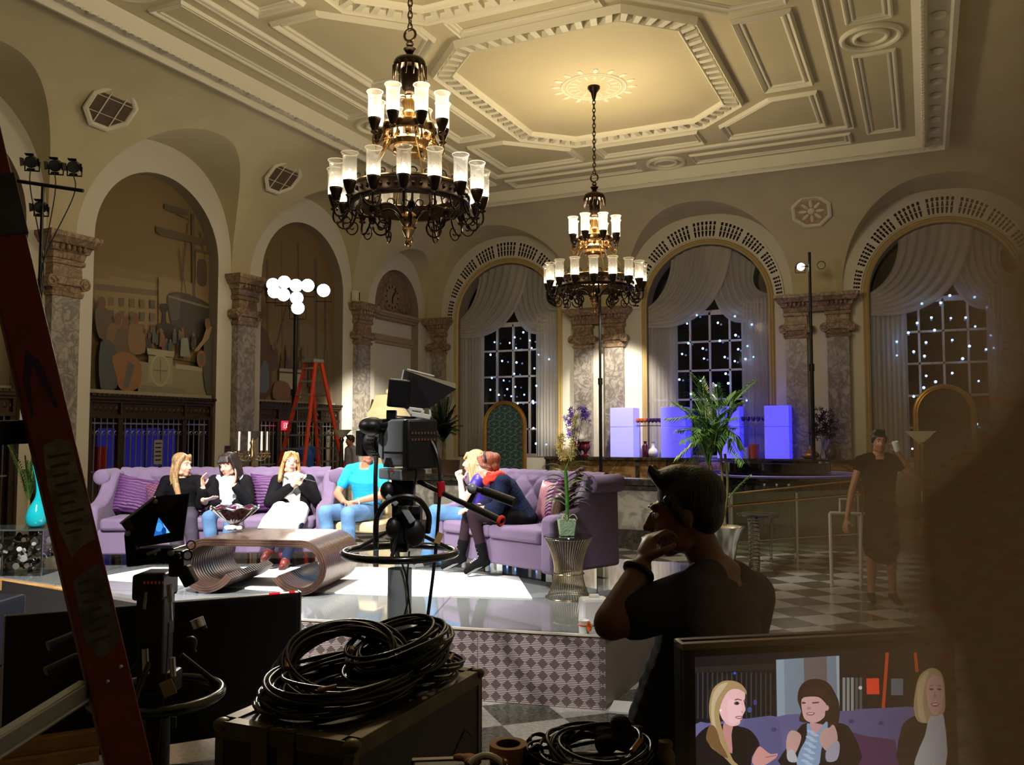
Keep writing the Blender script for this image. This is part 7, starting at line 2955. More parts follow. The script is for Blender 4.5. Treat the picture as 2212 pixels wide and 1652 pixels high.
mb = MB(); mb.tube([q2(240, 1400, -.1), q2(160, 1420, -.15), q2(98, 1450, -.25)], [.014, .018, .02], 12); mb.build('pan_bar', M['rubber'], t)
mb = MB(); mb.cbox(q2(363, 1486, -.16), (.06, .004, .07), Matrix.Rotation(-.4, 3, 'Y')); mb.build('paper_tag', mat('cream_tag', (176, 150, 96), .7), t, 0)
mb = MB(); mb.tube(smoothpath([q2(364, 1345, -.12), q2(360, 1440, -.14), q2(352, 1520, -.14), q2(338, 1652, -.12)], 8), .003, 5); mb.build('cable', M['rubber'], t)
mb = MB(); mb.cbox(q2(376, 1560, -.07), (.02, .01, .05)); mb.build('blue_label', mat('blue_label', (40, 60, 90), .6), t, 0)

# ================================================================== flat panel on a timber dolly, crate, bin
a0, a1 = atD(12, 1328, 4.62), atD(648, 1280, 5.32)
zt_, zb_ = .905, .27
d_ = V((a1.x - a0.x, a1.y - a0.y, 0))
t = thing('flat_panel', 'large black flat panel display standing before the stage behind the left camera', 'display', (a0.x, a0.y, 0), atan2(d_.y, d_.x))
Lp = d_.length
mb = MB(); mb.box(0, 0, zb_, Lp, .06, zt_); mb.build('panel_body', M['black'], t, 0, .006)
mb = MB(); mb.box(.02, -.004, zb_ + .03, Lp - .02, .0, zt_ - .025); mb.build('dark_screen', mat('switched_off_screen', (6, 6, 10), .35), t, 0)
mb = MB(); mb.box(-.008, -.006, zb_, .0, .062, zt_); mb.box(Lp, -.006, zb_, Lp + .008, .062, zt_ + .002); mb.build('silver_bezel', M['steel'], t, 0)
mb = MB(); mb.box(Lp - .18, -.004, zt_, Lp - .12, .02, zt_ + .006); mb.box(Lp - .06, -.004, zt_, Lp - .03, .02, zt_ + .006); mb.build('red_indicator', emat('red_led', (255, 20, 40), 1.2), t, 0)
mb = MB(); mb.box(-.1, -.06, .19, .46, .14, zb_); mb.box(-.1, -.1, .12, .46, -.04, .19); mb.build('timber_dolly', M['timber'], t, 0, .006)
mb = MB(); mb.box(.46, .0, .12, Lp, .1, zb_); mb.build('dark_base', M['blackmetal'], t, 0)
for x_ in (.05, Lp - .1):
    for y_ in (-.02, .08):
        mb = MB(); mb.ell((x_, y_, .06), (.06, .03, .06), 14, 8); mb.build('caster', M['rubber'], t)
p = atD(-60, 1500, 5.4)
t = thing('storage_bin', 'blue storage bin cut off by the left edge behind the black panel', 'bin', (p.x, p.y, 0), .4)
mb = MB(); mb.prism([(-.2, -.2), (.2, -.2), (.2, .2), (-.2, .2)], .45, .85); mb.build('bin_body', mat('blue_plastic', (24, 50, 110), .5), t, 0, .02)
mb = MB(); mb.box(-.24, -.24, 0, .24, .24, .45); mb.build('carton_base', mat('brown_card', (84, 60, 40), .8), t, 0)

# ================================================================== flight cases and cables
cs = V((-1.82, 2.6, 0))
t = thing('flight_case', 'battered black flight case with metal edges in the foreground, cables heaped on it', 'flight case', cs, rad(2))
HX, HY, HZ = .255, .44, .945
M['casepanel'] = mat('black_case_laminate', (20, 19, 18), .5, bump=.1, bscale=60)
M['caseedge'] = mat('worn_aluminium_edge', (92, 82, 60), .4, .7, var=.3, vscale=12)
mb = MB(); mb.box(-HX, -HY, .12, HX, HY, HZ - .004); mb.build('case_body', M['casepanel'], t, 0, .006)
for nm, bxs in (('edge_rail', [(-HX - .004, -HY - .004, HZ - .05, HX + .004, -HY + .0, HZ), (-HX - .004, HY, HZ - .05, HX + .004, HY + .004, HZ), (HX, -HY, HZ - .05, HX + .004, HY, HZ), (-HX - .004, -HY, HZ - .05, -HX, HY, HZ),
                                 (-HX - .004, -HY - .004, HZ - .002, HX + .004, -HY + .045, HZ + .002), (-HX - .004, HY - .045, HZ - .002, HX + .004, HY + .004, HZ + .002), (HX - .045, -HY, HZ - .002, HX + .004, HY, HZ + .002), (-HX - .004, -HY, HZ - .002, -HX + .045, HY, HZ + .002)]),
                ('corner_post', [(sx * HX - .03 * (sx > 0) - .004 * (sx < 0), sy * HY - .03 * (sy > 0) - .004 * (sy < 0), .12, sx * HX + .03 * (sx < 0) + .004 * (sx > 0), sy * HY + .03 * (sy < 0) + .004 * (sy > 0), HZ - .05) for sx in (-1, 1) for sy in (-1, 1)])):
    for b_ in bxs:
        mb = MB(); mb.box(*b_); mb.build(nm, M['caseedge'], t, 0, .002)
for sx in (-1, 1):
    for sy in (-1, 1):
        mb = MB(); mb.ell((sx * (HX - .012), sy * (HY - .012), HZ - .014), (.03, .03, .022), 12, 8); mb.build('ball_corner', M['caseedge'], t)
for x_ in (-.08, .02):
    mb = MB(); mb.box(x_ - .03, -HY - .01, HZ - .16, x_ + .03, -HY, HZ + .003); mb.box(x_ - .03, -HY - .01, HZ, x_ + .03, -HY + .06, HZ + .005)
    for k in range(4):
        mb.ell((x_ - .015 + .03 * (k % 2), -HY + .015 + .03 * (k // 2), HZ + .005), .005, 6, 4)
    mb.build('hinge_strap', M['caseedge'], t, 0)
mb = MB()                                     # faint star-like sticker marks on the long side
ys, zs_ = .3, .6
for (y0, z0), (y1, z1) in (((-.08, .05), (.08, .05)), ((-.08, .05), (-.06, .0)), ((.08, .05), (.06, -.04)), ((-.03, -.12), (.03, -.12)), ((-.03, -.12), (-.02, .03)), ((.03, -.12), (.02, .03)), ((-.09, .1), (0, .16)), ((0, .16), (.06, .12))):
    mb.bar((HX + .001, ys + y0, zs_ + z0), (HX + .001, ys + y1, zs_ + z1), .002, .004, (1, 0, 0))
mb.build('chalk_mark', mat('chalk_mark', (60, 56, 50), .8), t, 0)
mb = MB(); mb.box(HX, ys - .02, zs_ - .05, HX + .002, ys + .02, zs_ + .03); mb.build('amber_sticker', mat('amber_sticker', (110, 70, 24), .7), t, 0)
for x_ in (-HX + .07, HX - .07):
    for y_ in (-HY + .08, HY - .08):
        mb = MB(); mb.ell((x_, y_, .06), (.03, .055, .06), 14, 8); mb.build('caster', M['rubber'], t)
M['cable'] = mat('glossy_black_cable', (6, 6, 6), .32, spec=.4)
M['conn'] = mat('amber_connector', (150, 96, 34), .4)


def coil(label, c, R_, axis, loops, r=.0065, thick=.06, squash=1.0, seed=0, conns=2, group='black cable coils'):
    R = random.Random(seed)
    t = thing('cable_coil', label, 'cable coil', c, 0, group)
    q = V((0, 0, 1)).rotation_difference(V(axis).normalized()).to_matrix()
    for l in range(loops):
        rr = R_ * R.uniform(.86, 1.03)
        off = (l / max(1, loops - 1) - .5) * thick + R.uniform(-.006, .006)
        cx, cy = R.uniform(-.03, .03), R.uniform(-.03, .03)
        ph, wob = R.uniform(0, 6.28), R.uniform(.0, .02)
        mb = MB()
        mb.tube([q @ V((cx + rr * cos(a), cy + squash * rr * sin(a), off + wob * sin(2 * a + ph))) for a in [2 * pi * k / 56 for k in range(56)]], r, 7, True)
        mb.build('cable_loop', M['cable'], t, 60)
    for k in range(conns):
        a = R.uniform(0, 6.28)
        p_ = q @ V((R_ * .9 * cos(a), squash * R_ * .9 * sin(a), thick * .6))
        d = q @ V((-sin(a), cos(a) * squash, .15))
        mb = MB(); mb.tube([p_ - d.normalized() * .03, p_ + d.normalized() * .03], .008, 8); mb.build('connector', M['conn'], t)
    a = R.uniform(0, 6.28)
    mb = MB(); mb.tube([q @ V((R_ * .95 * cos(a + k * .05), squash * R_ * .95 * sin(a + k * .05), 0)) for k in range(-1, 2)], .035, 8); mb.build('binding_strap', M['black'], t)
    return t


TZ = HZ + .004
coil('flat black cable coil lying lowest on the flight case', cs + V((-.03, -.05, TZ + .05)), .225, (0, 0, 1), 20, thick=.08, squash=1.5, seed=1)
coil('black cable coil leaning up at the left of the flight case heap', cs + V((-.07, -.02, TZ + .095)), .215, (.2, -.4, .9), 20, thick=.06, squash=.95, seed=2)
coil('black cable coil at the right end of the flight case heap', cs + V((.06, .14, TZ + .12)), .16, (-.1, -.2, .97), 20, thick=.1, squash=1.3, seed=3)
coil('small black cable coil on the back corner of the flight case', cs + V((.1, .24, TZ + .04)), .12, (0, 0, 1), 8, thick=.06, squash=1.1, seed=4)

c2 = atz(1280, 1652, .93)
t = thing('flight_case', 'low dark case under the tape roll at the bottom edge of the photo', 'flight case', (c2.x, c2.y, 0), PSI + .1)
mb = MB(); mb.box(-.5, -.6, .1, .75, .12, .92); mb.build('case_body', M['casepanel'], t, 0, .006)
mb = MB(); mb.box(-.505, .1, .88, .755, .125, .924); mb.build('edge_rail', M['caseedge'], t, 0, .003)
for x_ in (-.4, .65):
    for y_ in (-.5, .02):
        mb = MB(); mb.ell((x_, y_, .05), (.05, .03, .05), 12, 8); mb.build('caster', M['rubber'], t)
T2 = .925


def on2c(px, py):
    p = atz(px, py, T2)
    return V((p.x, p.y, T2))


t = thing('tape_roll', 'roll of tan masking tape standing among the cables at the bottom edge', 'tape', on2c(1098, 1640))
mb = MB(); mb.lathe([(.036, 0), (.054, 0), (.054, .045), (.036, .045), (.036, 0)], 40); mb.build('tape', mat('tan_tape', (170, 124, 78), .7, var=.06), t, 30)
mb = MB(); mb.lathe([(.0335, .001), (.036, .001), (.036, .044), (.0335, .044), (.0335, .001)], 40); mb.build('cardboard_core', mat('card_core', (90, 60, 38), .8), t, 30)
coil('dark cable coil lying right of the tape roll at the bottom edge', on2c(1290, 1650) + V((0, 0, .04)), .135, (0, -.12, 1), 13, r=.0055, thick=.06, seed=6, conns=1)
coil('thin dark cable coil peeping out between the tape roll and the larger coil', on2c(1185, 1640) + V((0, 0, .03)), .055, (.1, -.2, 1), 6, r=.004, thick=.03, seed=7, conns=0)
t = thing('screwdriver', 'amber-handled screwdriver lying before the tape roll', 'screwdriver', on2c(1085, 1650) + V((0, 0, .02)), -.9)
mb = MB(); mb.cap((0, 0, 0), .011, (.05, 0, 0), .009, 10); mb.build('handle', M['conn'], t)
mb = MB(); mb.tube([(.05, 0, 0), (.13, 0, -.004)], .003, 8); mb.build('shaft', M['steel'], t)
mb = MB()
R = random.Random(8)
for k in range(16):
    mb.ell((R.gauss(0, .03), R.gauss(0, .03), .03 + abs(R.gauss(0, .02))), (.035, .03, .028), 8, 6)
o = fuse(mb, 'knit_cap', mat('black_knit', (18, 15, 15), .95, bump=.6, bscale=70), None, .008, 2)
o.location = on2c(1335, 1632)
tag(o, 'dark crumpled knit cap lying on the cable coil before the man', 'cap')
t = thing('paper_scrap', 'crumpled tan paper and white cable ends at the near corner of the lower case', 'paper', on2c(1010, 1648))
mb = MB()
for k in range(10):
    mb.ell((R.gauss(0, .018), R.gauss(0, .012), .012), (.02, .014, .012), 7, 5, rz(R.uniform(0, 3)))
fuse(mb, 'crumpled_paper', mat('tan_paper', (176, 130, 92), .8), t, .006, 1)
mb = MB(); mb.tube(bez([(.02, -.03, .01), (.05, .02, .05), (.12, .0, .01)], 10), .009, 8); mb.build('white_cable_end', M['white'], t)
t = thing('bottle', 'small beige plastic bottle at the bottom edge beside the monitor', 'bottle', on2c(1438, 1652))
mb = MB(); mb.lathe([(0, 0), (.026, 0), (.028, .01), (.026, .03), (.018, .045), (.02, .055), (.019, .066), (0, .068)], 20); mb.build('bottle_body', mat('beige_plastic', (120, 100, 66), .5), t, 60)

# ================================================================== things on the stage edge
p = atz(1262, 1366, S)
t = thing('cup', 'white paper cup on the stage corner with an orange ribbon tied round it', 'cup', (p.x, p.y, S))
mb = MB(); mb.lathe([(0, 0), (.032, 0), (.038, .08), (.04, .084), (.036, .084), (.034, .07), (0, .065)], 24); mb.build('cup_body', M['white'], t, 60)
mb = MB()
for k in range(5):
    a = -1.2 + .5 * k
    mb.tube([V((.03, -.03, .05)), V((.04 + .03 * cos(a), -.045, .05 + .03 * sin(a))), V((.05 + .015 * cos(a + .8), -.04, .045 + .04 * sin(a + .8))), V((.03, -.032, .045))], .006, 6)
mb.ring((0, 0, .055), .037, .005, 24, 6); mb.build('orange_ribbon', mat('orange_ribbon', (240, 110, 30), .6), t)
p = atz(1283, 1348, S)
t = thing('napkin_box', 'white rounded box standing behind the cup on the stage corner', 'box', (p.x, p.y, S), rad(35))
mb = MB(); mb.box(-.1, -.07, 0, .1, .07, .19); mb.build('box_body', M['white'], t, 0, .02)
mb = MB(); mb.box(-.03, -.01, .19, .04, .03, .21); mb.build('tissue', M['white'], t, 0, .006)
p = atz(1320, 1538, 0)
mb = MB(); mb.box(-.08, -.12, 0, .1, .12, .018)
o = mb.build('white_board', M['white'], None, 0, .003); o.location = (p.x + .05, p.y + .1, .001); o.rotation_euler = (0, 0, rad(10))
tag(o, 'small white board lying on the floor at the foot of the stage corner', 'board')

# ================================================================== red ladder rail close to the photographer
DL = 2.0
ra, rb = atD(-38 - 30 - 14, 120, DL), atD(292 - 14, 1640, DL)
u_ = (rb - ra).normalized()
rb2 = ra + u_ * ((ra.z - .02) / -u_.z)
t = thing('ladder', 'worn red ladder rail crossing the left side close to the camera', 'ladder', (rb2.x, rb2.y, 0))
off = V((rb2.x, rb2.y, 0))
M['redfib'] = mat('worn_red_fibreglass', (112, 28, 26), .6, var=.22, vscale=14, bump=.15, bscale=60)
nrm_ = u_.cross(RT).normalized()
if nrm_.dot(FH) > 0:
    nrm_ = -nrm_
lat_ = nrm_.cross(u_).normalized()
if lat_.dot(RT) < 0:
    lat_ = -lat_
ph = rad(33)
wdir = (lat_ * cos(ph) + nrm_ * -sin(ph)).normalized()     # across the printed face
fdir = (nrm_ * cos(ph) + lat_ * sin(ph)).normalized()      # out of the printed face
A0, A1 = ra - off, rb2 - off
mb = MB()
wl, dp, th = .09, .07, .008
for o0, o1, d0, d1 in ((-wl / 2, wl / 2, 0, -th), (-wl / 2, -wl / 2 + th, -th, -dp), (wl / 2 - th, wl / 2, -th, -dp)):
    pts = [A + wdir * o + fdir * d for A in (A0, A1) for o, d in ((o0, d0), (o1, d0), (o1, d1), (o0, d1))]
    mb.add(pts, [(0, 1, 2, 3), (4, 7, 6, 5), (0, 4, 5, 1), (1, 5, 6, 2), (2, 6, 7, 3), (3, 7, 4, 0)])
rail = mb.build('rail', M['redfib'], t, 0, .004)


def onrail(py, w, lift=.0015):               # a point on the printed face
    q = (py - 120) / 1520
    return A0 + (rb - ra) * q + wdir * w * wl + fdir * lift


def patch(name, m_, pts, lift=.0012):
    mb = MB()
    P_ = [onrail(py, w, lift) for py, w in pts]
    mb.add(P_, [tuple(range(len(P_)))])
    return mb.build(name, m_, rail, 0)


lab = mat('scuffed_label', (112, 104, 98), .7, var=.45, vscale=34)
patch('warning_label', lab, [(975, -.26), (968, .1), (978, .42), (1040, .4), (1100, .46), (1190, .42), (1196, .1), (1215, -.2), (1150, -.34), (1060, -.36)])
patch('warning_label', mat('scuffed_label_dark', (84, 80, 78), .7, var=.5, vscale=30), [(1262, -.3), (1243, .1), (1240, .4), (1330, .42), (1400, .44), (1425, .1), (1430, -.1), (1390, -.34)])
faint = mat('faint_print', (66, 60, 58), .8)
for k in range(9):
    patch('label_print', faint, [(1000 + k * 20, -.2), (1000 + k * 20, .32 - (k % 3) * .08), (1006 + k * 20, .32 - (k % 3) * .08), (1006 + k * 20, -.2)], .0018)
for k in range(7):
    patch('label_print', faint, [(1266 + k * 20, -.2), (1266 + k * 20, .3 - (k % 2) * .1), (1273 + k * 20, .3 - (k % 2) * .1), (1273 + k * 20, -.2)], .0018)
blue = mat('faded_blue_print', (44, 34, 56), .7)
patch('arrow_logo', blue, [(770, -.12), (800, .12), (900, .3), (905, .22), (838, .02), (806, -.06), (838, -.2), (910, -.3), (914, -.36), (830, -.34)])
for k, ch in enumerate('WERNER'):
    cu = bpy.data.curves.new('letter', 'FONT'); cu.body = ch; cu.size = .034; cu.align_x = 'CENTER'; cu.align_y = 'CENTER'; cu.extrude = .0002
    o = bpy.data.objects.new('tmp', cu); COL.objects.link(o)
    me = bpy.data.meshes.new_from_object(o.evaluated_get(bpy.context.evaluated_depsgraph_get()))
    bpy.data.objects.remove(o)
    me.materials.clear(); me.materials.append(blue)
    o = bpy.data.objects.new('printed_letter', me); COL.objects.link(o); o.parent = rail
    o.matrix_world = Matrix.Translation(onrail(850 + k * 23, .02, .0012)) @ Matrix((u_, wdir * (1 if u_.cross(wdir).dot(fdir) > 0 else -1), fdir)).transposed().to_4x4()
tape = mat('grey_gaffer_tape', (62, 62, 66), .8, var=.1)
mb = MB()
for q0, q1_ in ((385, 523),):
    for o_, d_0, d_1 in ((None, 0, 0),):
        pts = [onrail(py, w, l_) for py in (q0, q1_) for w, l_ in ((-.56, .003), (.56, .003), (.56, -dp * .9), (-.56, -dp * .9))]
        mb.add(pts, [(0, 1, 2, 3), (4, 7, 6, 5), (0, 4, 5, 1), (1, 5, 6, 2), (2, 6, 7, 3), (3, 7, 4, 0)])
mb.build('tape_wrap', tape, rail, 0, .003)
for py, w in ((1457, .3), (1477, -.06)):
    mb = MB(); mb.ell(onrail(py, w, .002), (.006, .006, .006), 10, 6); mb.build('rivet', M['steel'], rail)
lp_ = lambda px, py, D: atD(px, py, D) - off
mb = MB(); mb.bar(lp_(185, 1485, 2.0), lp_(-140, 1690, 1.6), .03, .036); mb.bar(lp_(185, 1485, 2.0) + V((0, 0, -.02)), lp_(-140, 1690, 1.6) + V((0, 0, -.02)), .045, .01)
mb.build('step', M['alu'], t, 0, .004)
mb = MB(); mb.bar(lp_(60, 932, 2.06), lp_(-180, 940, 1.8), .05, .055); mb.build('step', mat('dark_step', (40, 44, 60), .4, .5), t, 0, .004)

# ================================================================== preview monitor
m0, m1 = atD(1475, 1390, 1.62), atD(2000, 1362, 1.72)
ex = V((m1.x - m0.x, m1.y - m0.y, 0)).normalized()
en = V((ex.y, -ex.x, 0))
if en.dot(FH) > 0:
    en = -en
MO = V((m0.x, m0.y, 0))
t = thing('monitor', 'preview monitor in the lower right corner showing two women on a sofa', 'monitor', MO, atan2(ex.y, ex.x))
mz = m0.z
MI = Matrix.Translation(MO) @ Matrix.Rotation(atan2(ex.y, ex.x), 4, 'Z')
MIi = MI.inverted()
mw = (MIi @ atplane(2062, 1500, m0, en)).x
mb = MB(); mb.box(0, .006, mz - .36, mw, .05, mz - .0); mb.build('monitor_case', M['black'], t, 0, .006)
mb = MB(); mb.box(-.002, -.004, mz - .012, mw, .03, mz); mb.build('top_bezel', mat('lit_bezel_edge', (120, 104, 76), .5), t, 0, .002)  # tan paints the light caught along the bezel's top edge
sl, sr = (MIi @ atplane(1500, 1500, m0, en)).x, (MIi @ atplane(2036, 1500, m0, en)).x
mb = MB(); mb.box(0, -.004, mz - .36, sl, .006, mz - .012); mb.box(sr, -.004, mz - .36, mw, .006, mz - .012); mb.box(sl, -.004, mz - .36, sr, .006, mz - .335); mb.box(sl, -.004, mz - .024, sr, .006, mz - .012); mb.build('bezel', M['black'], t, 0)
mb = MB(); mb.box(mw * .4, .02, mz - .5, mw * .6, .04, mz - .3); mb.box(mw * .25, -.06, mz - .52, mw * .75, .12, mz - .5); mb.build('stand', M['black'], t, 0)
mc = MI @ V((mw / 2, .1, 0))
tc = thing('equipment_cart', 'dark equipment cart carrying the preview monitor, mostly below the frame', 'cart', (mc.x, mc.y, 0), atan2(ex.y, ex.x))
mb = MB(); mb.box(-.28, -.2, mz - .56, .28, .2, mz - .52); mb.build('shelf', M['casepanel'], tc, 0, .004)
for x_ in (-.26, .26):
    for y_ in (-.18, .18):
        mb = MB(); mb.box(x_ - .015, y_ - .015, 0, x_ + .015, y_ + .015, mz - .56); mb.build('leg', M['blackmetal'], tc, 0)
SP = m0 - en * .002


def scr(x_, y_):
    return MIi @ atplane(x_, y_, SP, en)


pic = Pic(scr, V((0, -.00012, 0)))
z1 = lambda *p: [(1490 + a / 3.778, 1400 + b / 3.778) for a, b in p]
z6 = lambda *p: [(1660 + a / 3.1875, 1420 + b / 3.1875) for a, b in p]
pic.poly([(1500, 1404), (2036, 1384), (2036, 1700), (1500, 1700)], (26, 22, 24))
for k in range(16):
    x_ = 1506 + k * 10.4
    pic.poly([(x_, 1452), (x_ + 3, 1452), (x_ + 3, 1552), (x_, 1552)], (58, 56, 54) if k % 2 else (48, 52, 54))
pic.poly([(1500, 1440), (1672, 1432), (1672, 1446), (1500, 1452)], (40, 34, 30))
pic.oval(1586, 1453, 3, 3, (60, 80, 200)); pic.oval(1630, 1516, 4, 6, (70, 60, 130)); pic.oval(1618, 1532, 5, 6, (70, 80, 140))
pic.poly([(1675, 1424), (1811, 1415), (1811, 1548), (1677, 1548)], (128, 140, 152))
pic.poly([(1675, 1424), (1692, 1423), (1694, 1548), (1677, 1548)], (146, 162, 174))
pic.poly([(1734, 1420), (1784, 1417), (1786, 1540), (1738, 1540)], (112, 102, 98))
pic.poly([(1804, 1416), (1811, 1415), (1812, 1548), (1808, 1548)], (170, 184, 192))
for k in range(5):
    pic.poly([(1818 + k * 9, 1462), (1824 + k * 9, 1462), (1824 + k * 9, 1536), (1818 + k * 9, 1536)], (150, 154, 152) if k < 3 else (90, 90, 88))
pic.oval(1856, 1484, 4, 4, (230, 230, 225))
pic.poly([(1869, 1464), (1896, 1463), (1897, 1498), (1870, 1498)], (255, 76, 48))
pic.line((1914, 1408), (1905, 1530), 7, (214, 74, 40)); pic.line((1974, 1408), (1978, 1450), 7, (214, 74, 40))
pic.poly([(1922, 1464), (1948, 1464), (1948, 1500), (1922, 1500)], (110, 112, 124))
# sofa back with scalloped top
pic.poly([(1500, 1562), (1512, 1557), (1526, 1560), (1560, 1556), (1600, 1550), (1622, 1552), (1630, 1548), (1660, 1544), (1676, 1546), (1700, 1541), (1730, 1540), (1780, 1538), (1812, 1534), (1842, 1533), (1846, 1530), (1890, 1528), (1930, 1526), (1960, 1524), (1990, 1530), (2036, 1540), (2036, 1700), (1500, 1700)], (104, 98, 142))
pic.poly([(1602, 1560), (1640, 1548), (1676, 1552), (1686, 1600), (1690, 1700), (1640, 1700), (1620, 1640)], (96, 92, 134), 3)
for x_, y_ in ((1669, 1574), (1900, 1560), (1836, 1556), (1960, 1556)):
    pic.oval(x_, y_, 6, 5, (76, 70, 108))
pic.poly(z6((560, 505), (640, 530), (860, 560), (890, 740), (560, 740)), (92, 52, 92), 0)
# blonde woman in profile
pic.poly(z1((120, 640), (240, 610), (440, 640), (520, 700), (560, 790), (500, 870), (480, 960), (380, 1000), (0, 1000), (20, 760)), (30, 24, 24), 3)
pic.poly(z1((270, 600), (340, 620), (330, 700), (336, 850), (280, 780), (262, 690)), (196, 140, 132), 3)
pic.poly(z1((236, 340), (300, 320), (390, 318), (436, 350), (440, 400), (432, 430), (444, 490), (432, 520), (420, 545), (416, 570), (402, 580), (396, 610), (350, 628), (300, 616), (250, 560), (226, 470)), (236, 186, 186), 3)
pic.poly(z1((300, 420), (380, 430), (420, 500), (380, 600), (310, 590)), (242, 196, 196), 3)
pic.poly(z1((356, 410), (380, 402), (412, 412), (412, 420), (380, 412), (356, 420)), (120, 78, 64))
pic.poly(z1((350, 436), (372, 426), (392, 436), (390, 450), (370, 456), (354, 450)), (110, 90, 104), 3)
pic.oval(*z1((374, 440))[0], 3, 3, (40, 34, 44))
pic.poly(z1((426, 418), (440, 414), (442, 428), (430, 430)), (120, 84, 84), 2)
pic.poly(z1((356, 552), (380, 544), (412, 544), (420, 554), (406, 568), (378, 568)), (176, 96, 110), 3)
pic.poly(z1((368, 554), (408, 550), (404, 558), (376, 560)), (236, 214, 214), 2)
pic.poly(z1((404, 500), (424, 512), (414, 520)), (190, 130, 130))
pic.poly(z1((150, 420), (180, 320), (250, 264), (330, 256), (400, 280), (444, 330), (450, 370), (430, 350), (380, 324), (320, 330), (280, 370), (250, 430), (236, 480), (230, 560), (262, 680), (300, 800), (340, 900), (380, 940), (340, 950), (270, 880), (200, 830), (150, 780), (140, 700), (160, 620), (146, 520)), (170, 142, 98), 3)
pic.poly(z1((170, 400), (220, 300), (300, 270), (260, 330), (200, 430), (190, 560), (220, 700), (270, 820), (240, 820), (190, 700), (164, 560)), (196, 174, 138), 3)
pic.poly(z1((150, 620), (200, 640), (240, 760), (300, 880), (240, 860), (160, 790), (120, 720)), (120, 88, 54), 3)
pic.oval(*z1((238, 496))[0], 2.4, 2.4, (250, 246, 240))
pic.poly(z1((498, 880), (540, 800), (570, 796), (640, 850), (700, 848), (690, 880), (650, 910), (600, 940), (540, 950), (500, 930)), (214, 152, 148), 3)
pic.line(*z1((600, 880), (690, 862)), 2, (170, 104, 104))
# dark-haired woman
pic.poly(z6((180, 500), (250, 440), (460, 440), (560, 500), (600, 740), (80, 740), (120, 600)), (34, 24, 28), 3)
pic.poly(z6((270, 440), (380, 420), (380, 520), (300, 560)), (214, 164, 160), 3)
pic.poly(z6((186, 280), (200, 200), (250, 150), (330, 140), (400, 170), (440, 230), (470, 300), (474, 400), (450, 470), (390, 460), (300, 440), (200, 430), (210, 360)), (58, 38, 30), 3)
pic.poly(z6((214, 280), (250, 262), (330, 264), (372, 300), (400, 330), (394, 355), (376, 360), (370, 400), (320, 436), (270, 436), (232, 410), (216, 350)), (226, 176, 172), 3)
pic.poly(z6((214, 276), (250, 250), (330, 254), (376, 290), (384, 320), (420, 300), (380, 220), (300, 190), (230, 210)), (66, 44, 34), 3)
for p_ in (((216, 296), (240, 300), (240, 308), (218, 310)), ((284, 300), (330, 296), (330, 304), (290, 308))):
    pic.poly(z6(*p_), (92, 66, 78), 2)
pic.poly(z6((244, 372), (280, 366), (304, 372), (290, 388), (256, 388)), (176, 100, 104), 3); pic.poly(z6((254, 374), (294, 372), (284, 380), (260, 380)), (236, 220, 214), 2)
pic.oval(*z6((262, 340))[0], 5, 3, (200, 142, 138))
pic.poly(z6((248, 450), (270, 452), (300, 520), (380, 430), (390, 480), (360, 560), (345, 640), (320, 740), (186, 740), (196, 640), (246, 540)), (150, 172, 204), 3)
for k in range(12):
    pic.oval(*z6((290 + 30 * ((k % 2) - .5) - k * 4, 500 + k * 20))[0], 9, 3, (184, 206, 232), .3)
pic.poly(z6((104, 560), (124, 500), (160, 490), (204, 520), (200, 570), (170, 640), (130, 690), (108, 640)), (206, 164, 156), 3)
pic.poly(z6((330, 540), (360, 480), (400, 470), (420, 450), (440, 470), (456, 540), (440, 600), (400, 640), (350, 600)), (212, 168, 162), 3)
pic.poly(z6((108, 640), (150, 620), (180, 700), (120, 700)), (196, 190, 196), 3); pic.poly(z6((380, 620), (450, 560), (470, 600), (450, 690), (380, 700)), (176, 170, 184), 3)
# third woman at the right edge
pic.poly(z6((880, 740), (890, 480), (960, 400), (1060, 380), (1180, 420), (1196, 740)), (46, 36, 34), 3)
pic.poly(z6((990, 200), (1020, 110), (1090, 62), (1150, 80), (1180, 140), (1190, 250), (1186, 360), (1120, 420), (1060, 440), (1000, 420), (976, 330)), (198, 164, 118), 3)
pic.poly(z6((1000, 200), (1040, 110), (1080, 90), (1046, 200), (1040, 330), (1060, 430), (1010, 400)), (222, 190, 146), 3)
pic.poly(z6((1066, 160), (1110, 112), (1160, 126), (1180, 190), (1176, 300), (1160, 350), (1120, 384), (1082, 340), (1064, 250)), (232, 176, 160), 3)
for x_ in (1096, 1150):
    pic.poly(z6((x_ - 16, 206), (x_, 200), (x_ + 16, 206), (x_, 216)), (104, 76, 76), 2)
    pic.poly(z6((x_ - 18, 186), (x_, 178), (x_ + 18, 186), (x_, 184)), (160, 116, 90), 2)
pic.poly(z6((1118, 214), (1130, 262), (1110, 266)), (206, 146, 134))
pic.poly(z6((1090, 304), (1124, 296), (1152, 304), (1130, 326), (1106, 324)), (190, 96, 96), 3); pic.poly(z6((1098, 306), (1146, 304), (1128, 314), (1108, 314)), (244, 226, 220), 2)
pic.poly(z6((1080, 400), (1130, 390), (1180, 400), (1190, 740), (990, 740), (1000, 640), (1050, 520)), (206, 200, 200), 3)
pic.build('screen_picture', vcol_mat('monitor_picture', .5, 1.0), t)

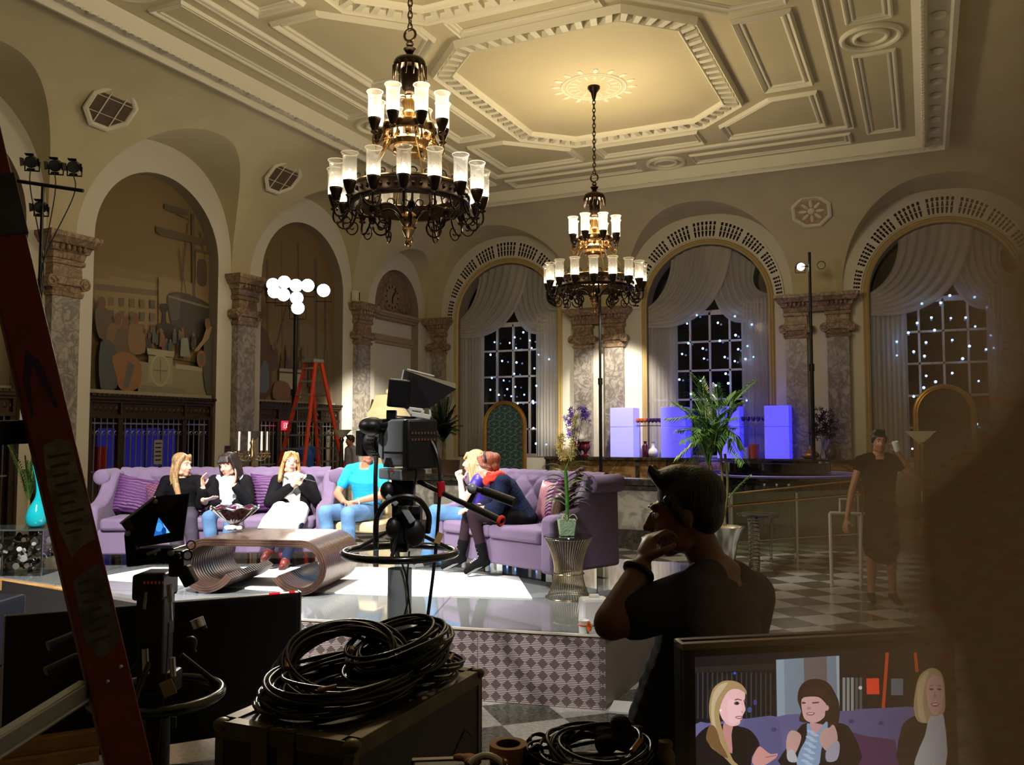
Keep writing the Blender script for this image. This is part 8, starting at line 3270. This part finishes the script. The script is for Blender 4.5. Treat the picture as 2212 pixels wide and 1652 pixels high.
# ================================================================== added pane at the right, brown haze put into its opacity and colour
DG = 1.12
gp = EYE + FH * DG
gx0, gx1 = (1380 - 1106) / FPX * DG, (2560 - 1106) / FPX * DG
t = thing('haze_screen', 'added brown haze pane at the right edge, growing opaque towards its right side', 'pane', (gp.x, gp.y, 0), PSI)
m, nt, b, out = node_mat('brown_haze_film')
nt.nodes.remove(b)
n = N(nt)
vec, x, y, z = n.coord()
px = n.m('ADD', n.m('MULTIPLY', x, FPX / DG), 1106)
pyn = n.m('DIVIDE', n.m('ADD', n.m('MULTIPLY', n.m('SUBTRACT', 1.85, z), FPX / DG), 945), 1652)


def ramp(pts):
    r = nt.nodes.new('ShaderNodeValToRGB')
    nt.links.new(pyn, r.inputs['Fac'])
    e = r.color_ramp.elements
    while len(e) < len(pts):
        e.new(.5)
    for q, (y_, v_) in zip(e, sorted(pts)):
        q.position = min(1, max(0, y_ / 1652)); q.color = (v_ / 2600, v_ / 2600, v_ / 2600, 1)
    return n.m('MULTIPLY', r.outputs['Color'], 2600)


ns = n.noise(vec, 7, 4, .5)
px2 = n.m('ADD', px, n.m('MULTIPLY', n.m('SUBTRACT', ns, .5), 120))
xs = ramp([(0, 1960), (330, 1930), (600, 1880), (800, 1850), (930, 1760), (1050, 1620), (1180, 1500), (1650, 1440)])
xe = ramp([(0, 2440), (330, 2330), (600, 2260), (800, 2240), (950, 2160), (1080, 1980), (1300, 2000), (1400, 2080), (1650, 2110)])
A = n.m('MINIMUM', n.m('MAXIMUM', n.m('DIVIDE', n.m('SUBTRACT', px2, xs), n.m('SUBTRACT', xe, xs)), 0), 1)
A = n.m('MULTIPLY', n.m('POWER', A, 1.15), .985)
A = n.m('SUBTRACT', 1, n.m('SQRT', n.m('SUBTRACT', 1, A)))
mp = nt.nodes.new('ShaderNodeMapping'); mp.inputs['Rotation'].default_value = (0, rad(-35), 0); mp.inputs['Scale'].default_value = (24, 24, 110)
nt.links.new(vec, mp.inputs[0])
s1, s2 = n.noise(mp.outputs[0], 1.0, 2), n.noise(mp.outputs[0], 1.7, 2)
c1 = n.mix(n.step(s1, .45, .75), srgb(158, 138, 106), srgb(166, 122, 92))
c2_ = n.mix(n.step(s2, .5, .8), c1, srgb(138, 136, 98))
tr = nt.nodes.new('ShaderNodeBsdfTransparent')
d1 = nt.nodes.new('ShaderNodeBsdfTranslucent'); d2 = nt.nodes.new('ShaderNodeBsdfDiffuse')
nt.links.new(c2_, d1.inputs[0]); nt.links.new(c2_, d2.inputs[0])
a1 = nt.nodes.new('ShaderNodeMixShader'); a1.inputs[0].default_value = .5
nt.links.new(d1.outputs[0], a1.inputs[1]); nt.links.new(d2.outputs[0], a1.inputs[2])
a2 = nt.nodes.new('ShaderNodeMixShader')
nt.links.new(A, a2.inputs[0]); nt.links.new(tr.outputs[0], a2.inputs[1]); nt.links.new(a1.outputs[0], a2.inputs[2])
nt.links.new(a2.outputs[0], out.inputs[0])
mb = MB(); mb.box(gx0, -.003, .1, gx1, .003, 3.2); mb.build('haze_pane', m, t, 0)
mb = MB(); mb.box(gx1, -.02, 0, gx1 + .05, .02, 3.25); mb.build('post', M['blackmetal'], t, 0)  # post and foot rail added to carry the haze pane
mb = MB(); mb.box(gx0, -.02, 0, gx1, .02, .1); mb.build('foot_rail', M['blackmetal'], t, 0)
